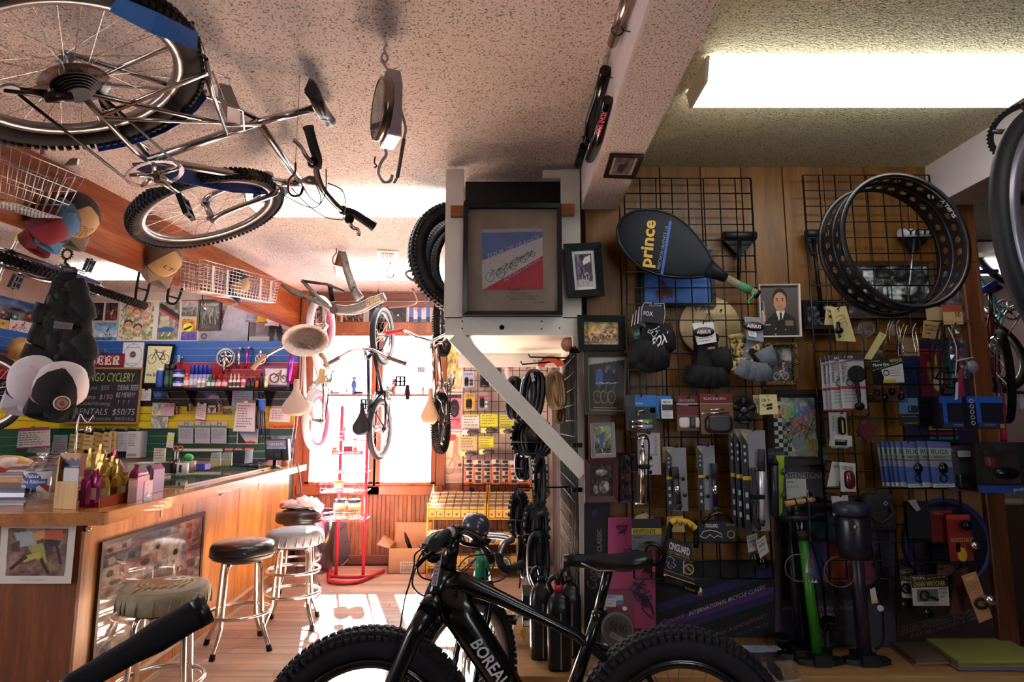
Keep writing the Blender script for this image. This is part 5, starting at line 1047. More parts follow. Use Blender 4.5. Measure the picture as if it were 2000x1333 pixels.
pj=onc(95,984);pj+=V((-.058,.08,0));jar=T_('glass_jar','big glass jar with a blue ribbon label on the counter corner','jar',pj);Mj=TRN(pj)
P_(jar,'glass_body',LA([(.085,.0),(.104,.012),(.108,.05),(.106,.12),(.10,.15),(.075,.185),(.060,.195),(.060,.215),(.066,.218),(.066,.226),(.057,.226),(.057,.193),(.096,.148),(.102,.05),(.09,.008),(.001,.006)],Mj,36,True,False),G_('jar_glass','e6ecec',1.6,.02))
P_(jar,'collar',TO(pj+Z_(.206),(0,0,1),.062,.005,32,6),CHROME);lab=MB();n_=12;A0,A1=-PI/2-.78,-PI/2+.62
def jp(u,z,r_=.1095):a=A0+(A1-A0)*u;return pj+V((r_*cos(a),r_*sin(a),z))
lab.add([jp(i/n_,z)for z in(.02,.145)for i in range(n_+1)],[(i,i+1,n_+2+i,n_+1+i)for i in range(n_)],True);P_(jar,'label',lab,_w('c8ccd4',.6))
def _h(name,col,us,lo,hi,r_):
 b=MB();k=len(us);b.add([jp(u,z,r_)for zz in(lo,hi)for u,z in zip(us,zz)],[(i,i+1,k+i+1,k+i)for i in range(k-1)],True);P_(jar,name,b,_w(col,.6))
def lsp(a,b,n=9):return[a+(b-a)*i/(n-1)for i in range(n)]
us=lsp(.22,.78,17);_h('blue_seal','2a4a8c',us,[.106-.036*math.sqrt(max(0,1-((u-.5)/.28)**2))for u in us],[.106+.036*math.sqrt(max(0,1-((u-.5)/.28)**2))for u in us],.1102)
_h('red_stripe','8a2c3c',lsp(.72,.98),lsp(.085,.05),lsp(.112,.078),.1099);_h('red_stripe','8a2c3c',lsp(.02,.25),lsp(.12,.098),lsp(.142,.122),.1099)
_h('ribbon_tail','2a4a8c',lsp(.34,.47),lsp(.056,.05),lsp(.08,.084),.1101);_h('ribbon_tail','2a4a8c',lsp(.53,.66),lsp(.05,.056),lsp(.084,.08),.1101);_h('ribbon','34549a',lsp(.1,.92),lsp(.084,.089),lsp(.105,.112),.1106)
for s_,z,hh,u0,u1 in(('Pabst',.117,.016,.3,.72),('Blue Ribbon',.092,.016,.14,.88)):
 b=MB();vs,fs=_B(s_,.015,.2);b.add([jp(u0+(u1-u0)*a,z+hh*b_,.1112)for a,b_ in vs],fs);P_(jar,'lettering',b,_w('d8dce4',.6))
b=MB()
for cu in(.32,.7):b.tube([jp(cu+.13*cos(a),.038+.016*sin(a),.1103)for a in[2*PI*k/20 for k in range(20)]],.0008,4,True)
for a,c_ in(((.32,.038),(.42,.06)),((.42,.06),(.62,.058)),((.62,.058),(.7,.038)),((.42,.06),(.5,.036)),((.5,.036),(.62,.058))):b.tube([jp(*a,.1103),jp(*c_,.1103)],.0008,4)
P_(jar,'bicycle_drawing',b,_w('4a4c56',.6))
a=onc(107,994);b_=onc(148,996);w_=b_-a;wd=w_.length;w_.normalize();dv=V((-.58,.81,0))
cs=T_('card_stand','small pine box stand holding business cards beside the jar','card stand',a);W_PINE=_C('pine','b08a58','c9a572','d8b884','Z',9,.6)
P_(cs,'front',SL([a,b_,b_+Z_(.115),a+Z_(.115)],dv*.012),W_PINE);P_(cs,'side_panel',SL([a,a+dv*.16,a+dv*.16+Z_(.22),a+Z_(.115)],-w_*.01),W_PINE)
P_(cs,'back',SL([a+dv*.16,b_+dv*.16,b_+dv*.16+Z_(.23),a+dv*.16+Z_(.23)],dv*.01),_w('c89a7c',.6));bq_=[a+dv*.158+Z_(.15),b_+dv*.158+w_*.02+Z_(.15),b_+dv*.158+w_*.02+Z_(.215),a+dv*.158+Z_(.215)]
P_(cs,'mountain_logo',SL([bil(bq_,u,v)-dv*.001 for u,v in((.1,.1),(.9,.1),(.9,.6),(.8,.9),(.65,.65),(.5,.95),(.35,.7),(.2,.9),(.1,.6))],-dv*.001),_w('5a607c',.6))
X_(cs,'Southwest',sub([p_-dv*.003 for p_ in bq_],.16,.55,.84,.75),_w('c8ccdc',.6),.01)
for k in range(4):P_(cs,'card',SL([p_+dv*(.03+.02*k)+w_*.03+Z_(.02)for p_ in(a,a+w_*.085,a+w_*.085+Z_(.15),a+Z_(.15))],dv*.004),_w('7a7a80' if k else'c6c2cc',.6))
S('flyer','white lettered card standing right of the pine card stand','card',[onc(140,979),onc(180,974),onc(180,974)+Z_(.105),onc(136,979)+Z_(.112)],'c8c4cc',.01,3,txt=[('Durango',.05,.22,.7,.34,'5a4a5a')],lv=(.45,.9),seed=3)
def gel(label,base,h,wd,col,col2,group,tilt=0.,az=-.1):
 M=TRN(base)@Matrix.Rotation(az,4,'Z')@Matrix.Rotation(tilt,4,'Y');T=T_('gel_packet',label,'packet',base,None,group);rs=[]
 for z,k,th in((0,1,.003),(.12,1.02,.012),(.55,1.02,.014),(.78,.9,.009),(.86,.5,.005),(.9,.46,.004),(.97,.5,.003),(1,.5,.002)):rs.append([M@V((wd/2*k*x_,th*y_,h*z))for x_,y_ in((-1,0),(-.5,-1),(.5,-1),(1,0),(.5,1),(-.5,1))])
 P_(T,'pouch',LO(rs,True,True,False),_w(col,.25,.35));P_(T,'label',SL([M@V((wd*.36*x_,-.0148,h*z))for x_,z in((-1,.2),(1,.2),(1,.5),(-1,.5))],M.to_3x3()@Y_(-.001)),_w(col2,.4));return T
gel('magenta gel packet standing left before the pine stand',onc(164,992),.15,.05,'a82a68','6a2048',None);gel('magenta gel packet with a bar code beside the other one',onc(181,991),.165,.06,'9a2460','d8c8d0',None)
bxq=[onc(194,992),onc(249,981),onc(240,968),onc(190,976)];gb=T_('display_box','open card box of gold gel packets with white price labels','box',onc(220,985))
P_(gb,'front',SL([bxq[0],bxq[1],bxq[1]+Z_(.05),bxq[0]+Z_(.04)],V((.003,.008,0))),_w('a8482c',.5));P_(gb,'base',SL(bxq,(0,0,.006)),_w('c8a884',.6));P_(gb,'back',SL([bxq[3],bxq[2],bxq[2]+Z_(.06),bxq[3]+Z_(.06)],Y_(.006)),_w('c8a884',.6))
P_(gb,'side',SL([bxq[1],bxq[2],bxq[2]+Z_(.06),bxq[1]+Z_(.05)],V((.004,0,0))),_w('c8a884',.6));P_(gb,'side',SL([bxq[0],bxq[3],bxq[3]+Z_(.06),bxq[0]+Z_(.04)],V((-.004,0,0))),_w('c8a884',.6))
fq=[bxq[0]+Y_(-.003),bxq[1]+Y_(-.003),bxq[1]+V((0,-.003,.05)),bxq[0]+V((0,-.003,.04))]
for u in(.03,.72):P_(gb,'price_label',SL(sub(fq,u,.25,u+.26,.85),(0,-.001,0)),_w('d0cad0',.6))
X_(gb,'HAMMER',sub(fq,.37,.3,.64,.75),_w('d8b8a8',.6),.02)
GG='gold gel packets in the display box'
for k,(x,y,h)in enumerate(((203,986,.15),(223,983,.155),(240,980,.15),(196,980,.2),(210,978,.21),(226,975,.19),(186,976,.22),(175,972,.25),(190,968,.27))):
 gel('gold foil gel packet standing in the display box' if k<6 else(('gold gel packet standing tall behind the display box' if k==6 else'gold gel packet leaning beside the pine stand')if k!=8 else'white and gold gel packet, tallest behind the display box'),onc(x,y)+Z_(.008 if k<3 else.03),h*.85,.055,('b8923a','b08a34','a88028')[k%3],('d8c8a8','5a3a28','d0c4b8')[k%3],GG if k<6 else None,random.uniform(-.12,.12))
gel('magenta gel packet leaning at the right of the gold ones',onc(247,975),.17,.05,'a82a68','3a1a2c',None,.25)
gel('magenta gel packet behind the gold ones',onc(212,958),.22,.06,'a02860','301824',None,.1)
def box8(T,nm,q_,h,m):return P_(T,nm,SL(q_,(0,0,h)),m)
bx=T_('carton','brown open carton of magenta gels on the counter','box',onc(262,978));box8(bx,'body',[onc(248,984),onc(266,980),onc(262,966),onc(245,968)],.1,_w('8a5a4a',.6));P_(bx,'price_label',SL([onc(252,982.5)+V((0,-.003,.02)),onc(264,979.5)+V((0,-.003,.02)),onc(264,979.5)+V((0,-.003,.06)),onc(252,982.5)+V((0,-.003,.06))],(0,-.001,0)),_w('cfc8d0',.6))
bx=T_('carton','red open carton beside the brown one on the counter','box',onc(277,972));box8(bx,'body',[onc(265,980),onc(289,972),onc(284,956),onc(260,962)],.11,_w('a83048',.5));P_(bx,'price_label',SL([onc(267,978.5)+V((0,-.003,.04)),onc(279,974.5)+V((0,-.003,.04)),onc(279,974.5)+V((0,-.003,.08)),onc(267,978.5)+V((0,-.003,.08))],(0,-.001,0)),_w('cfc8d0',.6));P_(bx,'contents',SL([p_+Z_(.11)for p_ in(onc(266,976),onc(286,970),onc(283,959),onc(262,964))],(0,0,.012)),_w('8a1c50',.4))
bx=T_('carton','magenta and white carton at the end of the gel display','box',onc(308,960));box8(bx,'body',[onc(297,964),onc(319,959),onc(312,944),onc(292,948)],.12,_w('8a2450',.45));P_(bx,'white_flash',SL([onc(299,963)+V((0,-.004,.005)),onc(318,958.5)+V((0,-.004,.005)),onc(318,958.5)+V((0,-.004,.05)),onc(299,963)+V((0,-.004,.02))],(0,-.001,0)),_w('d0c4c8',.5))
S('price_card','small upright card with a mountain picture at the counter edge','card',[onc(279,984),onc(296,980),onc(296,980)+Z_(.10),onc(279,984)+Z_(.10)],'c8a8b4',.003,cv=(True,Canvas(20,24,'c8a0b0').poly([(0,1),(0,.65),(.4,.5),(.6,.65),(1,.55),(1,1)],'7a8098').poly([(.3,.75),(.6,.6),(.9,.75)],'d8d8e0')))
bk2=T_('display_board','salmon card back board behind the gel packets','board',onc(172,950));P_(bk2,'board',SL([onc(146,962),onc(201,958),onc(201,958)+Z_(.20),onc(196,958)+Z_(.215),onc(152,962)+Z_(.20),onc(146,962)+Z_(.185)],(0,.01,0)),_w('c09078',.6))
dm=T_('display_board','magenta and white curved display card behind the gels','board',onc(222,948));P_(dm,'panel',SL([onc(202,952)+Z_(.02),onc(240,948)+Z_(.02),onc(240,948)+Z_(.10),onc(230,949)+Z_(.15),onc(214,951)+Z_(.17),onc(202,952)+Z_(.165)],(0,.006,0)),_w('9a3a70',.5));P_(dm,'arch',SL([onc(214,950)+Z_(.04),onc(234,947)+Z_(.04),onc(232,947)+Z_(.11),onc(224,948)+Z_(.14),onc(216,950)+Z_(.13)],(0,-.006,0)),_w('c8c8d4',.5))
rd=T_('hook_stand','chrome rod stand with a bell and a curved wire top behind the jar','stand',onc(141,935));r0=onc(141,938);rt=PT(148,822,(r0-CAMP).length*.985);P_(rd,'rod',CY(r0,V((r0.x,r0.y,PY(146,822,r0.y).z)),.007,10),CHROME);P_(rd,'base',LA([(.06,0),(.06,.008),(.01,.014)],TRN(r0),20),CHROME)
h0=PY(148,826,r0.y);P_(rd,'bracket',TU(M_([V((r0.x,r0.y,h0.z)),PY(157,810,r0.y),PY(170,826,r0.y),PY(182,812,r0.y)],4),.004,6).tube([V((r0.x,r0.y,PY(146,840,r0.y).z)),PY(170,840,r0.y)],.004,6),CHROME);P_(rd,'bell',LA([(.02,0),(.017,.018),(.015,.04)],TRN(PY(172,845,r0.y)),14),CHROME)
def _k(label,px,z,th,col,name='paper_stack',cat='papers',n=1,dz=0):
 q_=[PZ(a,b_,z)for a,b_ in px];T=T_(name,label,cat,sum(q_,V())/4)
 for k in range(n):P_(T,'sheet',SL([p_+V((.004*(k%2),.004*(k%3),k*th))for p_ in q_],(0,0,th*.9)),_w(col[k%len(col)],.6))
 return T
_k('pile of white papers at the left edge behind the jar',[(-30,988),(46,988),(50,972),(-20,972)],ZC,.012,('c8c4cc','b0acb8','8a8694'),n=3)
lt=T_('laptop','grey closed laptop on the papers at the left edge','laptop',PZ(15,962,.975));q_=[PZ(a,b_,.972)for a,b_ in((-40,972),(47,972),(49,958),(-30,958))];P_(lt,'base',SL(q_,(0,0,.02)),_w('b0b8c4',.3,.4));P_(lt,'lid',SL([p_+Z_(.022)for p_ in q_],(0,0,.01)),_w('3a4050',.3));P_(lt,'port',SL([PZ(27,972,.978)+Y_(-.002),PZ(36,972,.978)+Y_(-.002),PZ(36,972,.986)+Y_(-.002),PZ(27,972,.986)+Y_(-.002)],(0,.002,0)),BLACK)
sh_=T_('desk_tray','tan wooden tray shelf of papers behind the jar at the left edge','tray',PY(20,940,3.3));a=PY(-60,944,3.3);b_=PY(60,943,3.3);P_(sh_,'board',SL([a,b_,b_+Y_(.3),a+Y_(.3)],(0,0,.025)),W_PINE)
for s_ in(a,b_-V((.02,0,0))):P_(sh_,'side',SL([V((s_.x,s_.y,ZC)),V((s_.x+.02,s_.y,ZC)),V((s_.x+.02,s_.y,s_.z)),V((s_.x,s_.y,s_.z))],(0,.3,0)),W_PINE)
T=T_('paper_stack','pile of magazines on the tan tray','papers',PY(25,930,3.35))
for k in range(5):P_(T,'magazine',SL([a+V((.0,.02,.026+k*.014)),b_+V((-.02-.012*k,.02,.026+k*.014)),b_+V((-.02,.25,.026+k*.014)),a+V((0,.25,.026+k*.014))],(0,0,.011)),_w(('b8b4c0','9a94a4','c8c2c8','8a3a44','c0bcc4')[k],.5))
bg=T_('snack_bag','red and yellow snack bag on the magazines','bag',PY(25,908,3.4));Mx=TRN(PY(22,908,3.4))@Matrix.Rotation(.1,4,'Y');b=BA((0,0,0),(.13,.09,.05),16,8,Mx);P_(bg,'bag',b,_w('b89048',.4));P_(bg,'red_end',BA((-.03,-.02,-.02),(.12,.085,.03),14,6,Mx),_w('b83a38',.4));P_(bg,'white_label',BA((.03,-.045,.012),(.05,.05,.035),12,6,Mx),_w('cfc4c0',.5))
rb_=_d('ring_binder',SL([PY(53,925,3.6),PY(70,925,3.6),PY(72,895,3.6),PY(53,893,3.6)],(0,.3,0)),_w('6a1c2c',.5),'dark red ring binder behind the jar','binder')
gl=T_('display_case','glass topped case let into the counter with papers under the glass','display case',CT(1.9,.4,.935));gq=[CT(1.05,.16,.9312),CT(2.75,.16,.9312),CT(2.75,.62,.9312),CT(1.05,.62,.9312)]
P_(gl,'felt',SL(gq,(0,0,.002)),_w('8a8468',.7));P_(gl,'pane',SL([p_+Z_(.0075)for p_ in gq],(0,0,.004)),G_('case_glass','dfe8e2',.8,.03));P_(gl,'rim',SL([CT(1.03,.15,.931),CT(2.77,.15,.931),CT(2.77,.162,.931),CT(1.03,.162,.931)],(0,0,.013)),_w('a8763c',.4))
for k in range(6):qq=[CT(1.1+k*.27+.02*(k%2),.2+.03*(k%3),.9336)];qq=[qq[0],qq[0]+cd*.22,qq[0]+cd*.22+ci*.3,qq[0]+ci*.3];P_(gl,'paper',SL(qq,(0,0,.0008)),_w(('b8b49c','c0bcaa','a8a898','c4c0b4','b0ae9c','ccc8b8')[k],.7))
dk=_d('work_desk',SL([CT(1.0,.72,.90),CT(CL-.1,.72,.90),CT(CL-.1,1.25,.90),CT(1.0,1.25,.90)],(0,0,.03)).slab([CT(1.0,.74,.0),CT(CL-.1,.74,.0),CT(CL-.1,.78,.0),CT(1.0,.78,.0)],(0,0,.9)),W_OAKTOP,'wooden work surface behind the glass case','desk')
def box(name,label,cat,px,Y,dpt,col,lid=None,rough=.5):
 q_=R_(*px,Y);T=T_(name,label,cat,(q_[0]+q_[1])/2);P_(T,'body',SL(q_,(0,dpt,0)),_w(col,rough))
 if lid:P_(T,'front',SL(sub(q_,.06,.1,.94,.9),(0,-.003,0)),_w(lid,rough))
 return T
box('tape_machine','grey adding machine on the desk behind the gels','calculator',(246,906,290,926),4.1,.2,'9aa09a','b8beb4');box('stapler_tray','dark blue tray beside the adding machine','tray',(284,910,302,926),4.1,.12,'22305a','2a3a6a')
box('desk_organizer','black organizer full of slips on the desk','organizer',(302,905,331,925),4.15,.15,'16141a','242028');S('note_pad','upright tan note pad behind the black organizer','note',R_(300,876,322,902,4.3),'c8c4b4',.01,4,seed=50)
pc=T_('pen_cup','clear cup of pens and orange scissors on the desk','cup',PY(340,925,4.2));pcb=PY(340,925,4.2);P_(pc,'cup',LA([(.028,0),(.032,.09),(.030,.09),(.026,.004)],TRN(pcb),16),G_('cup_clear','b8b4b8',1.2,.1))
for k in range(4):P_(pc,'pen',CY(pcb+V((-.01+.008*k,0,.005)),pcb+V((-.02+.012*k,.01,.14+.01*(k%2))),.004,6),(BLACK,WHITE,DARKM,_w('3a3a48',.5))[k])
sc=T_('scissors','orange handled scissors standing in the pen cup','scissors',pcb+V((.02,-.01,.14)))
for s_ in(-1,1):P_(sc,'handle',TO(pcb+V((.02+.017*s_,-.01,.165)),(0,1,.1),.016,.0045,20,6),_w('c8682c',.4))
P_(sc,'blades',CY(pcb+V((.015,-.005,.03)),pcb+V((.02,-.01,.15)),.004,6),STEEL)
mg_=T_('mug','white mug with a black figure on the desk','mug',PY(356,926,4.15));mb=PY(356,926,4.15);P_(mg_,'body',LA([(.034,0),(.036,.004),(.036,.07),(.033,.07),(.032,.006)],TRN(mb),20),_w('c8c4c0',.4));P_(mg_,'black_print',SL([mb+V((-.004,-.0375,.012)),mb+V((.012,-.0365,.012)),mb+V((.012,-.0365,.06)),mb+V((-.004,-.0375,.06))],(0,-.001,0)),BLACK)
gc=T_('cup','tan paper cup with a green lid on the desk','cup',PY(370,924,4.3));gb_=PY(370,924,4.3);P_(gc,'body',LA([(.033,0),(.04,.08)],TRN(gb_),18),_w('b89a8c',.5));P_(gc,'lid',LA([(.03,0),(.03,.03),(.02,.045)],TRN(gb_+V((-.02,0,.082)))@Matrix.Rotation(.35,4,'Y'),16),_w('2cae4a',.5))
box('sticky_pad','blue box of note slips on the desk','box',(383,907,400,918),4.3,.08,'2238a0','3048b8');
for k,(xa,lbl)in enumerate(((408,'left upright receipt book with a yellow slip'),(430,'right upright receipt book with a yellow slip'))):S('receipt_book',lbl,'book',Q_([(xa+1,910),(xa+22,910),(xa+23,884),(xa+5,885)],4.55),'b8c0c0',.012,3,head=[(.62,.98,'b8b070')],seed=60+k,lv=(.1,.5))
box('file_box','dark file box behind the receipt books','box',(452,881,478,906),4.9,.15,'1c181c','241f24')
kb_=T_('keyboard','black keyboard lying on the counter by the card terminal','keyboard',onc(500,912));q_=[onc(447,913),onc(505,916),onc(520,904),onc(460,902)];P_(kb_,'body',SL(q_,(0,0,.018)),_w('14141c',.35));k_=MB()
for i in range(4):
 for j in range(12):s__=sub([p_+Z_(.0185)for p_ in q_],.03+j*.08,.08+i*.22,.03+j*.08+.065,.08+i*.22+.17);k_.slab(s__,(0,0,.004))
F_(P_(kb_,'keys',k_,_w('20202a',.4)))
tl=T_('telephone','dark desk telephone behind the keyboard','telephone',onc(505,905));pt_=onc(503,904);P_(tl,'base',SL([pt_+V((-.1,-.05,0)),pt_+V((.1,-.05,0)),pt_+V((.1,.1,.06)),pt_+V((-.1,.1,.04))],(0,0,.02)),_w('2a3448',.4));P_(tl,'handset',TU(M_([pt_+V((-.09,.0,.05)),pt_+V((-.03,.02,.085)),pt_+V((.05,.03,.095)),pt_+V((.1,.03,.07))],4),[.02]*3+[.012]*7+[.02]*3,10),_w('1a1e2a',.35))
ms=T_('mouse','black computer mouse on a mat by the card terminal','mouse',onc(494,916));P_(ms,'shell',BA(onc(494,914)+Z_(.012),(.06,.035,.026),16,8),_w('10121a',.3));P_(ms,'wheel',BA(onc(505,912)+Z_(.032),(.01,.004,.006),8,5),STEEL)
_d('mouse_mat',SL([onc(467,919),onc(515,920),onc(523,911),onc(476,910)],(0,0,.004)),_w('3a4254',.6),'grey mouse mat under the black mouse','mat')
tb=onc(536,915);tm=T_('card_terminal','black card payment terminal on a swivel stand at the counter end','card terminal',tb);P_(tm,'base',LA([(.058,0),(.058,.006),(.03,.014),(.016,.02),(.016,.075)],TRN(tb),24),_w('1a1c28',.35,.3));Yt=tb.y-.05
q_=Q_([(519,899),(564,900),(562,858),(516,859)],Yt);P_(tm,'housing',SL([p_ for p_ in q_],(0,.05,.0)),_w('17141a',.35));sq_=sub(q_,.09,.06,.91,.46);P_(tm,'screen',SL([p_+Y_(-.002)for p_ in sq_],(0,-.001,0)),_w('6a6470',.2,emit=.15));X_(tm,'GENIUS',sub([p_+Y_(-.003)for p_ in sq_],.14,.3,.85,.58),_w('b0c0e0',.5),.0);P_(tm,'screen_bar',SL([p_+Y_(-.0035)for p_ in sub(sq_,0,.86,1,.97)],(0,-.0005,0)),_w('8ab0e0',.3));P_(tm,'card_slot',SL([p_+Y_(-.002)for p_ in sub(q_,.36,.5,.72,.92)],(0,-.012,0)),_w('08080a',.25))
ky_=MB()
for i in range(4):
 for j in range(4):ky_.slab([p_+Y_(-.015)for p_ in sub(q_,.39+j*.08,.66+i*.06,.45+j*.08,.70+i*.06)],(0,-.003,0))
F_(P_(tm,'key_pad',ky_,_w('3a383e',.4)));cb2=onc(553,911);ccup=T_('cup','steel cup behind the card terminal','cup',cb2);P_(ccup,'body',LA([(.03,0),(.032,.1),(.03,.1),(.028,.01)],TRN(cb2+Y_(.05)),18),STEEL);P_(ccup,'rim',TO(cb2+V((0,.05,.1)),(0,0,1),.031,.003,18,5),CHROME)
_d('power_cord',TU(M_([PT(580,905,5.2),PT(586,935,5.2),PT(588,960,5.2),PT(582,985,5.2)],5),.006,6),_w('3a3a44',.5),'grey power cord hanging off the counter end','cord')
S('photo','mountain photos behind the card terminal on the green slats','photo',Q_([(528,880),(574,886),(575,850),(530,852)],YN),'5a6474',cv=(True,Canvas(40,30,'6a7890').poly([(0,1),(.2,.4),(.4,.7),(.7,.2),(1,.8),(1,1)],'b0a8a4').noise(.3,9,8)))
# THINGS ON THE FIR BEAM
def PB(x,y,off=0.):
 n=V((-bn.x,-bn.y,0));o=bq[0]+n*off;d=ray(x,y);return CAMP+d*((o-CAMP).dot(n)/d.dot(n))
def _m(T,name,quad,nu,nv,m,r=.0018):
 b=MB()
 for i in range(nu+1):b.tube([bil(quad,i/nu,0),bil(quad,i/nu,1)],r,5)
 for j in range(nv+1):b.tube([bil(quad,0,j/nv),bil(quad,1,j/nv)],r,5)
 return F_(P_(T,name,b,m))
def wbasket(label,bl,br,tr,tl,back,flare,nx,nz,nd,m):
 T=T_('wire_basket',label,'basket',(bl+br)/2);q=[V(p)for p in(bl,br,tr,tl)];qb=[q[0]+back,q[1]+back,q[2]+back*flare,q[3]+back*flare]
 _m(T,'front_mesh',q,nx,nz,m);_m(T,'back_mesh',qb,nx,nz,m);_m(T,'base_mesh',[q[0],q[1],qb[1],qb[0]],nx*2,nd*2,m);_m(T,'side_mesh',[q[1],qb[1],qb[2],q[2]],nd,nz,m);_m(T,'side_mesh',[q[0],qb[0],qb[3],q[3]],nd,nz,m)
 P_(T,'rim',TU([q[3],q[2],qb[2],qb[3]],.003,6,True),m);return T
t1=wbasket('open wire basket hung on the beam at the left edge above the caps',PT(-40,376,2.32),PT(121,426,2.72),PT(164,347,2.62),PT(-40,262,2.24),V((-.17,.05,.02)),1.15,11,3,4,_w('b8b0a8',.3,1.))
for px,t_ in(((84,286),2.72),((140,318),2.78)):P_(t1,'bracket',SL([PT(px[0]-6,px[1]+16,t_),PT(px[0]+3,px[1]+14,t_),PT(px[0]+4,px[1]-14,t_),PT(px[0]-5,px[1]-12,t_)]if px[0]<100 else[PT(124,324,t_),PT(150,321,t_),PT(152,309,t_),PT(138,309,t_)],(0,.012,0)),_w('a8a0a0',.35,.6))
t2=wbasket('fine wire basket on the beam with a cap lying in it',PB(396,568,.17),PB(538,592,.17),PB(547,548,.18),PB(399,508,.18),bn*.16,1.0,24,8,5,_w('d0c8c4',.3,1.))
for xx in(415,443,508,528):P_(t2,'strap',SL([PB(xx-2,566+(xx-396)*.17,.182),PB(xx+1,566+(xx-396)*.17,.182),PB(xx+4,515+(xx-396)*.26,.19),PB(xx,515+(xx-396)*.26,.19)],(0,.004,0)),_w('b8b4b8',.4))
BR=V((-bn.x,-bn.y,0))
_v('tan and navy cap lying in the fine wire basket',PB(455,556,.08),BR+Z_(.5),V((.2,-.3,-1)),'3c3a54','a8906e','40405a',.95)
_v('grey and tan cap with handwriting hanging on the beam under the left basket',PB(140,425,.03),BR+V((.0,-.35,.35)),V((.1,-.1,-1)),'3a3238','b49468','7c6a5c',1.12,[('TOUR','4a3428'),('UNITED','4a3428'),('2014','4a3428')])
_v('blue cap hanging behind the handwritten cap on the beam',PB(100,432,.02),BR+V((0,-.1,.3)),V((-.05,-.2,-1)),'3c5a74','46688a','4f86a8',1.05)
_v('dark red cap hanging lowest behind the blue cap on the beam',PB(82,440,.01),BR+V((0,-.1,.2)),V((-.2,-.1,-1)),'5a1a22','7c222c','6e1c26',1.0)
_v('grey and tan cap hanging alone in the middle of the beam',PB(310,508,.03),BR+V((0,-.35,.35)),V((-.1,0,-1)),'6a5c54','b08e62','8a7462',1.15,[('LTD','4a3428')])
o=PT(130,486,3.28);ch=T_('chain_hook','toothed ring and chain hanging from a hook under the beam','hook',o);P_(ch,'hook',TU([V((o.x,o.y,2.235)),o],.004,6),BLACK);P_(ch,'toothed_ring',TO(PT(131,497,3.28),(0,1,.1),.024,.005,24,6),DARKM);teeth=MB()
for k in range(14):a=2*PI*k/14;teeth.box(PT(131,497,3.28)+V((.030*cos(a),0,.030*sin(a))),(.007,.006,.007))
F_(P_(ch,'teeth',teeth,DARKM));P_(ch,'chain',TU(M_([PT(131,505,3.28),PT(127,513,3.28),PT(134,520,3.28),PT(133,532,3.26)],3),.007,6),DARKM)
def _l(label,wrist,down,face,L,col,cuff=None,group=None,palm=None,fingers=True,half=False,spread=.18,logo=None,mcol=None,cat='gloves'):
 """hanging glove: cuff at the top, fingers towards down, back of the hand facing face"""
 d=V(down).normalized();f=V(face);f=(f-d*f.dot(d)).normalized();x=d.cross(f);w_=V(wrist);m=mcol or _c('glove'+col,[(.3,col),(.7,col)],50,2,.85,.3)
 T=T_('glove',label,cat,w_,None,group);P=lambda a,b,c=0:w_+x*(a*L)+d*(b*L)+f*(c*L)
 rs=[]
 for b,wd,th in((0,.16,.045),(.1,.15,.05),(.22,.16,.055),(.4,.185,.06),(.55,.19,.055),(.60,.18,.04)):rs.append([P(wd*cos(a),b,th*sin(a))for a in[2*PI*k/14 for k in range(14)]])
 P_(T,'hand',LO(rs),m)
 for k,(ax_2,ln)in enumerate(((-.14,.33),(-.048,.40),(.046,.38),(.132,.28))):
  ln*=.45 if half else 1;e=ax_2*(1+spread);P_(T,'finger',TU([P(ax_2,.52),P((ax_2+e)/2,.57+ln*.5,.02),P(e,.57+ln,-.01),P(e*1.01,.60+ln,-.02)],[.048,.045,.04 if not half else.044,.016 if not half else.04],8),m)
 P_(T,'thumb',TU([P(-.13,.25),P(-.24,.42,.03),P(-.27,.50 if half else.6,.04),P(-.27,.53 if half else.65,.03)],[.055,.046,.04,.018],8),m)
 P_(T,'cuff',LO([[P(.165*cos(a),b,.055*sin(a))for a in[2*PI*k/14 for k in range(14)]]for b in(-.02,.08)]),_w(cuff or col,.8));return T
GB2='black gloves hanging in a bundle below the beam'
for k,(x,y,dx,L,lbl)in enumerate(((133,528,.0,.25,'topmost black glove of the bundle'),(120,548,-.22,.24,'black glove fanned left in the upper bundle'),(140,565,.12,.24,'black glove at the right side of the bundle'),(118,590,-.3,.24,'black glove sticking out left below the grey card'),(130,615,.02,.24,'black glove in the middle of the bundle with a printed letter'),(106,625,-.28,.26,'lowest left black glove of the bundle'),(124,640,-.05,.26,'lowest black glove of the bundle, fingers over the white cap'),(141,635,.12,.26,'black glove with grey knit ridges at the right of the bundle'))):
 _l(lbl,PT(x,y,3.26-.02*k),(dx,.05,-1),(.15,-1,0),L*1.15,'060508',group=GB2,spread=.25)
S('header_card','black header card at the top of the glove bundle','card',Q_([(120,532),(148,532),(148,521),(119,520)],PT(133,525,3.22).y),'141218',txt=[('DeFeet',.2,.3,.8,.75,'8a8488')]);S('header_card','grey brown header card in the middle of the glove bundle','card',Q_([(104,641),(140,644),(143,632),(106,627)],PT(125,635,3.06).y),'5a5048',txt=[('DeFeet',.12,.25,.9,.8,'1c181a')])
_v('white cap with a lilac sheen hanging left below the gloves',PT(68,748,3.0),(.4,-.75,.5),(-.1,-.4,-1),'c8c2cc','ccc6d0','b8b2bc',1.12);ck_=_v('black and white mesh cap with a round badge below the gloves',PT(118,765,2.95),(.45,-.55,.7),(.05,-.55,-.8),'c4bcc0','141016','120f14',1.2);b=MB()
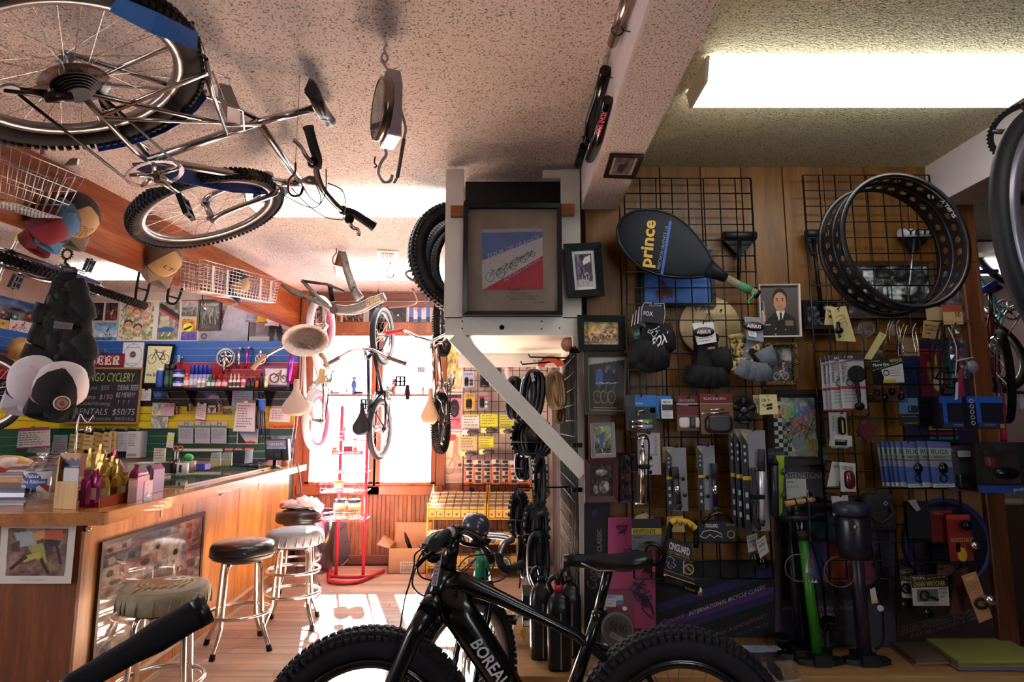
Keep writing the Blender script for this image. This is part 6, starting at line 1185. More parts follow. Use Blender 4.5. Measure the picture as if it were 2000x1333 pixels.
cb_=PT(121,788,2.84);bnrm=(CAMP-cb_).normalized();P_(ck_,'badge',LA([(.001,.004),(.034,.004),(.034,0)],_e(cb_,bnrm),24),_w('c8bcae',.6));P_(ck_,'badge_ring',TO(cb_+bnrm*.005,bnrm,.026,.0022,24,5),_w('5a2a2a',.6));P_(ck_,'badge_dot',LA([(.001,.007),(.012,.007),(.012,.0)],_e(cb_,bnrm),12),_w('8a2a28',.6))
for(xa,xb,ya,yb,lbl)in((265,291,540,588,'black U shaped rack frame below the brown cap'),(327,352,556,592,'black U shaped rack frame right of the brown cap')):
 T=T_('rack_frame',lbl,'rack',PT((xa+xb)/2,ya,4.6));P4=[PT(xa+8,ya-14,4.6),PT(xa,yb-12,4.6),PT(xa+3,yb,4.6),PT(xb-8,yb,4.6),PT(xb,ya+20,4.6),PT(xb+6,ya-2,4.6)];P_(T,'tube',TU(M_(P4,3),.010,8),BLACK)
 P_(T,'cross_bar',CY(PT(xa+3,ya+22,4.6),PT(xb-2,ya+28,4.6),.007,8),DARKM);P_(T,'hanger',TU([P4[0],V((P4[0].x,P4[0].y,H))],.004,6),DARKM)
hk2=T_('hook','small hook with a chain link under the far end of the beam','hook',PB(396,575));P_(hk2,'hook',TU([PB(396,572,-.02),PB(395,584,.0),PB(400,590,.0)],.004,6),DARKM);P_(hk2,'chain',TU([PB(398,590),PB(396,600),PB(401,604)],.012,6),STEEL)
hk3=_d('hook',TU([PB(458,582,-.02),PB(459,592,-.0),PB(464,596,0)],.004,6).slab([PB(452,600),PB(463,596),PB(464,591),PB(453,594)],(0,.003,0)),_w('8a7468',.5),'small cup hook with a tag below the fine wire basket','hook')
vq=[PZ(738,503,H-.002),PZ(774,505,H-.002),PZ(779,490,H-.002),PZ(736,488,H-.002)];vt=T_('ceiling_vent','small white louvred vent in the ceiling behind the lamp','vent',(vq[0]+vq[2])/2);P_(vt,'frame',SL(vq,(0,0,-.008)),_w('d8c4b0',.5))
for k in range(7):u=.2+k*.09;P_(vt,'slat',SL([p+Z_(-.009)for p in sub(vq,u,.2,u+.05,.8)],(0,0,-.006)),_w('8a766a',.5))
ts=2.08;sc_=T_('hanging_scale','grey hanging dial scale on a hook under the ceiling','scale',PT(750,95,ts));vv=V((.21,-.97,0)).normalized();nl=V((-.90,-.43,0)).normalized();fr2=V((.43,-.90,0)).normalized()
c0=PT(752,205,ts);up=Z_(1);hgt=.135
prof=[(-.055,-.125),(.055,-.125),(.055,.06),(.02,.125),(-.02,.125),(-.055,.06)]
P_(sc_,'case',SL([c0+fr2*0+(nl.cross(up))*a+up*b_ for a,b_ in prof],nl*-.045),_c('scale_grey',[(.3,'9a8c90'),(.7,'a89a9e')],12,2,.5));dc=c0+nl*.0-up*.02;Md=_e(dc,nl,up)
P_(sc_,'dial_rim',LA([(.098,-.005),(.105,-.005),(.105,.026),(.096,.028),(.094,.012)],Md,44),_w('8a7c70',.25,.9));P_(sc_,'dial_face',LA([(.001,.020),(.095,.020)],Md,44,False),_w('b4bcb4',.3));g=MB()
for k in range(40):a=2*PI*k/40;g.box((.084*cos(a),.084*sin(a),.0206),(.010 if k%5 else.016,.002,.0006),Md@Matrix.Rotation(0,4,'Z'))
F_(P_(sc_,'dial_marks',g,_w('4a5450',.6)));P_(sc_,'needle',BX((.03,0,.022),(.08,.003,.001),Md),BLACK);P_(sc_,'dial_glass',LA([(.001,.026),(.095,.026)],Md,40,False),G_('dial_glass','e8f4f0',1.0,.05))
P_(sc_,'base_plate',SL([c0-up*.125+nl.cross(up)*-.055,c0-up*.125+nl.cross(up)*.055,c0-up*.125+nl.cross(up)*.055-nl*.045,c0-up*.125+nl.cross(up)*-.055-nl*.045],-up*.006),_w('cfcac8',.35,.6))
o2=V((c0.x,c0.y,H));P_(sc_,'top_hook',TU(M_([o2,PT(750,96,ts),PT(757,112,ts),PT(752,122,ts),PT(745,112,ts),PT(751,102,ts)],4),.0042,6).tube(M_([PT(744,118,ts),PT(752,128,ts),PT(760,140,ts)],4),.0042,6),STEEL)
P_(sc_,'bottom_hook',TU(M_([PT(752,292,ts),PT(754,303,ts),PT(744,318,ts),PT(739,340,ts),PT(750,356,ts),PT(762,354,ts),PT(766,342,ts)],4),.0052,8),STEEL);P_(sc_,'small_hook',TU(M_([PT(733,306,ts),PT(731,318,ts),PT(736,324,ts),PT(731,328,ts)],3),.003,6),_w('6a5448',.4,.8))
P_(sc_,'bent_arm',TU(M_([PT(764,142,ts),PT(776,190,ts),PT(792,248,ts),PT(789,270,ts),PT(780,330,ts),PT(773,352,ts),PT(768,358,ts)],3),.0045,8),STEEL);P_(sc_,'arm_sleeve',TU([PT(789,272,ts),PT(776,348,ts)],.0066,8).tube([PT(768,155,ts),PT(777,194,ts)],.006,8),_w('6e6254',.4,.6))
tb_=T_('steel_tube','steel tube tied along the left face of the white beam','tube',(.33,1.6,2.4));pa,pb_=PX(1196,84,.325),PX(1237,-40,.325);P_(tb_,'tube',CY(pa,pb_,.017,16),_w('a08c84',.25,.9));P_(tb_,'tie',TO(PX(1206,58,.325),pb_-pa,.018,.002,18,5).tube([PX(1206,58,.34),PX(1232,62,.35)],.002,5),BLACK)  # plain steel tube, gives no light
fk2=T_('suspension_fork','black suspension fork with pink lettering tied under the white beam','fork',PX(1160,220,.32));fX=lambda x,y,d=0:PX(x,y,.33-d)
P_(fk2,'leg',TU([fX(1183,138),fX(1171,185),fX(1156,232),fX(1152,262)],[.022,.023,.026,.024],12),BLACKG);P_(fk2,'leg',TU([fX(1187,195),fX(1168,270),fX(1152,310)],[.018,.022,.02],12),BLACKG)
P_(fk2,'stanchion',TU([fX(1154,235),fX(1147,280)],.014,10),CHROME);P_(fk2,'stanchion',TU([fX(1157,278),fX(1150,306)],.013,10),CHROME);P_(fk2,'brace',TU(M_([fX(1150,205),fX(1140,240),fX(1142,270),fX(1150,285)],4),.011,8),BLACK);P_(fk2,'steerer',TU([fX(1140,285),fX(1128,322)],.017,12),BLACK);P_(fk2,'lever',TU([fX(1138,222),fX(1130,221)],.006,6).tube([fX(1140,270),fX(1127,284)],.007,6),BLACK)
X_(fk2,'ROCK SHOX',[fX(1160,263,.045),fX(1175,216,.045),fX(1186,220,.045),fX(1172,264,.045)],_w('e0285a',.5),.03)
for xy in((1176,150),(1160,197)):P_(fk2,'tie',TU([fX(*xy),fX(xy[0]+22,xy[1]+2,-.02)],.002,5),BLACK)
ZU=2.3595;_a('small dark framed photo fixed under the end of the popcorn beam',[PZ(1178,343,ZU),PZ(1240,345,ZU),PZ(1258,301,ZU),PZ(1191,299,ZU)],.02,_w('2a1c18',.35),Canvas(30,24,'6a5a60').noise(.3,3,6).ell(.45,.6,.2,.3,'2a2430').ell(.45,.3,.08,.1,'8a6a5c'),'b8b0a4',.015,.012)
# FRIEZE OVER THE WINDOWS AND FAR WALL
_b('warm toned print of runners left over the first window',(588,590,632,634),crowd(31,40,34,('c8a060','a86a3a','d8c080','6a2a20','302028')),Y=YB-.012);_b('tan leaflet with black letters over the first window',(640,610,668,634),Canvas(28,24,'b89a60').rect(.1,.15,.35,.5,'3a2a20').rect(.45,.15,.6,.8,'3a2a20').rect(.7,.3,.9,.9,'5a3a28').noise(.3,3,6),Y=YB-.012)
_b('evening photo of riders over the first window',(668,596,712,634),pic_riders(41,'4a3844','5a4038',3,('c8a040','303040','7a5a60')),Y=YB-.014);_b('dark photo poster with a bright lamp over the second window',(718,590,797,633),Canvas(60,34,'2a2428').noise(.25,6,6).ring(.42,.6,.1,.16,.15,'8a8088').ring(.55,.55,.08,.13,.15,'7a7078').ell(.78,.62,.03,.045,'e0d0c8').ell(.78,.62,.015,.022,'ffffff'),'b8b0b0',Y=YB-.012)
_b('photo of two people in white before a blue sky over the second window',(797,588,842,634),Canvas(44,44,'5a6ab8').rect(0,.7,1,1,'3a3a50').line(.3,.3,.32,.95,.09,'d8d0cc').line(.7,.35,.7,.95,.1,'d0c8cc').ell(.3,.28,.06,.08,'b8806a').ell(.68,.3,.06,.08,'b8806a').line(.3,.4,.2,.05,.03,'c89080').line(.36,.4,.4,.05,.03,'c89080').rect(.2,.8,.42,.92,'4a6ab0').rect(.58,.8,.82,.92,'5a70a8'),Y=YB-.012)
YF2=YB-.006
c=Canvas(44,90,'a89848').grad('b8a848','d8b890',0,1).noise(.5,5,9)
for k,(x,y,s,sh2)in enumerate(((.3,.2,.08,'4a3a30'),(.7,.16,.07,'c07040'),(.55,.4,.09,'e0c8b0'),(.8,.45,.08,'c83a30'),(.3,.5,.08,'3a4a8a'),(.5,.75,.11,'5a8a70'),(.5,.98,.13,'c05a50'))):c.rider(x,y+.05,s*.6,sh2,asp=.5)
_b('tall yellow toned print of a racing bunch right of the windows',(863,660,904,765),c,Y=YF2);c=Canvas(34,50,'b8707c').rect(0,.0,1,.12,'3a2a30').ell(.5,.4,.36,.26,'1a181e').ell(.5,.45,.26,.14,'3c3a40').ell(.4,.4,.06,.05,'0e0c10').ell(.62,.4,.06,.05,'0e0c10').rect(.1,.7,.9,.74,'8a3a48').noise(.2,4,8);_b('pink print with a dark mask below the racing print',(873,768,902,842),c,Y=YF2-.004)
c=Canvas(50,90,'d8c0a4').grad('e0ccb4','cdb290',0,1).rect(0,.72,1,.84,'b0988a').ring(.3,.68,.24,.17,.06,'a86a50').ring(.8,.62,.2,.15,.06,'a86a50').line(.3,.68,.6,.35,.02,'c06a58',1.8).line(.6,.35,.78,.6,.02,'c06a58',1.8).line(.6,.1,.55,.45,.1,'d88a70',1.8).line(.55,.45,.62,.66,.06,'d8a080',1.8).ell(.75,.66,.08,.04,'5a4448').ell(.4,.06,.2,.08,'c85040');_b('large pale print of a track cyclist right of the windows',(861,845,912,944),c,Y=YF2)
_d('wall_panel',SL(R_(861,944,1040,966,YB-.003),(0,.002,0)),_C('back_panel','8a5230','a06840','b07c50','Z',6),'brown board strip below the track cyclist print','board')
def grid(label,X0,X1,Y,Z0,Z1,nx,nz,r=.0032,m=WIRE,dirv=None):
 T=T_('wire_grid',label,'display grid',((X0+X1)/2,Y,Z0));b=MB()
 for i in range(nx+1):
  x=X0+(X1-X0)*i/nx;P_(T,'upright',TU([(x,Y,Z0),(x,Y,Z1)],r*(1.5 if i in(0,nx)else 1),6),m)
 for j in range(nz+1):z=Z0+(Z1-Z0)*j/nz;P_(T,'cross_wire',TU([(X0,Y-r*1.4,z),(X1,Y-r*1.4,z)],r,6),m)
 return T
ga,gb2=PY(905,850,YB-.06).x,.34;grid('dark wire display grid on the far wall behind the card rows',ga,gb2,YB-.05,.62,2.1,12,15,.0035,_w('3a1c1c',.4));YC=YB-.16
def blister(label,px,col,Y,txt=None,tc='e8e4e8',items=(),head=None,group=None,th=.004,name='blister_card',cat='package',seed=0,ln=3,rough=.45,lv=(.12,.9)):
 """hanging product card with modelled goods: items = (u0, v0, u1, v1, colour[, depth])"""
 q=R_(*px,Y)if len(px)==4 and not isinstance(px[0],tuple)else Q_(px,Y);T=S(name,label,cat,q,col,th,ln,head,txt or(),seed,group,rough=rough,lv=lv)
 for it in items:
  u0,v0,u1,v1,cc=it[:5];dp=it[5]if len(it)>5 else.016;a=sub(q,u0,v0,u1,v1);b=MB();cen=sum(a,V())/4;n_=qn(q);rx,rz=(a[1]-a[0])/2,(a[3]-a[0])/2;rs=[]
  for k,s_ in((0,1),(.6,1),(.9,.88),(1,.7)):rs.append([cen+n_*(.001+dp*k)+rx*(s_*(abs(cos(t))**.5)*CS(1,cos(t)))+rz*(s_*(abs(sin(t))**.5)*CS(1,sin(t)))for t in[2*PI*(j+.5)/16 for j in range(16)]])
  P_(T,'goods',b.loft(rs),_w(cc,.35))
 return T
blister('black grips in a clear pack with blue label on the far grid',(904,726,926,757),'b4b4c4',YC,[('GRIPS',.1,.1,.9,.24,'3040a8')],items=((.15,.36,.5,.95,'15141a'),(.6,.5,.9,.64,'26242c'),(.6,.74,.9,.88,'26242c')),ln=0)
blister('black grip pack with a red band, upper right on the far grid',(937,727,956,757),'3a3438',YC,[('GRIPS',.1,.08,.9,.2,'d0c8c8')],items=((.12,.3,.88,.95,'131218'),),head=[(0,.06,'8a2a30')],ln=0)
blister('black grip in a yellow pack with blue label on the far grid',(906,769,927,802),'c8a040',YC,[('GRIPS',.1,.06,.9,.2,'303a98')],items=((.2,.32,.75,.92,'15141a'),),ln=0);blister('grip pack in clear plastic with a red strip on the far grid',(934,766,955,801),'8a8a90',YC,items=((.12,.32,.55,.9,'16151b'),(.66,.5,.9,.65,'b8b4b8'),(.66,.74,.9,.88,'b8b4b8')),head=[(.2,.32,'b83a44')],ln=0)
GM='mirror packs with lime green cards'
for k,(px,col,lbl)in enumerate((((902,810,936,838),'d8d0cc','lime topped mirror pack with white face, upper left'),((938,809,972,834),'c8cc20','lime mirror pack with a red dot, upper right'),((975,811,1004,836),'c0c428','lime mirror pack half hidden by the tyres'),((898,853,932,880),'bca878','tan mirror pack with a lime centre, lower left'),((935,853,964,876),'d0d024','lime mirror pack, lower right of the four'))):
 T=blister(lbl,px,col,YC-.02*(k%2),head=[(0,.12,'b8c030')],group=GM,seed=70+k,ln=4);x0_,y0_,x1_,y1_=px;pm_=PY((x0_+x1_)/2+4,y1_+7,YC-.03);P_(T,'mirror_arm',BA(pm_,(.06,.015,.022),12,6),_w('3a343a',.4));P_(T,'price_label',SL(R_(x0_+1,y1_+2,x0_+12,y1_+12,YC-.035),(0,.002,0)),_w('d8d088' if k else'd8d4d8',.6))
GCL='orange and white cleat cards in a row'
for k in range(8):
 xx=907+k*17.6;blister('orange and white cleat card with dark parts, %s'%('first from the left','second from the left','third from the left','fourth from the left','fifth from the left','sixth from the left','seventh from the left','half hidden at the tyres')[k],(xx,898+(k%3),xx+16.4,945+(k%2)*1.5),'d8c0ae',YC-.03*(k%2),head=[(.2,.3,'4a4a54'),(.34,.42,'d8602c'),(.92,1,'d8642c')],items=tuple((.22+.3*((j+k)%2),.02+j*.16+.0,.9,.14+j*.16,'2a2228',.01)for j in range(6))+((.02,.44,.2,.9,'d8602c',.002),),group=GCL,ln=0)
blister('blue and white hang card at the top of the far grid',(905,697,920,715),'d0d4dc',YC,head=[(0,.4,'2a8ac8')],ln=2);blister('clear bag of black parts behind the white brace',(963,716,980,740),'5a5258',YC,items=((.2,.2,.8,.9,'1a181c'),),ln=0)
for k,(xx,yy)in enumerate(((922,958),(1010,955))):_d('pouch',SL([PY(xx-7,yy+6,YC),PY(xx+7,yy+6,YC),PY(xx+3,yy-4,YC),PY(xx,yy-6,YC),PY(xx-3,yy-4,YC)],(0,.03,0)),_w('1c1a22',.4),('black pouch hanging at the left over the yellow racks','black pouch hanging at the right over the yellow racks')[k],'pouch')
la,lb2=PY(640,770,YB-.06),PY(850,771,YB-.06);_d('window_shelf',BX(((la.x+lb2.x)/2,YB-.05,la.z-.012),(lb2.x-la.x,.10,.022),None,.004),_w('8a5a48',.5),'narrow wooden shelf across both windows','shelf')
def _f(label,px,h,shirt,hat,legs='3a3038'):
 c_=PY(px[0],768,YB-.07);c_.z=la.z;T=T_('figurine',label,'figurine',c_);P_(T,'body',LA([(h*.12,0),(h*.10,h*.3),(h*.16,h*.45),(h*.13,h*.7),(h*.06,h*.74)],TRN(c_),12),_w(shirt,.5));P_(T,'head',BA(c_+Z_(h*.83),h*.12,12,8),_w('d8a890',.6));P_(T,'hat',LA([(h*.16,h*.88),(h*.12,h*.93),(h*.02,h*1.0)],TRN(c_),12),_w(hat,.5));return T
_f('little figurine with a blue hat on the left window shelf',(691,750),.17,'3a6ab0','3a5aa8');_f('little red figurine on the right window shelf',(769,752),.15,'b84a40','7a3a34');_f('small orange figurine lying low on the left window shelf',(677,764),.06,'c86a4a','c86a4a');_f('small figurine at the right end of the window shelf',(826,763),.08,'b85a50','9a4a40')
for xx,lbl in((655,'small chrome bell set on the left window shelf'),(700,'dark pocket tool on the left window shelf')):T=T_('small_tool',lbl,'tool',PY(xx,768,YB-.06));q_=V((PY(xx,768,YB-.06).x,YB-.07,la.z));P_(T,'body',BX(q_+Z_(.012),(.09,.03,.022),None,.006),STEEL if xx==655 else DARKM);P_(T,'knob',BA(q_+V((-.03,0,.03)),.014,10,6),STEEL)
pk=T_('pedal','black and red pedal hanging on the window shelf edge','pedal',PY(796,762,YB-.12));P_(pk,'cage',SL([PY(789,771,YB-.12),PY(802,771,YB-.12),PY(798,752,YB-.12),PY(793,752,YB-.12)],(0,.03,0)),_w('a8283a',.4));P_(pk,'body',SL([PY(792,781,YB-.135),PY(799,781,YB-.135),PY(799,753,YB-.135),PY(793,753,YB-.135)],(0,.03,0)),BLACK)
S('sticker','blue shop sticker on the right window pane','sticker',R_(815,717,831,728,YB+.05),'9ab0c8',.001,txt=[('RED',.1,.1,.9,.5,'3a5a80'),('ROCK',.1,.55,.9,.95,'3a5a80')])
YR=5.32;hr2=T_('wire_rack','red wire rack with a white lettered header standing before the left window','rack',PZ(690,1122,0));RD=_w('c8283c',.4,.2);zf2=lambda y:PY(690,y,YR).z
xl,xr=PY(661,1000,YR).x,PY(713,1000,YR).x;
for x in(xl,xr):P_(hr2,'post',CY((x,YR,.03),(x,YR,1.45),.014,10),RD)
P_(hr2,'foot',TU(M_([V((xl-.12,YR+.25,.02)),V((xl-.04,YR,.03)),V((xr+.04,YR,.03)),V((xr+.12,YR+.25,.02))],3),.014,8).tube(M_([V((xl-.08,YR+.2,.02)),V((xl-.02,YR-.12,.02)),V((xr-.02,YR-.14,.02)),V((xr+.06,YR+.1,.02))],3),.016,8),RD)
for y in(1012,958,922,860):
 z=zf2(y);q_=[V((xl-.10,YR-.2,z)),V((xr+.04,YR-.2,z)),V((xr+.04,YR,z+.01)),V((xl-.10,YR,z+.01))];_m(hr2,'shelf',q_,10,4,_w('d86a78',.4,.2),.0028);_m(hr2,'shelf_lip',[q_[0],q_[1],q_[1]+V((0,-.01,.07)),q_[0]+V((0,-.01,.07))],8,2,_w('d86a78',.4,.2),.0026)
hq=R_(648,881,708,889,YR-.2);P_(hr2,'header',SL(hq,(0,.01,0)),_w('b8203a',.5));X_(hr2,'HAMMER NUTRITION',sub(hq,.05,.2,.95,.8),_w('e8dce0',.5),.02,.2);P_(hr2,'banner',SL(R_(668,834,674,862,YR-.19),(0,.004,0)),_w('c83a50',.5))
for k,(xx,lbl)in enumerate(((665,'left white drink mix tub with orange label on the red rack'),(691,'right white drink mix tub with orange label on the red rack'))):
 zb=zf2(1012)+.008;c_=V((PY(xx,1000,YR-.1).x,YR-.1,zb));T=T_('tub',lbl,'tub',c_);P_(T,'body',LA([(.054,0),(.056,.01),(.056,.12),(.048,.135)],TRN(c_),20),_w('dcd0c8',.4));P_(T,'lid',LA([(.05,.135),(.05,.155),(.046,.158)],TRN(c_),20),_w('2a2830',.4));P_(T,'label',LA([(.0565,.03),(.0565,.1)],TRN(c_),20,True,False),_w('e0a878',.5));b=MB();vs,fs=_B('HEED',.02,.2);b.add([c_+V((.058*sin((u-.45)*1.5),-.058*cos((u-.45)*1.5),.045+v*.035))for u,v in vs],fs);P_(T,'lettering',b,_w('3a2a28',.5))
for k,(xx,yb_,hh)in enumerate(((656,958,.12),)):q_=R_(652,939,670,958,YR-.15);T=S('pouch','orange and cream drink pouch on the second shelf of the red rack','pouch',q_,'e09038',.02,0,[(.3,.8,'e0c8b0')])
for k in range(3):T=S('pouch',('yellow sachet at the left of the red header','dark sachet behind the red header','yellow sachet at the right of the red header')[k],'pouch',R_((649,671,690)[k],872,(657,688,697)[k],882,YR-.18),('d8b040','6a2a3a','d8a848')[k],.02,0,[(.4,.6,'a02a38')])
ld=T_('bin_lid','round grey plastic bin lid leaning behind the stools','lid',PT(640,1062,5.6));Ml=_e(PT(640,1062,5.62),V((.5,-.86,.12)),(0,0,1));P_(ld,'disc',LA([(.001,.03),(.14,.03),(.15,.02),(.235,.015),(.245,0)],Ml,44),_w('5a5a64',.5));P_(ld,'rim',TO(Ml@Z_(.004),Ml.col[2].to_3d(),.245,.010,48,8),_w('8a8a92',.5));g=MB()
for k in range(8):a=2*PI*k/8;g.tube([Ml@V((.15*cos(a),.15*sin(a),.022)),Ml@V((.23*cos(a),.23*sin(a),.018))],.005,5)
F_(P_(ld,'ribs',g,_w('484850',.5)));bnc=PZ(598,1128,0);bnc.z=0;bnc.y+=.2;bn2=T_('waste_bin','tall clear plastic waste bin behind the stools','bin',bnc);P_(bn2,'body',LA([(.15,0),(.155,.01),(.185,.52),(.18,.52),(.15,.014)],TRN(bnc),32,True,False),G_('bin_plastic','c8c4d8',2.0,.2));P_(bn2,'rim',TO(bnc+Z_(.52),(0,0,1),.186,.008,40,8),_w('b8b4c4',.4))
cx0,cx1=PZ(757,1122,0),PZ(832,1122,0);cbx=T_('cardboard_box','open brown cardboard box with a white label under the right window','box',cx0);CB=_w('b08a6a',.8);zt2=PY(790,1072,cx0.y).z;w2=cx1.x-cx0.x;Yc=cx0.y
for nm,q_,d in(('front',[V((cx0.x,Yc,0)),V((cx1.x,Yc,0)),V((cx1.x,Yc,zt2)),V((cx0.x,Yc,zt2))],(0,.006,0)),('back',[V((cx0.x,Yc+.3,0)),V((cx1.x,Yc+.3,0)),V((cx1.x,Yc+.3,zt2)),V((cx0.x,Yc+.3,zt2))],(0,.006,0)),('side',[V((cx0.x,Yc,0)),V((cx0.x,Yc+.3,0)),V((cx0.x,Yc+.3,zt2)),V((cx0.x,Yc,zt2))],(.006,0,0)),('side',[V((cx1.x,Yc,0)),V((cx1.x,Yc+.3,0)),V((cx1.x,Yc+.3,zt2)),V((cx1.x,Yc,zt2))],(-.006,0,0)),('flap',[V((cx0.x,Yc+.3,zt2)),V((cx1.x,Yc+.3,zt2)),V((cx1.x,Yc+.34,zt2+.17)),V((cx0.x,Yc+.34,zt2+.17))],(0,.005,0)),('flap',[V((cx0.x,Yc,zt2)),V((cx0.x,Yc+.3,zt2)),V((cx0.x-.10,Yc+.3,zt2+.06)),V((cx0.x-.10,Yc,zt2+.03))],(0,0,.004)),('bottom',[V((cx0.x,Yc,.002)),V((cx1.x,Yc,.002)),V((cx1.x,Yc+.3,.002)),V((cx0.x,Yc+.3,.002))],(0,0,.005))):P_(cbx,nm,SL(q_,d),CB)
fq2=[V((cx0.x,Yc-.001,0)),V((cx1.x,Yc-.001,0)),V((cx1.x,Yc-.001,zt2)),V((cx0.x,Yc-.001,zt2))];lq=sub(fq2,.32,.52,.74,.97);P_(cbx,'label',SL(lq,(0,-.001,0)),_w('d0c4c0',.6));b=MB();_j([p+Y_(-.002)for p in lq],6,b,.08,.92,.1,.9,.4);P_(cbx,'label_print',b,_w('4a4040',.6));_d('umbrella',TU([V((cx1.x-.13,Yc+.12,zt2-.1)),V((cx1.x-.19,Yc+.1,zt2+.06)),V((cx1.x-.21,Yc+.1,zt2+.12))],[.02,.018,.006],8),BLACK,'black folded umbrella sticking out of the cardboard box','umbrella')
YL=_w('d8a41c',.4);mbx={}
def tube_rack(label,xa,xb,y0,cols,lblside,seedo):
 T=T_('wire_rack',label,'rack',(xa,y0,0));r_=RR(seedo);wd=(xb-xa);zs_=[.09,.285,.49]
 for x in(xa,xb):
  for yy in(y0,y0+.38):P_(T,'post',CY((x,yy,0),(x,yy,.62 if yy==y0 else.74),.007,8),YL)
 for z in zs_:
  sl=.0 if z<.4 else.12
  for yy,zz in((y0,z),(y0+.38,z+sl)):P_(T,'rail',CY((xa,yy,zz),(xb,yy,zz),.005,6),YL)
  P_(T,'lip',TU([(xa,y0,z),(xa,y0,z+.075),(xb,y0,z+.075),(xb,y0,z)],.004,6),YL);_m(T,'shelf',[V((xa,y0,z)),V((xb,y0,z)),V((xb,y0+.38,z+sl)),V((xa,y0+.38,z+sl))],cols*2,3,YL,.0022)
 for sx in(xa,xb):P_(T,'side_rail',TU([(sx,y0,.60),(sx,y0+.38,.72)],.004,6),YL)
 k=wd/cols;bw=k*.94
 def mk(kind):
  key=(round(bw,4),kind)
  if key not in mbx:m=MB();m.cur=0;m.box((0,0,.0425),(bw,.068,.085),None,.002);m.cur=1;m.box((0,-.0345,.03),(bw*.3,.001,.018));m.cur=2;m.box((0,0,.0855),(bw*.9,.06,.001));mbx[key]=m.mesh('tube_box',[_w(('c09a58','b89050','6a605c')[kind],.7),_w('6a4a2c',.7),_w(('ded6da','c8bcb8','8a8084')[kind],.6)])
  return mbx[key]
 rows=('front','second','third','fourth','rear')
 for ti,z in enumerate(zs_):
  for j in range(5 if ti==2 else 2):
   for i in range(cols):
    if ti==1 and j==0 and r_.random()<.12:continue
    o=link('tube_box',mk(0 if ti==2 else(1 if r_.random()<.75 else 2)),None);o.location=(xa+k*(i+.5),y0+.042+j*.074,z+.006+(j*.0235 if ti==2 else.0)+r_.uniform(0,.003))
    tag(o,'small tan inner tube box, %s row of the %s tier on the %s yellow rack'%(rows[j],('lowest','middle','top')[ti],lblside),'box','inner tube boxes on the %s yellow rack'%lblside)
 return T
ya=5.36;tube_rack('left yellow wire rack full of small inner tube boxes',PY(836,1000,ya).x,PY(948,1000,ya).x,ya,7,'left',1);tube_rack('right yellow wire rack of inner tube boxes behind the hanging tyres',PY(953,1000,ya).x,PY(1040,1000,ya).x,ya,6,'right',2)
# LOFT
YL0=2.93;WB=_c('loft_white',[(.3,'d8d2c8'),(.7,'e4ddd2')],4,3,.6,.05);lx0,lx1=PY(870,500,YL0).x,PY(1132,500,YL0).x;zl=PY(1000,655,YL0).z
lf=_x('trim_8',SL(R_(869,330,904,622,YL0),(0,.03,0)),WB);_x('post',SL(R_(1097,330,1134,622,YL0),(0,.03,0)),WB,lf);_x('rail',SL(R_(869,620,1134,655,YL0),(0,.03,0)),WB,lf);_x('block',SL(R_(1060,332,1096,348,YL0),(0,.03,0)),WB,lf)
_x('loft_floor',BX(((lx0+lx1)/2,YL0+.42,zl+.012),(lx1-lx0,.78,.02)),_w('e8e2d8',.6),lf);_x('loft_screen',BX(((lx0+lx1)/2+.03,3.13,(zl+H)/2),(lx1-lx0-.1,.012,H-zl-.02)),_w('1c1214',.8),lf);_x('loft_back',BX(((lx0+lx1)/2,YL0+.82,(zl+H)/2),(lx1-lx0,.02,H-zl)),_w('1c1618',.9),lf);_x('back_rail',BX(((lx0+lx1)/2,YL0+.81,zl-.035),(lx1-lx0,.03,.09)),WB,lf);_x('side_rail',BX((lx1-.02,YL0+.42,zl-.02),(.03,.76,.05)),WB,lf)
for px in((903,628),(903,642),(1058,628),(1058,643),(1093,641)):_x('screw',CY(PY(*px,YL0)+Y_(-.002),PY(*px,YL0)+Y_(.002),.004,8),DARKM,lf)
_x('knot_hole',LA([(.001,.001),(.012,.001)],_e(PY(980,640,YL0)+Y_(-.001),(0,-1,0)),16,False),_w('5a4438',.8),lf)
a,b_=PY(888,655,YL0-.02),PY(1142,925,YL0-.02);d=(b_-a).normalized();s_=V((d.z,0,-d.x))*.037;_x('brace',SL([a-s_,b_-s_,b_+s_,a+s_],(0,.035,0)),WB,lf)
tl2=T_('ceiling_light','bare fluorescent tube under the white loft','lamp',(-.2,3.3,zl));P_(tl2,'holder',BX((-.24,3.3,zl-.02),(.06,.72,.03)),_w('c8c0b4',.5));P_(tl2,'tube',CY((-.225,2.99,zl-.05),(-.225,3.62,zl-.05),.0165,14),EM_T);
for yy in(2.97,3.64):P_(tl2,'socket',BX((-.225,yy,zl-.045),(.03,.03,.045)),_w('d8d0c8',.5))
for k,px in enumerate(((880,401,912,422),(1086,398,1122,419))):_d('wood_block',SL(R_(*px,YL0-.03),(0,.03,0)),_C('block_wood','8a4a1c','a8622c','b8743c','X',9),('left wooden block holding the big framed print','right wooden block holding the big framed print')[k],'block')
q=R_(905,401,1097,618,YL0-.035);c=Canvas(30,40,'baa896').noise(.1,2,4);pf=_a('big dark framed print with a blue, white and red square of bicycles',q,.022,_w('120f16',.25),c,depth=.03,glaze=True);i_=sub(q,.11,.10,.9,.92);zq=[p+Y_(-.0042)for p in Q_([(942,567),(1061,566),(1059,446),(941,449)],YL0-.035)]
c=Canvas(130,130,'eae4e6');c.put(c.y<.06,'d4d0ce').put((c.y>=.06)&(c.y<.50-.37*c.x+.02),'6c90d4').put(c.y>.985-.55*c.x+.02+.0,'e0465a').noise(.05,3,20)
rec=_F(pf,zq,c,.0002,'square_print');
def slq(x0,y0,x1,y1,h):a=PY(x0,y0,YL0-.0415);b=PY(x1,y1,YL0-.0415);u=Z_(h);return[a,b,b+u,a+u]
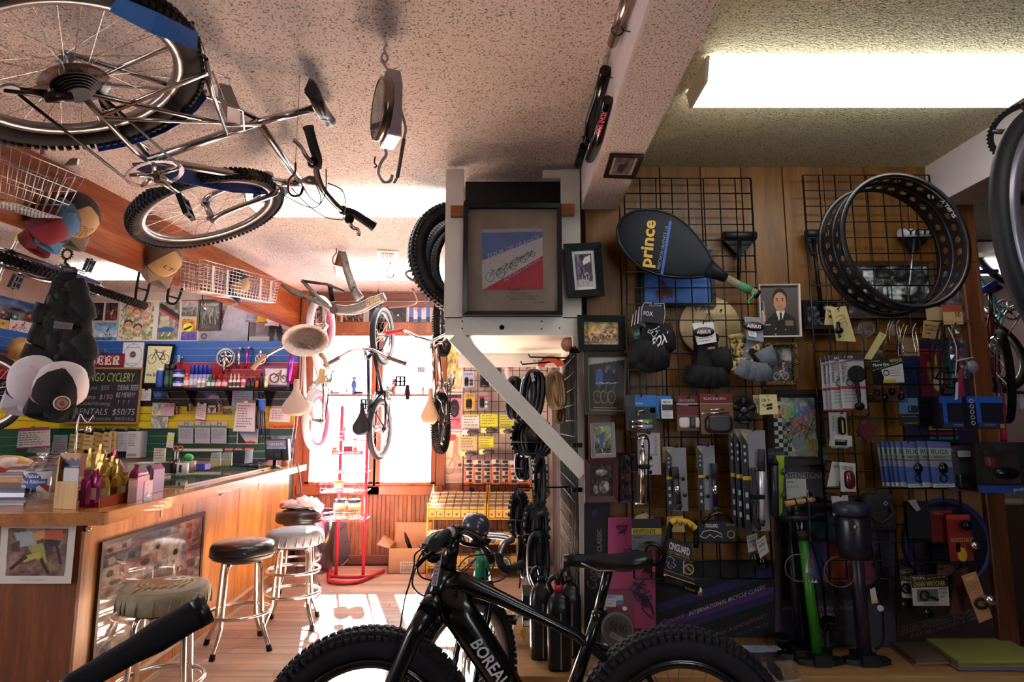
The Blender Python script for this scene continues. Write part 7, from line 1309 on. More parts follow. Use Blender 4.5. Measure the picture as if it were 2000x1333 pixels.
X_(pf,'TOUR DE FRANCE',slq(950,506,1054,467,.021),_w('d8d4d8',.6),.012,0,.0);X_(pf,'SOUNDTRACKS',slq(984,552,1055,508,.019),_w('d0c8cc',.6),.012,0,.0)
rd2=MB();YR2=YL0-.0412
for k,(cx,cy,s_)in enumerate(((966,535,1.0),(992,521,.82),(1013,508,.7),(1033,497,.62))):
 f=lambda dx,dy:PY(cx+dx*s_,cy+dy*s_,YR2)
 for(wx,wy)in((-9,7),(12,-1)):rd2.tube([f(wx+8*cos(t),wy+9*sin(t))for t in[2*PI*j/20 for j in range(20)]],.0009,4,True)
 for pts,rr_ in((((-9,7),(-3,-6),(8,-9),(4,4),(-3,-6)),.0011),(((4,4),(12,-1),(8,-9)),.0011),(((-3,-6),(-7,-9)),.0012),(((8,-9),(9,-12)),.0014)):rd2.tube([f(*p_)for p_ in pts],rr_,5)
F_(P_(pf,'bicycle_drawing',rd2,_w('3a3238',.7)))
for k,(s1,u0,v0,u1,v1)in enumerate((('Rowdie',.45,.79,.6,.83),('Thank you',.47,.84,.68,.87),('for coming by and',.42,.87,.86,.9),('keep on riding',.47,.905,.8,.93),('xx 2003',.76,.94,.9,.965))):X_(pf,s1,sub([p+Y_(-.004)for p in sub(q,.1,.1,.9,.9)],u0,v0+.02,u1,v1+.02),_w('4a3c34',.8),-.004,.2,.001)
def _n(label,c,ax,Rr,tr,m=TYK,knobs=.02,group='tyres stored on the loft'):
 T=T_('tyre',label,'tyre',c,None,group);W=_e(c,ax,(0,0,1));pr=[(Rr-tr+tr*cos(a),tr*.9*sin(a))for a in[R(-140)+R(280)*i/12 for i in range(13)]];pr+=[(r_-.003 if i_>2 else r_+.002,z*.88)for i_,(r_,z)in enumerate(pr[::-1])]
 P_(T,'casing',MB().ring(pr,W,64),m);n=int(2*PI*Rr/knobs);b=MB()
 for i in range(n):
  for lane,(zz,rr_)in enumerate(((0,0),(.5,.13),(-.5,.13),(.85,.45),(-.85,.45))):
   a=2*PI*(i+(.5 if lane%2 else 0))/n;b.box((Rr-tr*rr_,0,zz*tr),(.010,knobs*.55,tr*.4),W@Matrix.Rotation(a,4,'Z'))
 F_(P_(T,'tread_knobs',b,m));return T
_n('wide black tyre in front on the loft, bulging out past the white post',PT(912,505,3.42),V((.45,-.9,.06)),.335,.048,_w('141218',.45),.024);_n('second black tyre behind the wide one on the loft',PT(932,520,3.62),V((.3,-.95,.05)),.335,.03,_w('131117',.5));_n('third black tyre deep inside the loft',PT(950,515,3.7),V((.1,-1,0)),.34,.03,_w('121016',.6))
_d('rubber_band',TO(PT(812,540,3.35),(.2,.3,1),.055,.008,24,6),_w('8a6a60',.5),'brown band round the wide loft tyre','band');S('label','white paper label on the lower side of the wide loft tyre','label',Q_([(838,601),(842,596),(830,588),(828,592)],3.25),'d8c8c8',.002)
_d('cord',TU(M_([PT(760,602,4.6),PT(800,598,4.3),PT(815,588,3.9),PT(806,565,3.6)],4),.006,5),_w('8a5a48',.6),'brown cord strung from the tyres to the window frieze','cord')
sg=T_('wire_grid','black wire grid standing along the weathered side of the partition','display grid',(XS-.05,3.0,.3));XG=XS-.05
for j in range(14):P_(sg,'upright',TU([(XG,3.0+j*.078,.35),(XG,3.0+j*.078,1.72)],.004,6),WIRE)
for j in range(18):P_(sg,'cross_wire',TU([(XG-.004,3.0,.35+j*.08),(XG-.004,4.01,.35+j*.08)],.0035,6),WIRE)
for(x,y,x2,y2,Y)in((1095,705,1020,712,3.5),(1090,683,1028,686,3.9),(1086,688,1012,684,3.7),(1100,700,1035,698,3.3),(1080,952,1012,954,3.4)):P_(sg,'peg',TU([V((XG,Y,PY(x,y,Y).z)),PY(x2,y2,Y),PY(x2-3,y2-6,Y)],.005,6),BLACK)
for(x,y)in((1122,686),(1127,870),(1127,957),(1120,1168)):P_(sg,'wall_clip',BX(PY(x,y,3.02),(.05,.02,.022)),BLACK)
def _o(label,px,Y,loops=3,col='141218',w_=None,knob=False,tilt=0,band=True,rough=.4):
 """tyre folded to a bundle: nested flattened loops"""
 x0,y0,x1,y1=px;a=PY(x0,(y0+y1)/2,Y).x;b_=PY(x1,(y0+y1)/2,Y).x;zt_=PY((x0+x1)/2,y0,Y).z;zb=PY((x0+x1)/2,y1,Y).z;cx,cz=(a+b_)/2,(zt_+zb)/2;hw,hh=(b_-a)/2,(zt_-zb)/2;T=T_('folded_tyre',label,'tyre',(cx,Y,cz));m=_w(col,rough);Tm=TRN((cx,Y,cz))@Matrix.Rotation(tilt,4,'Y')@TRN((-cx,-Y,-cz))
 for k in range(loops):
  s_=1-k*.9/loops;g=MB();P=[]
  for j in range(24):t=2*PI*j/24;P.append(Tm@V((cx+hw*s_*.88*CS(abs(cos(t))**.7,cos(t)),Y+.012*sin(2*t+k),cz+hh*(.96-.05*k)*CS(abs(sin(t))**.8,sin(t)))))
  n=8;rs=[]
  for j,p_ in enumerate(P):
   d_=(P[(j+1)%24]-P[j-1]).normalized();o_=V((d_.z,0,-d_.x));rs.append([p_+o_*(max(.012,hw*.55/loops)*cos(u))+Y_(1)*(.038*sin(u))for u in[2*PI*q_/n for q_ in range(n)]])
  g.loft(rs+[rs[0]],True,False);P_(T,'loop',g,m)
  if knob and k==0:
   kb=MB()
   for j in range(24):
    for yy in(-.03,-.012,.008):p_=P[j];kb.box(p_+V((p_.x-cx,0,(p_.z-cz)*.4)).normalized()*.012+Y_(yy),(.014,.012,.014))
   F_(P_(T,'tread_knobs',kb,m))
 P_(T,'core',BA((cx,Y,cz),(hw*.6,.03,hh*.82),12,8,None),m)
 if band:P_(T,'band',TU([V((cx-hw,Y-.045,cz-hh*.2)),V((cx+hw,Y-.045,cz-hh*.25))],.004,6),_w('2a262c',.5))
 return T
for k,(px,lbl)in enumerate((((985,691,1046,760),'round white and orange tyre card, left of two'),((1047,688,1104,755),'round white and orange tyre card, right of two'))):
 Yk=3.75-.25*k;q_=R_(*px,Yk);cen=sum(q_,V())/4;rr_=(q_[1]-q_[0]).length/2;T=T_('tyre_card',lbl,'card',cen,None,'orange tyre cards over the side grid');W=_e(cen,(-.1,-1,.05),(1,0,0));P_(T,'ring',MB().ring([(rr_*.62,0),(rr_,0),(rr_,.004),(rr_*.62,.004)],W,40),_w('d8c4c0',.5));b=MB();A=[R(15)+R(150)*j/16 for j in range(17)];b.add([W@V((r_*cos(t),r_*sin(t),.006))for r_ in(rr_*.45,rr_*.92)for t in A],[(j,j+1,18+j,17+j)for j in range(16)]);P_(T,'orange_panel',b,_w('d04a20',.5));b=MB();b.add([W@V((r_*cos(t),r_*sin(t),.007))for r_ in(rr_*.80,rr_*.9)for t in A[3:14]],[(j,j+1,12+j,11+j)for j in range(10)]);P_(T,'dark_band',b,_w('2a1a1c',.5));X_(T,'KENDA',[W@V((-.03,rr_*.80,.008)),W@V((.03,rr_*.80,.008)),W@V((.03,rr_*.87,.008)),W@V((-.03,rr_*.87,.008))],_w('d8ccc8',.5),.01,0,.001);P_(T,'bar_code',(lambda m:[m.slab([W@V((-.10+j*.007,rr_*.5,.008)),W@V((-.097+j*.007,rr_*.5,.008)),W@V((-.097+j*.007,rr_*.66,.008)),W@V((-.10+j*.007,rr_*.66,.008))],(0,-.001,0))for j in range(6)]and m)(MB()),BLACK)
_o('black folded tyre left behind the white brace',(988,736,1022,822),3.6,3);_o('long glossy folded tyre with a paper tag on the side grid',(1018,724,1062,818),3.2,2,'1c1b20',tilt=.12,band=False,rough=.25);S('price_tag','white paper tag below the glossy folded tyre','tag',Q_([(1031,831),(1055,833),(1053,818),(1029,812)],3.12),'cdc8bc',.001,txt=[('x',.2,.3,.4,.6,'5a5450')]);S('price_tag','small white bar code label on the glossy folded tyre','tag',Q_([(1039,746),(1045,744),(1041,728),(1036,729)],3.12),'cfccc8',.001,4)
_o('tan folded tyre hanging near the partition corner',(1066,726,1104,800),3.22,3,'a58a66',tilt=-.12,band=False,rough=.7);_o('tan end of the folded tyre below its bundle',(1086,798,1102,826),3.24,1,'6e5438',band=False,rough=.7)
_o('wide black folded tyre wrapped in net, middle of the side grid',(998,820,1080,892),3.3,4,'121016',knob=True,rough=.3);_o('black folded tyre with a shine under the net wrapped one',(1006,878,1036,938),3.45,2,'2a2830',rough=.3);_o('narrow black tyre with an orange mark',(1044,893,1064,988),3.15,2,'131117',knob=True,band=False);S('label','orange tyre maker label on the narrow black tyre','label',Q_([(1050,935),(1054,935),(1054,925),(1050,925)],3.09),'c85a38',.001);S('label','white strip hanging beside the narrow black tyre','label',Q_([(1035,942),(1040,945),(1036,896),(1032,896)],3.2),'c8c8cc',.002)
_o('knobby folded tyre with bright edges, upper left of the lower bundle',(997,964,1030,1046),3.3,3,'1c1a22',knob=True);_o('knobby folded tyre with a printed card band, upper right of the lower bundle',(1024,986,1070,1078),3.1,3,'19171f',knob=True);q_=Q_([(1036,1017),(1068,1004),(1066,990),(1036,999)],3.02);T=S('label','dark card band with yellow letters on the folded tyre','label',q_,'17141c',.002,txt=[('CRAX',.4,.35,.8,.7,'a8a028')]);_o('thick black folded tyre lowest in the bundle',(1030,1036,1072,1150),3.05,4,'141219');_d('strap',TU(M_([PY(1013,1080,3.2),PY(1010,1110,3.2),PY(1016,1130,3.2),PY(1014,1150,3.2)],3),.004,5),BLACK,'thin black strap hanging below the tyre bundle','strap');_o('black folded tyre behind the strap',(1012,1040,1030,1128),3.4,2,'1c1820')
bl_=T_('baseball','worn brown baseball on top of the side grid','ball',PY(1109,674,3.05));P_(bl_,'leather',BA(PY(1109,674,3.05),.036,20,12),_c('ball',[(.3,'7a5240'),(.7,'b08a74')],20,3,.7));P_(bl_,'seam',TO(PY(1109,674,3.05)+Y_(-.012),(.3,-1,.3),.034,.001,24,4),_w('4a2a24',.7))
ZP=.284
def jug(label,px,t_,w_=.085,h_=.235,stripe=True,capc='1a1820'):
 c_=PZ(*px,ZP);T=T_('oil_jug',label,'jug',c_,None,'black oil jugs on the platform');rs=[]
 for z,k in((0,.94),(.01,1),(h_*.72,1),(h_*.84,.82),(h_*.92,.5)):rs.append([c_+V((w_/2*k*CS(abs(cos(a))**.5,cos(a)),.055*k*CS(abs(sin(a))**.5,sin(a))+.055,z))for a in[2*PI*(j+.5)/16 for j in range(16)]])
 P_(T,'body',LO(rs),_w('0e0c12',.3));P_(T,'cap',LA([(.016,h_*.92),(.017,h_*1.0)],TRN(c_+Y_(.055)),14),_w(capc,.4));P_(T,'handle',TU(M_([c_+V((-w_*.2,.055,h_*.86)),c_+V((-w_*.42,.055,h_*1.02)),c_+V((-w_*.1,.055,h_*1.1)),c_+V((0,.055,h_*.95))],3),.011,8),_w('0e0c12',.3));P_(T,'level_strip',BX(c_+V((.005,-.001,h_*.36)),(.006,.003,h_*.66)),_w('8a7a6a',.5));return T
jug('tall black oil jug at the left of the platform',(1059,1292),2.6,.10,.34);jug('tall black oil jug with a red cap, front of the three',(1094,1314),2.5,.10,.33,capc='c8202c');jug('tall black oil jug at the right beside the seat tube',(1116,1287),2.6,.10,.33)
bt=PZ(1090,1180,.27);bt=CAMP+ray(1092,1163)*3.0;T=T_('bottle','pale green lubricant bottle with a cream cap above the oil jugs','bottle',bt);Mx=TRN(bt-Z_(.06));P_(T,'body',LA([(.026,0),(.028,.01),(.028,.07),(.022,.09),(.012,.1)],Mx,16),_w('8a7a6c',.4));P_(T,'shoulder',LA([(.0285,.06),(.0285,.08),(.02,.1),(.012,.108)],Mx,16),_w('7ab890',.4));P_(T,'cap',LA([(.012,.106),(.012,.13),(.008,.138)],Mx,14),_w('d0b8a4',.4));P_(T,'stand',BX(bt+V((0,.02,-.06-.10)),(.05,.06,.2)),_w('4a3a30',.6))
q_=R_(1089,1150,1098,1172,2.95);S('label','red and white label beside the pale green bottle','label',q_,'b83a44',.002,txt=[('oil',.1,.5,.9,.8,'d8c8c8')])
T=box('parts_box','black box with a bar code left of the oil jugs','box',(1021,1165,1043,1225),3.0,.2,'14121a');P_(T,'bar_label',SL(R_(1023,1213,1036,1223,2.998),(0,-.001,0)),_w('c8c4c4',.5));T=S('leaflet','white and blue leaflet hanging left of the black box','leaflet',Q_([(1006,1212),(1022,1206),(1022,1192),(1014,1196)],3.0),'c0ccd8',.002,3);S('leaflet','yellow paper sticking out below the black box','leaflet',Q_([(1025,1256),(1027,1226),(1017,1232),(1016,1240)],2.98),'c89a34',.002);_d('white_panel',SL([PY(1027,1164,3.3),PY(1052,1150,3.3),PY(1052,1110,3.3),PY(1027,1128,3.3)],(0,.015,0)),_w('b8b0b8',.5),'grey white panel edge above the black box','panel')
# PANELLED WALL: PICTURES
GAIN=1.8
YQ=YP-.016
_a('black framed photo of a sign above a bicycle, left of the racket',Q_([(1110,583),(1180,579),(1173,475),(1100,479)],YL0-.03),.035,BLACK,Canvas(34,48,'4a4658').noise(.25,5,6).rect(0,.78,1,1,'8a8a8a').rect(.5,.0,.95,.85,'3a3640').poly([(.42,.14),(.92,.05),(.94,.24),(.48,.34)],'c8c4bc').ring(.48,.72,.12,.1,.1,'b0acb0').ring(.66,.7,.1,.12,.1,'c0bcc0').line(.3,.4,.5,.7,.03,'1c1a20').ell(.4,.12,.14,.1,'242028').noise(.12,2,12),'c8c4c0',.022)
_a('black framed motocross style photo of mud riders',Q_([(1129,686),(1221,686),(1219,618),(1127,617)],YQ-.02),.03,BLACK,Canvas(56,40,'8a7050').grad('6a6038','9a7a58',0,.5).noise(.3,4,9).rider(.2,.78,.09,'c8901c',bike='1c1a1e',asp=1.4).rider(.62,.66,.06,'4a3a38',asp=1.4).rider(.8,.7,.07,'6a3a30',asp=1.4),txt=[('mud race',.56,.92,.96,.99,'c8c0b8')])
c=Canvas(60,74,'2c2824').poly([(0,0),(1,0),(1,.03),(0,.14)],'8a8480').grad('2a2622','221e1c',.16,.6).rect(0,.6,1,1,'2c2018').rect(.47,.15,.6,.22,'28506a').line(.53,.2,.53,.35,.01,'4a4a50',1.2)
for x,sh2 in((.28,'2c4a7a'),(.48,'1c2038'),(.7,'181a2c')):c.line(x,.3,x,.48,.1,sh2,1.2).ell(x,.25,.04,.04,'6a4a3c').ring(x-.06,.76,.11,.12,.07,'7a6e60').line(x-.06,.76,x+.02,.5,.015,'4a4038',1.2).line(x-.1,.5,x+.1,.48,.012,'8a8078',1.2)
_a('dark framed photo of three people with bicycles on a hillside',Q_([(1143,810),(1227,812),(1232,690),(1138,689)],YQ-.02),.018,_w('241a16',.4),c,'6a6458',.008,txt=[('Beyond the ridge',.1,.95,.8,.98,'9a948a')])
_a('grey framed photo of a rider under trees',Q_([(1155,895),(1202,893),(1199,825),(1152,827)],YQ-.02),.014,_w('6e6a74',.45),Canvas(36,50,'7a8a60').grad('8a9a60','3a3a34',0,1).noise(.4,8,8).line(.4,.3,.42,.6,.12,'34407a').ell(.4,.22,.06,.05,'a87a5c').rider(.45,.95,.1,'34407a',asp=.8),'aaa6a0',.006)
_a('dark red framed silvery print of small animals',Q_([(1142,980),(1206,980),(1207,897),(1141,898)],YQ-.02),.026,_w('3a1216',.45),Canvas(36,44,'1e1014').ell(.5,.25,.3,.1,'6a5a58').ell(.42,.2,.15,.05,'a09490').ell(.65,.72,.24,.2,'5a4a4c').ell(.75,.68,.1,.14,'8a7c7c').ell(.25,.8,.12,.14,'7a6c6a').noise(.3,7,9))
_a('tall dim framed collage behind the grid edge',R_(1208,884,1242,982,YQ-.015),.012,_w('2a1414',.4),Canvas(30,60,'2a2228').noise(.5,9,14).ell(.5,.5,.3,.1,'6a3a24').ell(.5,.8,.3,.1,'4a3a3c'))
def _g(label,q,col,items,cat='poster',cv=None):return S('poster',label,cat,q,col,.003,txt=items,cv=cv)
q=[PY(1141,1262,YQ),PY(1192,1262,YQ),PY(1192,984,YQ),PY(1141,984,YQ)];T=_g('tall black bicycle classic poster with upright lettering at the partition corner',q,'100d12',())
def vtext(T,s,x0,y0,x1,y1,Y,m,bold=.01,shear=0.):
 """reads upwards in the pixel box"""
 X_(T,s,[PY(x1,y1,Y),PY(x1,y0,Y),PY(x0,y0,Y),PY(x0,y1,Y)],m,bold,shear,.0)
vtext(T,'BICYCLE CLASSIC',1166,1034,1175,1128,YQ-.004,_w('6a6468',.6));vtext(T,'Coors',1146,1096,1166,1150,YQ-.004,_w('5a5458',.6),-.01,.3);P_(T,'compass_mark',TO(PY(1162,1003,YQ-.003),(0,1,0),.010,.0012,20,4).tube([PY(1157,1009,YQ-.003),PY(1167,996,YQ-.003)],.0012,4),_w('3a4a78',.5))
rs_=RR(12);q=Q_([(1186,1226),(1281,1228),(1279,1010),(1188,1012)],YQ-.02);T=S('poster','pink board scribbled with dark blue strokes behind the saddle','board',q,'8a3558',.012)
b=MB()
for k in range(26):
 u,v=rs_.choice(((.3,.12),(.62,.3),(.75,.45),(.6,.62),(.7,.75),(.85,.85),(.4,.35)));P=[bil(q,min(.97,max(.03,u+rs_.uniform(-.16,.2))),1-min(.97,max(.03,v+rs_.uniform(-.08,.08))))+Y_(-.003)for _ in range(4)];b.tube(M_(P,3),.0022,4)
F_(P_(T,'brush_strokes',b,_w('1c2440',.6)))
GY=2.875;grid('left black wire grid on the panelled wall',.552,1.178,GY,.60,PY(1350,349,GY).z,8,24);grid('right black wire grid on the panelled wall',1.436,2.06,GY,.60,PY(1690,343,GY).z,8,24)
c=Canvas(60,44,'2c4a8a').grad('24407c','345a98',0,1).noise(.1,3,6).ell(.78,.18,.12,.2,'8a3c8c').rect(0,0,.06,1,'1c2a24').ell(.28,.82,.06,.1,'4a2428').ell(.42,.8,.05,.1,'4a2428').line(.3,.55,.38,.85,.04,'3c2024')
_a('dark framed blue poster with a violet ball behind the racket handle',R_(1243,490,1394,600,YQ-.01),.018,_w('1a1418',.4),c,txt=[('counting',.62,.0,.9,.08,'8aa0c8')]);dsk=T_('wooden_disc','round plywood disc behind the wire grid under the racket','disc',PY(1386,638,YQ));P_(dsk,'disc',LA([(.001,.012),(.145,.012),(.148,.006),(.148,0)],_e(PY(1386,638,YQ),(0,-1,0)),44),_C('ply','8a7650','a8926a','b8a47c','Z',5));P_(dsk,'bolt',CY(PY(1409,606,YQ-.012),PY(1409,606,YQ-.02),.005,8),DARKM)
rs_=RR(5);b=MB()
for k in range(9):a=PY(1368+rs_.uniform(-8,22),612+rs_.uniform(-10,18),YQ-.014);b.tube([a,a+V((rs_.uniform(-.02,.02),0,rs_.uniform(-.03,.03)))],.0016,4)
F_(P_(dsk,'ink_splash',b,_w('2a2420',.7)))
for k,(x0,y0,x1,y1,stem,lbl)in enumerate(((1413,452,1476,470,(1443,560),'black padded bracket behind the left wire grid'),(1574,446,1600,468,(1606,620),'black padded bracket at the left of the big rim'),(1757,449,1816,463,(1772,600),'grey lettered bracket seen through the big rim'))):
 T=T_('shop_bracket',lbl,'bracket',PY(x0,y0,GY));a,b_=PY(x0,(y0+y1)/2,2.90),PY(x1,(y0+y1)/2,2.90);P_(T,'pad',TU([a,b_],.022,12),_w('8a8a90' if k==2 else'0e0c10',.5));m_=(a+b_)/2
 P_(T,'web',SL([a-Z_(.02),b_-Z_(.02),PY((x0+x1)/2,y1+32,2.9)],(0,.015,0)),BLACK);P_(T,'stem',TU([m_,PY(*stem,2.9)],.010 if k!=2 else.006,8),BLACK if k!=2 else STEEL)
 if k==2:X_(T,'YETI',[a+V((.02,-.023,-.014)),b_+V((-.005,-.023,-.014)),b_+V((-.005,-.023,.014)),a+V((.02,-.023,.014))],BLACK,.03,.1,0)
Yk=2.78;pc_=PY(1290,480,Yk);hd=PY(1475,572,Yk-.03);ax_r=(hd-pc_);ax_r.y=0;ax_r.normalize();ay_r=V((-ax_r.z,0,ax_r.x));rk=T_('tennis_racket','tennis racket in a black and gold lettered cover hanging on the left wire grid','racket',pc_)
def RK(a,b,c=0):return pc_+ax_r*a+ay_r*b+Y_(-1)*c
out=[];
for k in range(40):
 t=2*PI*k/40;ca,sa=cos(t),sin(t);rx=.225 if ca<0 else.275;ry=.150;out.append((rx*ca-.0,ry*sa*(1-.42*max(0,ca)**1.4)))
rings=[[RK(a*s_,b*s_,c)for a,b in out]for s_,c in((.97,-.004),(1.0,.004),(1.0,.022),(.975,.032),(.9,.036),(.5,.040),(.02,.041))];COV=_w('0e1118',.55,spec=.25);P_(rk,'cover',LO(rings,True,True),COV);P_(rk,'piping',TU([RK(a*.985,b*.985,.031)for a,b in out],.004,6,True),BLACKG)
P_(rk,'throat',TU([RK(.24,0,.018),RK(.30,0,.02),RK(.335,0,.02)],[.045,.028,.022],12),COV);hnd=P_(rk,'handle',TU([RK(.325,0,.02),RK(.42,0,.022),RK(.478,.0,.024),RK(.49,0,.024)],[.019,.018,.019,.021],10),_w('6a6248',.8));P_(hnd,'green_wrap',TU([RK(.40,0,.022),RK(.46,0,.024)],[.0195,.0205],10),_w('3a6a48',.8));P_(hnd,'butt_cap',TU([RK(.485,0,.024),RK(.50,0,.024)],.021,10),BLACK);P_(hnd,'frayed_tape',TU(M_([RK(.47,-.01,.045),RK(.475,-.03,.04),RK(.47,-.05,.03),RK(.48,-.06,.03)],3),.005,5),_w('2a8a5a',.8));P_(hnd,'red_ring',TU([RK(.325,0,.02),RK(.331,0,.02)],.021,10),_w('8a2a30',.6))
u_=(PY(1289,455,Yk)-PY(1264,520,Yk));u_.y=0
def tq(x0,y0,x1,y1,h,Y):
 """text strip from pixel 0 to pixel 1, h in metres to its left"""
 a,b=PY(x0,y0,Y),PY(x1,y1,Y);d=(b-a).normalized();n=V((-d.z,0,d.x))*h;return[a,b,b+n,a+n]
X_(rk,'prince',tq(1280,524,1289,432,.075,Yk-.043),_w('a8842c',.5),.03,0,0);X_(rk,'PRECISION GRAPHITE 110',tq(1289,526,1305,442,.014,Yk-.0435),_w('7a7a86',.5),-.01,0,0);P_(rk,'blue_stripe',SL([p for p in tq(1295,537,1312,432,.012,Yk-.0415)],(0,.001,0)),_w('20408a',.5))
Rc=PY(1745,480,2.36);axr=V((.14,-1,.05)).normalized();W=_e(Rc,axr,(0,0,1));Rr_=.272;bw_=.072;rm=T_('wheel_hoop','wide black drilled bicycle rim hanging in front of the right wire grid','rim',Rc);MR=_w('0c0a0e',.35);nh=32;b=MB()
seg=128;prof_r=[(Rr_-.012,-bw_),(Rr_+.004,-bw_),(Rr_+.004,-bw_+.012),(Rr_-.012,-bw_+.012)]
for s_ in(-1,1):b.ring([(Rr_-.012,s_*bw_),(Rr_+.006,s_*bw_),(Rr_+.006,s_*(bw_-.014)),(Rr_-.006,s_*(bw_-.014))],W,96)
b.ring([(Rr_-.012,-.006),(Rr_-.006,-.006),(Rr_-.006,.006),(Rr_-.012,.006)],W,96);P_(rm,'rails',b,MR);b=MB()
for lane in(-1,1):
 zc=lane*(.006+bw_-.014)/2;zh=(bw_-.014-.006)/2+.001
 for i in range(nh):
  a0=2*PI*(i+(.5 if lane>0 else 0))/nh;da=PI/nh;hr_=.0115;vs=[];k_=16
  for j in range(k_):
   t=2*PI*j/k_;cx_,sx_=cos(t),sin(t);mm=max(abs(cx_),abs(sx_));aa=a0+da*cx_/mm;zz=zc+zh*sx_/mm;vs.append((cos(aa)*(Rr_-.009),sin(aa)*(Rr_-.009),zz));ai=a0+hr_/Rr_*cx_*1.25;zi=zc+hr_*sx_;vs.append((cos(ai)*(Rr_-.009),sin(ai)*(Rr_-.009),zi))
  b.add(vs,[(2*j,2*((j+1)%k_),2*((j+1)%k_)+1,2*j+1)for j in range(k_)],False,W)
P_(rm,'drilled_band',b,MR)
def _q(s,a0,a1,z0_,z1_,m):
 vs,fs=_B(s,.012);b2=MB();b2.add([W@V((cos(a0+(a1-a0)*u)*(Rr_-.0105-.004),sin(a0+(a1-a0)*u)*(Rr_-.0105-.004),z0_+(z1_-z0_)*v))for u,v in vs],fs);P_(rm,'lettering',b2,m)
xr_=W.inverted();ang=lambda x,y:(lambda p:math.atan2(p.y,p.x))(xr_@PY(x,y,Rc.y))
_q('SURLY',ang(1866,425),ang(1836,388),bw_-.003,bw_-.020,_w('c8c4cc',.5));_q('ROLLING DARRYL',ang(1832,384),ang(1790,358),bw_-.003,bw_-.011,_w('8a868c',.5));P_(rm,'hanger',TU([PY(1770,360,2.36),PY(1776,352,2.6),PY(1778,352,GY)],.005,6),BLACK)
_a('cream framed portrait photo of a person in a dark dress uniform with a flag behind',Q_([(1482,660),(1563,659),(1559,556),(1479,557)],YQ-.02),.007,_w('a8a098',.5),(lambda c:c.grad('4a4440','362f2e',0,1).poly([(.04,.3),(.12,.3),(.16,.75),(.04,.8)],'8a6a64').rect(.04,.32,.1,.5,'2a3048').line(.08,.5,.13,.75,.015,'a89a94').poly([(.08,1),(.12,.72),(.4,.52),(.65,.52),(.92,.66),(.98,1)],'1e1c1c').poly([(.42,.5),(.66,.5),(.56,.72),(.5,.72)],'b8b0a8').poly([(.52,.54),(.57,.54),(.57,.75),(.5,.75)],'141214').ell(.53,.24,.19,.19,'1e1816').ell(.53,.32,.165,.19,'9a7058').ell(.55,.45,.1,.07,'946a52').ell(.46,.29,.025,.012,'2a1c18').ell(.6,.29,.025,.012,'2a1c18').line(.43,.26,.49,.255,.008,'3a2a22').line(.57,.255,.63,.26,.008,'3a2a22').line(.53,.29,.515,.36,.008,'8a6048').rect(.46,.405,.58,.415,'7a4a3c').rect(.66,.7,.86,.8,'6a5a3a').rect(.68,.72,.84,.74,'8a3a30').rect(.14,.76,.28,.79,'8a8478').ell(.4,.86,.014,.012,'b89a50').ell(.66,.88,.014,.012,'b89a50').ell(.4,.97,.014,.012,'b89a50'))(Canvas(70,88,'4a4440')))
ornf=_a('ornate bronze framed old photo of a rider below the portrait',Q_([(1495,755),(1556,753),(1553,670),(1492,672)],YQ-.02),.022,_c('bronze',[(.35,'2a2014'),(.6,'6a5634')],90,2,.4,1.0,120,metal=.6),Canvas(30,40,'3c383a').grad('5a5654','2a2628',0,1).rect(.6,.0,1,.4,'8a8684').line(.35,.2,.5,.55,.1,'222024').rider(.5,.85,.13,'2a282c',bike='8a8688',asp=.75).noise(.2,3,9))
g=MB();qo=Q_([(1495,755),(1556,753),(1553,670),(1492,672)],YQ-.045)
for u in range(15):g.ball(bil(qo,.04+u*.066,.03),.006,6,4);g.ball(bil(qo,.04+u*.066,.97),.006,6,4)
for v in range(18):g.ball(bil(qo,.04,.05+v*.053),.006,6,4);g.ball(bil(qo,.96,.05+v*.053),.006,6,4)
F_(P_(ornf,'carved_beads',g,_w('5a4a2c',.4,.6)))
_a('wide dark framed photo behind the hanging paper tags',R_(1566,588,1640,644,YQ-.02),.02,_w('120e10',.4),Canvas(40,26,'2a2628').noise(.5,6,10).rect(.6,.0,.9,.2,'7a7a74'));c=Canvas(80,46,'4a4c4c').noise(.5,13,9)
for x,y,r_ in((.15,.2,.2),(.45,.15,.15),(.8,.25,.22),(.3,.8,.3),(.75,.85,.3)):c.ell(x,y,r_,r_*.8,'1c1c1c')
c.rect(.22,.1,.36,.32,'8a8e8a').rect(.45,.45,.66,.7,'7e8482').line(.5,.35,.5,.7,.01,'1a1a1a').noise(.35,4,16)
_a('long dark framed black and white photo behind the big rim',R_(1643,512,1822,622,YQ-.012),.022,_w('2a1410',.45),c,txt=[('ONTRO E LTD',.22,.3,.62,.4,'1c1c1c')]);_a('brown framed signed photo at the right of the big rim',R_(1824,512,1910,632,YQ-.012),.016,_w('4a2414',.45),Canvas(40,54,'2e2a2c').grad('36384c','2a2422',0,1).ell(.45,.45,.12,.2,'5a4a44').line(.4,.6,.35,1,.1,'3a3438').noise(.3,6,9),txt=[('Always good',.35,.62,.85,.67,'120e10'),('to be out',.4,.7,.8,.75,'120e10'),('all my best',.35,.8,.9,.85,'120e10')])
c=Canvas(80,100,'6a7068').noise(.3,5,9)
for i in range(10):
 for j in range(14):
  if(i+j)%2 and(i<2 or(j>5 and i<4)):c.rect(i*.1,j*.07,i*.1+.1,j*.07+.07,'1a1a1a')
  elif i<2:c.rect(i*.1,j*.07,i*.1+.1,j*.07+.07,'9a9a94')
c.ell(.6,.55,.22,.25,'5a5048').ell(.6,.42,.14,.12,'7a5848').ell(.62,.78,.2,.18,'58686a').rect(.7,.72,.98,.98,'6a6848')
for i in range(26):rr_=RR(i*3);c.line(rr_.uniform(.2,1),rr_.uniform(.2,.95),rr_.uniform(.2,1),rr_.uniform(.2,.95),.009,rr_.choice(['1c1a1e','8a7a30','6a4a70','3a5a6a','7a3c34']))
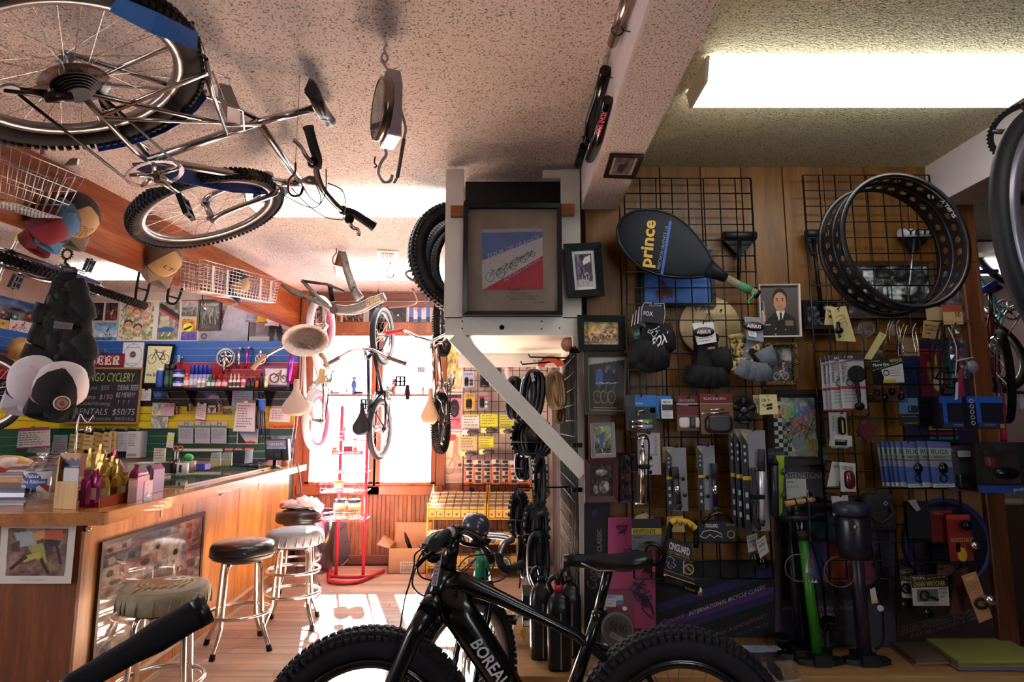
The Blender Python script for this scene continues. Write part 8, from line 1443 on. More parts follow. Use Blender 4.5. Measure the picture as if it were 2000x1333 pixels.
dp=_a('dark framed hand drawn race poster with rainbow block letters',R_(1496,762,1608,908,YQ-.012),.022,_w('1e100c',.45),c,'15121a',.018)
for i,(ch,cc)in enumerate(zip('DURANGO',('b0604c','a88a3a','6a8a4a','3a7a6a','3a5a9a','6a4a8a','4a4a6a'))):X_(dp,ch,R_(1513+i*11.5,794-i*.4,1524+i*11.5,818-i*.6,YQ-.017),_w(cc,.6),.05,0,0)
X_(dp,'VII',R_(1574,858,1598,880,YQ-.017),_w('7a7430',.6),.04,0,0);X_(dp,'B',R_(1584,806,1592,818,YQ-.017),_w('a86a2c',.6),.04,0,0)
q=Q_([(1530,975),(1612,975),(1612,908),(1530,908)],YQ);_g('grey poster strip reading international above the pumps',q,'3a383c',[('INTERNATIONAL',.0,.22,1.0,.42,'8a868a'),('Coors',.6,.02,.95,.2,'5a565a')]);q=Q_([(1282,1246),(1512,1246),(1514,1096),(1280,1098)],YQ)
T=_g('black anniversary poster with slanting blue and violet stripes',q,'08060c',());
def band(T,x0,y0,x1,y1,wpx,col,Y):
 a,b_=PY(x0,y0,Y),PY(x1,y1,Y);h=PY(x0,y0-wpx,Y)-a;P_(T,'stripe',SL([a,b_,b_+h,a+h],(0,.0008,0)),_w(col,.6))
for y0,wp,cc in((1198,18,'12133c'),(1232,14,'3c1850'),(1246,13,'1a1440')):band(T,1284,y0,1511,y0-72,wp,cc,YQ-.002)
def _z(T,s,x0,y0,x1,y1,hpx,col,Y,bold=.01,sh=0.):a,b_=PY(x0,y0,Y),PY(x1,y1,Y);h=PY(x0,y0-hpx,Y)-a;X_(T,s,[a,b_,b_+h,a+h],_w(col,.6),bold,sh,0)
_z(T,'INTERNATIONAL BICYCLE CLASSIC',1346,1204,1496,1150,8,'8a8488',YQ-.004);_z(T,'Coors',1290,1224,1337,1206,10,'6a6468',YQ-.004,-.01,.3);_z(T,'10th ANNIVERSARY',1400,1244,1499,1206,8,'5a3430',YQ-.004);_z(T,'JULY 11 - 22 - 1986 - USA',1440,1243,1500,1222,5,'4a3a7a',YQ-.004)
q=Q_([(1514,1265),(1748,1265),(1748,985),(1514,985)],YQ+.004);T=_g('dark grey national tour poster of 1983 with a coloured shell motif',q,'2a2630',[('AMERICAN NATIONAL TOUR',.06,.72,.66,.745,'5c585e'),('1983',.38,.765,.5,.80,'6a666c'),('BOULDER   VAIL   DENVER',.06,.86,.6,.88,'46424a')],cv=None)
_F(T,sub(q,.05,.02,.95,.68),(lambda c:c.ell(.42,.2,.2,.14,'2c4a58').ell(.6,.5,.28,.2,'4a3058').ell(.5,.62,.2,.2,'6a3420').ell(.3,.6,.14,.2,'24305a').ell(.72,.72,.16,.14,'5a2430').noise(.12,3,8))(Canvas(60,50,'14121a')));q=Q_([(1752,1255),(1978,1255),(1976,1092),(1750,1092)],YQ)
T=_g('dark brown bicycle classic poster of 1980 at the lower right',q,'1c0e0e',());_z(T,'INTERNATIONAL BICYCLE CLASSIC',1762,1237,1956,1186,9,'4c3c38',YQ-.004);_z(T,'JULY 26 - AUGUST 3 1980',1778,1249,1912,1212,9,'4c3c38',YQ-.004);_z(T,'__________________________',1757,1241,1958,1188,1.2,'4c3c38',YQ-.004);_z(T,'__________________________',1757,1226,1958,1178,1.2,'4c3c38',YQ-.004)
jp_=T_('poster','round blue and brown mountain emblem board at the lower right','board',PY(1850,1060,YQ-.02));We=_e(PY(1850,1062,YQ-.01),(0,-1,0),(1,0,0));P_(jp_,'disc',LA([(.001,.006),(.205,.006),(.205,0)],We,48),_w('1a1426',.6));P_(jp_,'ring',MB().ring([(.18,.006),(.203,.006),(.203,.008),(.18,.008)],We,48),_w('221f4c',.6));P_(jp_,'mountain',SL([We@V((x,y,.007))for x,y in((-.10,.02),(-.04,.10),(0,.06),(.05,.12),(.12,.02))],(0,-.001,0)),_w('6a6470',.6));S('poster','tan sandy board behind the round emblem','board',R_(1790,955,1950,1100,YQ),'6a4a2a',.004)
S('poster','colourful jersey poster in red, blue and teal behind the cages','poster',R_(1762,664,1908,868,YQ),'18142a',.003,cv=(True,Canvas(60,84,'16142c').rect(.25,.05,.62,.55,'5a1424').rect(.25,.05,.6,.1,'8a1c2c').rect(0,.05,.25,.45,'101838').poly([(.35,.2),(.6,.2),(.55,.42),(.45,.48),(.36,.42)],'8a4a24').poly([(.38,.3),(.58,.3),(.56,.42),(.48,.5),(.4,.44)],'8a7e6a').rect(.62,.05,.75,.9,'0e3a44').rect(.75,.05,.85,.9,'7a1830').rect(.46,.12,.5,.22,'a87a20').rect(.3,.86,.7,.9,'a88a20').rect(.3,.92,.7,.95,'7a1838').rect(.3,.96,.7,.99,'1a6a6a').line(.4,.86,.5,.78,.03,'a88a20').line(.5,.78,.68,.86,.03,'a88a20')))
# GOODS ON THE LEFT GRID
YG=2.76
def peg(px,Y,T=None,L=None):
 a=PY(*px,Y);T=T or bpy.data.objects['wire_grid.002'];return P_(T,'peg',TU([V((a.x,GY,a.z+.004)),V((a.x,Y-.01,a.z)),V((a.x,Y-.02,a.z+.012))],.0028,6),BLACK)
WG=[o for o in bpy.data.objects if o.name.startswith('wire_grid')and o.get('label','').find('panelled')>0];WGL=[o for o in WG if'left' in o['label']][0];WGR=[o for o in WG if'right' in o['label']][0]
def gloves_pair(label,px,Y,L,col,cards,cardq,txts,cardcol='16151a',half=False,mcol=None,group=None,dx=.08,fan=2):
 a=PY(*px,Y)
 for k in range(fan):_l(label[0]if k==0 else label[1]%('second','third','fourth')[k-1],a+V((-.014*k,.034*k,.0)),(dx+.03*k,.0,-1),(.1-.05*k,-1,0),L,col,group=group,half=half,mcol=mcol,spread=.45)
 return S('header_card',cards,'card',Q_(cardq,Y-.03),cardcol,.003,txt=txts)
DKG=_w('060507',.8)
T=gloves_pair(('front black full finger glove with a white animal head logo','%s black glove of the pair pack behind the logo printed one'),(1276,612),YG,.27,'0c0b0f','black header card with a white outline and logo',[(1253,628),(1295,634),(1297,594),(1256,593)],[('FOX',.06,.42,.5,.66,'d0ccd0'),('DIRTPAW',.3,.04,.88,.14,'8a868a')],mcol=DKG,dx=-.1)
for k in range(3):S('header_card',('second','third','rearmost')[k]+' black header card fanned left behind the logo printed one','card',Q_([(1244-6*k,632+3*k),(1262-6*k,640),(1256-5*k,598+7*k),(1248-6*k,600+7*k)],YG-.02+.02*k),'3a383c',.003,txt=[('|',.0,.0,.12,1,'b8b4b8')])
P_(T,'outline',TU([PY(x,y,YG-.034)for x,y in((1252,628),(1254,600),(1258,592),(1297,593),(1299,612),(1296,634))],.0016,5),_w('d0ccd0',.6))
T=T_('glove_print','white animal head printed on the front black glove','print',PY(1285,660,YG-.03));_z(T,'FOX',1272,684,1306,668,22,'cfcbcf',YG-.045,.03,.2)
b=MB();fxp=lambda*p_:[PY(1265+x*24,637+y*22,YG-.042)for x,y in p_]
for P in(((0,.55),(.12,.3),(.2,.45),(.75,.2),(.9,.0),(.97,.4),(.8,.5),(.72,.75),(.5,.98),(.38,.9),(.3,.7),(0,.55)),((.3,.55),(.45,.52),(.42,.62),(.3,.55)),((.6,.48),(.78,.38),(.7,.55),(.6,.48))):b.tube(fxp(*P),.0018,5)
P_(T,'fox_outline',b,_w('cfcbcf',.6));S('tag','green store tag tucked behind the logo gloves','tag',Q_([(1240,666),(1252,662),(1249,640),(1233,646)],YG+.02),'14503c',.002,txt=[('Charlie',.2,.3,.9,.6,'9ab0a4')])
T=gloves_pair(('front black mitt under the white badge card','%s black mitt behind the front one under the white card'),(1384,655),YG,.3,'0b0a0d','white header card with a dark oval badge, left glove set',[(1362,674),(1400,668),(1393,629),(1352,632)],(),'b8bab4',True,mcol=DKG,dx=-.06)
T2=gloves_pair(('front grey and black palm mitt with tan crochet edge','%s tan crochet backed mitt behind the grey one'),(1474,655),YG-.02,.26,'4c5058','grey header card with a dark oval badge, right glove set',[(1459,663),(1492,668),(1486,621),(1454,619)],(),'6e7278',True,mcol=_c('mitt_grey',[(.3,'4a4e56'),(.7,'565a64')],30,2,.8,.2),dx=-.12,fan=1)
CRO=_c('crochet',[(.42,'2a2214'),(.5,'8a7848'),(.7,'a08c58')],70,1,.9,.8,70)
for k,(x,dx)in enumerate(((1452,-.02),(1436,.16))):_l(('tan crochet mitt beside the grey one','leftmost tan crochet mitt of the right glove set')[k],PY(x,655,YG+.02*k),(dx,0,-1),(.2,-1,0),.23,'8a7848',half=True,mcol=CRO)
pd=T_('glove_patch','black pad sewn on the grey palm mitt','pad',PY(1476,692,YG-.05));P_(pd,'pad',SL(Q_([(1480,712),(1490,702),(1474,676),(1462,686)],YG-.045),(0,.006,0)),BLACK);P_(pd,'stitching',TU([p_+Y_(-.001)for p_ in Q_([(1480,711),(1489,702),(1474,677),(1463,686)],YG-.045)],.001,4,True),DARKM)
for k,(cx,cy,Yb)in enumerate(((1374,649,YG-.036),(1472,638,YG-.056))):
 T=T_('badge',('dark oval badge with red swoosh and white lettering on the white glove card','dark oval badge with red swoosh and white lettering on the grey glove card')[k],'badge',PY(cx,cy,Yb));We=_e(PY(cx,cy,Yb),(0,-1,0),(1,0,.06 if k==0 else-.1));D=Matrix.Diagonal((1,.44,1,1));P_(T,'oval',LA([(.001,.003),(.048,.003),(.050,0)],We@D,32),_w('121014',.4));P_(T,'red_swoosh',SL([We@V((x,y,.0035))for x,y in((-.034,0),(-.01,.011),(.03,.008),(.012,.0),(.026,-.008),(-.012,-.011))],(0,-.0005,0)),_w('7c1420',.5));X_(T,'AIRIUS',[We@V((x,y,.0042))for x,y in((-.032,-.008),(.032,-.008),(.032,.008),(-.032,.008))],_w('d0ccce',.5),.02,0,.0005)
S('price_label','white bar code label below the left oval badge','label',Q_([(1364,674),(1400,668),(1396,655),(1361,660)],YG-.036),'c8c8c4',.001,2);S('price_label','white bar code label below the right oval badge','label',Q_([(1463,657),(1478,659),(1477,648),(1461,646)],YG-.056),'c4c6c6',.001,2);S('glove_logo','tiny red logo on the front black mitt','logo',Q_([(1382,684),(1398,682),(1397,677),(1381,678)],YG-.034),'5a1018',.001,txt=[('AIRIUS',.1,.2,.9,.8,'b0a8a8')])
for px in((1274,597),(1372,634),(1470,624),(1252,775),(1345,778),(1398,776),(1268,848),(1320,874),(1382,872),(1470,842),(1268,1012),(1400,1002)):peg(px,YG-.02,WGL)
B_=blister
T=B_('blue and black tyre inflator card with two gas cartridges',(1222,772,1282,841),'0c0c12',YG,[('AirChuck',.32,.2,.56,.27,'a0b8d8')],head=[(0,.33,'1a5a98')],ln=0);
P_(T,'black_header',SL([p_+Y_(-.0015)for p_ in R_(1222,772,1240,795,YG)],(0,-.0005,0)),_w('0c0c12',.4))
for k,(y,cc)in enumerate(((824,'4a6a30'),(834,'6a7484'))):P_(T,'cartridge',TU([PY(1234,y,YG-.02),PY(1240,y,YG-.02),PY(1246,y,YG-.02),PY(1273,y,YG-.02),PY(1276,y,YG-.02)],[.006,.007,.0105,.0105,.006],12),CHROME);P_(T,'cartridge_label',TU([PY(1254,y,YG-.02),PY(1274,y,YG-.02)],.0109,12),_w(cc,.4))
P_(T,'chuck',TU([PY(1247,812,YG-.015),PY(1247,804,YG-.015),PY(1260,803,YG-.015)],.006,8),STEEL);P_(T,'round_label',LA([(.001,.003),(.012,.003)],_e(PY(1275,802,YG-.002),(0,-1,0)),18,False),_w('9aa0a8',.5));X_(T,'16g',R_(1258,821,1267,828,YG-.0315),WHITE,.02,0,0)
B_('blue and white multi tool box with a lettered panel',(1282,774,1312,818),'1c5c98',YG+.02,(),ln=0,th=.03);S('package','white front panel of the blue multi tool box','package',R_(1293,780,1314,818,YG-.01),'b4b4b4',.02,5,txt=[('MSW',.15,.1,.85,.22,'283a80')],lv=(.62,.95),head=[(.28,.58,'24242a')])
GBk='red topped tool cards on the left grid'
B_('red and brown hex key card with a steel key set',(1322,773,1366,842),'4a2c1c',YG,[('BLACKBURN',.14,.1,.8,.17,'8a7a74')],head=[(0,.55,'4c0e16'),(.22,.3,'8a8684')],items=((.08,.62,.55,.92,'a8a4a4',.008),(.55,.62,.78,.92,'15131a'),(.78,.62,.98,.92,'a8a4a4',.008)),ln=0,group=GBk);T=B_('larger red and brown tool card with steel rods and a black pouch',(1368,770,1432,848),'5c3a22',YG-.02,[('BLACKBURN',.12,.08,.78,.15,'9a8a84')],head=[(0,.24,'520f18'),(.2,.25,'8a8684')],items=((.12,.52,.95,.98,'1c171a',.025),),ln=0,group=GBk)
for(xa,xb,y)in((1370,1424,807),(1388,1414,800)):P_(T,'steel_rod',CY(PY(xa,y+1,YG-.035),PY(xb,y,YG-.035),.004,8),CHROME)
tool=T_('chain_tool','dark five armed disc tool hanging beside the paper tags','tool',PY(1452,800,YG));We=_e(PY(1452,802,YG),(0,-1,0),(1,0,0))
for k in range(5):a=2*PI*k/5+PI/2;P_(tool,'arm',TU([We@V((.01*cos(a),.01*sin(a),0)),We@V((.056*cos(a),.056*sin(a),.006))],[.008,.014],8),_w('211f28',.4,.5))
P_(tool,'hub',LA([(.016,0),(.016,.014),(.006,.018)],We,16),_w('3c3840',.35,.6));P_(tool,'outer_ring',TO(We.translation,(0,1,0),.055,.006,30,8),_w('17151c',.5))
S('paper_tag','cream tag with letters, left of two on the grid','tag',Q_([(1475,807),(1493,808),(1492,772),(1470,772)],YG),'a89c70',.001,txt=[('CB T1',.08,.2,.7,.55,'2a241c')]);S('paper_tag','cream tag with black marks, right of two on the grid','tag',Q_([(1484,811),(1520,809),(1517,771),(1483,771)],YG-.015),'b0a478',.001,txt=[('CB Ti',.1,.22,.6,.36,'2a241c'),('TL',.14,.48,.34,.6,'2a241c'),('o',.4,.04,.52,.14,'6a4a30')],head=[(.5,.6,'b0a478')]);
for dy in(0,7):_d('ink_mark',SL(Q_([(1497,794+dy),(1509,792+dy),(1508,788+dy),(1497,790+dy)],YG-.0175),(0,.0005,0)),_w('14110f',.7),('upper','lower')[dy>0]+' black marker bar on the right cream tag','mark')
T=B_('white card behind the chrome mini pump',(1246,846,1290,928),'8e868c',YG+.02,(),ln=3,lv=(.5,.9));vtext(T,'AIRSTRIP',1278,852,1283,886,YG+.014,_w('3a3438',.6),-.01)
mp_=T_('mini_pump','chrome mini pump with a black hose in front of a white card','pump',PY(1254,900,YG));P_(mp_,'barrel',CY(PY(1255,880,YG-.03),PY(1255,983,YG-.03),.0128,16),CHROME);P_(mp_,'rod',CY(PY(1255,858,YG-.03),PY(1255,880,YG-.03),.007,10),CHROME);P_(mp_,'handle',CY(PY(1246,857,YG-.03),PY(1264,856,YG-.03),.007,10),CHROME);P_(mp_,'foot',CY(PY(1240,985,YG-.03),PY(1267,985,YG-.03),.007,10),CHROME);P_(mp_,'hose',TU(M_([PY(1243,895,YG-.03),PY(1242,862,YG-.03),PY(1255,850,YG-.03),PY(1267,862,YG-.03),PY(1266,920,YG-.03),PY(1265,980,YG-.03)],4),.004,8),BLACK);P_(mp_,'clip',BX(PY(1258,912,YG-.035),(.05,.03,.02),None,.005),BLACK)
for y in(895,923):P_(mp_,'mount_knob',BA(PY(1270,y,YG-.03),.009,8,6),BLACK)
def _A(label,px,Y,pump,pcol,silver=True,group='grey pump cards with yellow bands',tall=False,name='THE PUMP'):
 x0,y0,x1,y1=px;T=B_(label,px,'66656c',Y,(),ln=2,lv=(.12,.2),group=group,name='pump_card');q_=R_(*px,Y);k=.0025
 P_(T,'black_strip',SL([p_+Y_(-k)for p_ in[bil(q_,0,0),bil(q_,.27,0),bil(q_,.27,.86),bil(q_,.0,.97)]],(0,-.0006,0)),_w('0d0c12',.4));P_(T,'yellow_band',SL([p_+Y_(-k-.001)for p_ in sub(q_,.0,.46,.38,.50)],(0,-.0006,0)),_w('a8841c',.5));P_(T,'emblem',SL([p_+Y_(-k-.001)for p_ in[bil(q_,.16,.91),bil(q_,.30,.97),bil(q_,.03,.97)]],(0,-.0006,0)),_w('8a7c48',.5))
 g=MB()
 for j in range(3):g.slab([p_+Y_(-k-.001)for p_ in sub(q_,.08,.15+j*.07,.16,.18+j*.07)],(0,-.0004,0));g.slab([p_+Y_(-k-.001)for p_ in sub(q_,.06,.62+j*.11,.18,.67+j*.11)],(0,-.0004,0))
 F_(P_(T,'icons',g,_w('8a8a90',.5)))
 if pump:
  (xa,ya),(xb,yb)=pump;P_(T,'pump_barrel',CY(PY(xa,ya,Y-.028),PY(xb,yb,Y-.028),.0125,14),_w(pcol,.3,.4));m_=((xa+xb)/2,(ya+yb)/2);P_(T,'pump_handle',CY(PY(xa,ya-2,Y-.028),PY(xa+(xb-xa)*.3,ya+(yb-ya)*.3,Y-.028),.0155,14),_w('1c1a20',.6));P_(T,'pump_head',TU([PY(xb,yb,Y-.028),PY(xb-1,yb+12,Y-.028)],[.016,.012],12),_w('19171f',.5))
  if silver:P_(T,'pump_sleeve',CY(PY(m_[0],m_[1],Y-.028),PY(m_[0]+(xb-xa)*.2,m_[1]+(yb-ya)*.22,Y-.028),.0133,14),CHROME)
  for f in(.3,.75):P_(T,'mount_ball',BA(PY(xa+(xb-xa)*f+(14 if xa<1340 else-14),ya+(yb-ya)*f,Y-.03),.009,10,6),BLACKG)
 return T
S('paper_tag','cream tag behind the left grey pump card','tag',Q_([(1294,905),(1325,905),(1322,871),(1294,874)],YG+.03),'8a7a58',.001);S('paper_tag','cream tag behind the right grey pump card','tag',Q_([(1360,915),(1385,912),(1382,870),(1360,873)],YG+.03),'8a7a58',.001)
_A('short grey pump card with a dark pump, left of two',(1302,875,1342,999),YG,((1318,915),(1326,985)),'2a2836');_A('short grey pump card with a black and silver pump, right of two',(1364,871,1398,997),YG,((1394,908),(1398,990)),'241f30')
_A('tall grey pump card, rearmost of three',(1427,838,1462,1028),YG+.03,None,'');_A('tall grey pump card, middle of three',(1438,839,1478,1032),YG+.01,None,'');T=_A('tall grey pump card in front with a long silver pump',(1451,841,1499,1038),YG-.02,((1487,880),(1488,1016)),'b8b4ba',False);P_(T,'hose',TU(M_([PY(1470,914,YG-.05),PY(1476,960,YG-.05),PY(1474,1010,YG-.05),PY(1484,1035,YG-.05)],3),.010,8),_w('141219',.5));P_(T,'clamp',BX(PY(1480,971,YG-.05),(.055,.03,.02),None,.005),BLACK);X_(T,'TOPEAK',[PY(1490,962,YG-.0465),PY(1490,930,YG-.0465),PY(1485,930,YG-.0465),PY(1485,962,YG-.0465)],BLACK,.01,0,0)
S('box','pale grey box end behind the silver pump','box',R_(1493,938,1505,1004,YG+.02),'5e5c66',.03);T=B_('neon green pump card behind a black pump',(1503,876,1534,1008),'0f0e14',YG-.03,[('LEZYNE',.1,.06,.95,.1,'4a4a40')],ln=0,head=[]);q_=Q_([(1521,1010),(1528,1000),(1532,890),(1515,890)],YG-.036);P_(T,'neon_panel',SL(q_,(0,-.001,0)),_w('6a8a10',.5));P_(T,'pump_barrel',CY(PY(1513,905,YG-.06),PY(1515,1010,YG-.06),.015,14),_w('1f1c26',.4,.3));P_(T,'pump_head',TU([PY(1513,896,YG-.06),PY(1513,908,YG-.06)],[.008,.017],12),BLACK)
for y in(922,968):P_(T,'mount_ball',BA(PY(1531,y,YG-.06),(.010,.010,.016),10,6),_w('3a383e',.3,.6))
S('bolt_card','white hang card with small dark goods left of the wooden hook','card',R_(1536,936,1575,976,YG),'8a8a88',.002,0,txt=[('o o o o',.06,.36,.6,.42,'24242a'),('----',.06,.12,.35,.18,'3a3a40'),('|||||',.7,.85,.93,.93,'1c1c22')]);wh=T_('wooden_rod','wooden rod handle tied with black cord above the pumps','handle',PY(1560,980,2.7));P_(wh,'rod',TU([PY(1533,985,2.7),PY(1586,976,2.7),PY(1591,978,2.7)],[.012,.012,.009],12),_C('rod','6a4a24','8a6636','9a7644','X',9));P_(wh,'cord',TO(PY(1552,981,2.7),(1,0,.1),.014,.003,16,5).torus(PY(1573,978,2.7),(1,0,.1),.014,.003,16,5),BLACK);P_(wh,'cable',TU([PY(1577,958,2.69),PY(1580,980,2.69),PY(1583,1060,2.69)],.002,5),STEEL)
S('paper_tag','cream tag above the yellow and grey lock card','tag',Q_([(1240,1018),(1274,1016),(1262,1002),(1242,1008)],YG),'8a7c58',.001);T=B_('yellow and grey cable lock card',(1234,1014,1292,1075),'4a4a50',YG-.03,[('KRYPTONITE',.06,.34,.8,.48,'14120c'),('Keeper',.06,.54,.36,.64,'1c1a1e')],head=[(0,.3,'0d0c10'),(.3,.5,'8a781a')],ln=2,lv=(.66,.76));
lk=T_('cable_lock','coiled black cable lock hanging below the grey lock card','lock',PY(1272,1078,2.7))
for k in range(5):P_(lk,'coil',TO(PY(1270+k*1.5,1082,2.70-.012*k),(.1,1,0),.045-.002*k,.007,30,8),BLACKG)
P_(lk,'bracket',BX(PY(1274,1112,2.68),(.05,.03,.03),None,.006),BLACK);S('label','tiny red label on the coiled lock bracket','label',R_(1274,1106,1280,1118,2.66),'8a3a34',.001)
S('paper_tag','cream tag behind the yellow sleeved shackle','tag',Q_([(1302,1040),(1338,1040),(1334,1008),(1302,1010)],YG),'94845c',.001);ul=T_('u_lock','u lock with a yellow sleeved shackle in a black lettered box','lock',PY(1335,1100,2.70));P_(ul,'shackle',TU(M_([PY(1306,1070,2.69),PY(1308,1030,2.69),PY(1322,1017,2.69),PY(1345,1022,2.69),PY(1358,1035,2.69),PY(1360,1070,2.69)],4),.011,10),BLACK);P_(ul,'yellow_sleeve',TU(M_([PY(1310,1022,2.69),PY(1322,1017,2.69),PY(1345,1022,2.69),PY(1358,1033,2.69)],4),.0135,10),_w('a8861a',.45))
for k in range(4):P_(ul,'tie',TO(PY(1320+k*10,1018+k*3.2,2.69),(1,0,-.3),.0142,.0015,14,4),BLACK)
q_=Q_([(1296,1126),(1357,1146),(1352,1068),(1306,1052)],2.66);P_(ul,'box',SL(q_,(.0,.06,0)),_w('0e0c14',.4));X_(ul,'ONGUARD',sub(q_,.06,.07,.88,.27,),_w('c0bcbc',.5),.02);X_(ul,'U-LOC COMBO STD LOCK',sub(q_,.06,.29,.86,.36),_w('9a7a1c',.5),.01);b=MB();n_=Y_(-.0015)
for(u0,v0,u1,v1)in((0,.4,1,.405),(0,.82,1,.83),(.62,.44,.66,.78)):b.slab([p_+n_ for p_ in sub(q_,u0,v0,u1,v1)],(0,-.0003,0))
P_(ul,'white_lines',b,_w('8a8688',.5));P_(ul,'bull_drawing',TU([bil(q_,u,1-v)+n_ for u,v in((.02,.5),(.15,.44),(.3,.5),(.26,.58),(.36,.62),(.3,.7),(.18,.66),(.22,.76),(.08,.72),(.12,.6),(.02,.62))],.0016,5),_w('8a8688',.5));P_(ul,'round_mark',TO(bil(q_,.82,.38)+n_,(0,1,0),.020,.003,20,5).tube([bil(q_,.74,.40)+n_,bil(q_,.92,.33)+n_],.002,5).tube([bil(q_,.74,.45)+n_,bil(q_,.92,.38)+n_],.002,5),_w('8a7030',.5));P_(ul,'cross_bar',CY(PY(1300,1133,2.64),PY(1362,1154,2.64),.018,14),BLACK);P_(ul,'bar_end',CY(PY(1362,1154,2.64),PY(1372,1158,2.64),.0185,14),STEEL);P_(ul,'yellow_edge',SL([p_+n_ for p_ in sub(q_,0,.93,1,.99)],(0,-.0004,0)),_w('a8861a',.5));_z(ul,'ONGUARD',1338,1151,1358,1158,5,'7a6420',2.621)
q_=R_(1364,1020,1438,1058,2.70);ol=T_('lock_box','black lettered box with a coiled cable lock and white bull picture','box',PY(1400,1040,2.70));P_(ol,'box',SL(q_,(0,.06,0)),_w('0c0b11',.4));X_(ol,'ONGUARD',sub(q_,.18,.1,.52,.3),_w('a8a4a4',.5),.02);X_(ol,'REVOLVER',sub(q_,.74,.1,.96,.2),_w('8a7020',.5),.01);P_(ol,'bull_drawing',TU([bil(q_,u,1-v)+n_ for u,v in((.04,.75),(.12,.5),(.3,.42),(.48,.5),(.6,.62),(.62,.8),(.5,.7),(.4,.82),(.3,.66),(.18,.84),(.04,.75))],.002,5),_w('9a9698',.5));P_(ol,'round_mark',TO(bil(q_,.85,.35)+n_,(0,1,0),.015,.003,18,5),_w('6a5c40',.5));P_(ol,'coil',TU([PY(1372,1022,2.69),PY(1390,1006,2.69),PY(1402,1002,2.69),PY(1418,1006,2.69),PY(1432,1022,2.69)],.008,8),BLACKG)
for k,pts in enumerate((((1462,1080),(1482,1074),(1478,1042),(1458,1048))[::1],((1485,1092),(1502,1078),(1494,1046),(1476,1058)))):S('price_tag',('white crooked label tag, left of two above the stripes','white crooked label tag, right of two above the stripes')[k],'tag',Q_(pts,YG-.03*k),'8e8a8a',.0012,3,txt=[('LEZYNE',.15,.3,.8,.45,'2a262a')])
for k in range(2):_d('light',BA(PY(1474+16*k,1094+6*k,YG-.01),(.02,.015,.03),12,8),BLACKG,('small black light below the left crooked tag','small black light below the right crooked tag')[k],'light')
# GOODS ON THE RIGHT GRID
for px in((1636,604),(1650,700),(1728,700),(1642,808),(1690,815),(1770,866),(1846,866),(1645,906),(1640,970),(1900,870),(1800,1118),(1836,1112)):peg(px,YG-.03,WGR)
S('paper_tag','cream lettered tag, left of two on the right grid','tag',Q_([(1610,635),(1640,635),(1632,600),(1614,598)],YG),'a09266',.001,txt=[('Top C',.06,.15,.7,.35,'1c1814'),('Mc',.25,.45,.6,.65,'1c1814')]);T=S('paper_tag','cream tag carrying a small black bell, right of two on the right grid','tag',Q_([(1634,666),(1672,668),(1652,598),(1622,602)],YG-.025),'a89a6c',.001,txt=[('o',.4,.06,.52,.14,'6a4028')]);P_(T,'ink_drawing',TU(M_([PY(1632,622,YG-.027),PY(1640,616,YG-.027),PY(1650,620,YG-.027),PY(1640,626,YG-.027),PY(1634,632,YG-.027),PY(1652,628,YG-.027),PY(1655,638,YG-.027)],3),.0008,4),_w('4a4030',.7));P_(T,'bell',BA(PY(1639,646,YG-.04),(.019,.012,.016),14,8).tube([PY(1637,630,YG-.035),PY(1638,645,YG-.04)],.008,8).ball(PY(1640,657,YG-.035),(.007,.006,.008),8,6),BLACKG)
GW=MB()
for k in range(10):GW.torus(PY(1685+(k%3)*6,640+(k%4)*3,YG-.02-.006*k),(.2*(k%3)-.2,1,.3*((k%2)-.5)),.022,.0018,20,5)
wb_=T_('wire_bundle','tangle of clear spoke clips on a hook of the right grid','bundle',PY(1690,645,YG));F_(P_(wb_,'loops',GW,_w('6a5f60',.3,.5)));P_(wb_,'strands',TU(M_([PY(1682,660,YG-.03),PY(1686,680,YG-.03),PY(1680,695,YG-.03)],3),.002,5).tube(M_([PY(1694,655,YG-.03),PY(1690,678,YG-.03),PY(1698,690,YG-.03)],3),.002,5),_w('4a4044',.4,.4))
S('paper_tag','slanting cream tag tied over the lettered mirror card','tag',Q_([(1688,701),(1702,703),(1732,655),(1718,648)],YG-.05),'a29668',.001,txt=[('o',.42,.04,.6,.12,'5a3c28')]);tcl=T_('clear_clips','small pile of clear clips beside the slanting cream tag','clips',PY(1710,688,YG));P_(tcl,'clips',BA(PY(1712,690,YG-.02),(.025,.02,.018),10,6).torus(PY(1722,680,YG-.02),(0,1,0),.016,.0015,16,4),_w('6a6264',.3));P_(tcl,'tie',TO(PY(1716,680,YG-.02),(0,1,.4),.018,.0015,16,4),DARKM)
def cage(label,px,Y,m,r=.0026,wd=.035):
 x0,y0,x1,y1=px;T=T_('bottle_cage',label,'bottle cage',PY((x0+x1)/2,y0,Y));p_=lambda u,v,c=0:PY(x0+(x1-x0)*u,y0+(y1-y0)*v,Y-c)
 P_(T,'wire',TU(M_([p_(.3,.05),p_(.05,.5),p_(.02,.92),p_(.12,1),p_(.75,1),p_(.88,.92),p_(.7,.3),p_(.9,.05)],4),r,6),m);P_(T,'front_wire',TU(M_([p_(.45,.1,wd),p_(.25,.5,wd),p_(.3,.85,wd),p_(.8,.9,wd),p_(1.0,.8,wd),p_(.85,.3,wd)],4),r,6),m);P_(T,'side_wire',TU([p_(.12,1),p_(.3,.85,wd)],r,6),m);P_(T,'side_wire',TU([p_(.88,.92),p_(.98,.8,wd)],r,6),m);return T
S('paper_tag','tan tag behind the chrome bottle cage','tag',R_(1760,660,1795,696,YG+.02),'6a5438',.001);S('paper_tag','second tan tag beside the chrome bottle cage','tag',R_(1733,633,1748,656,YG+.03),'5a4a40',.001)
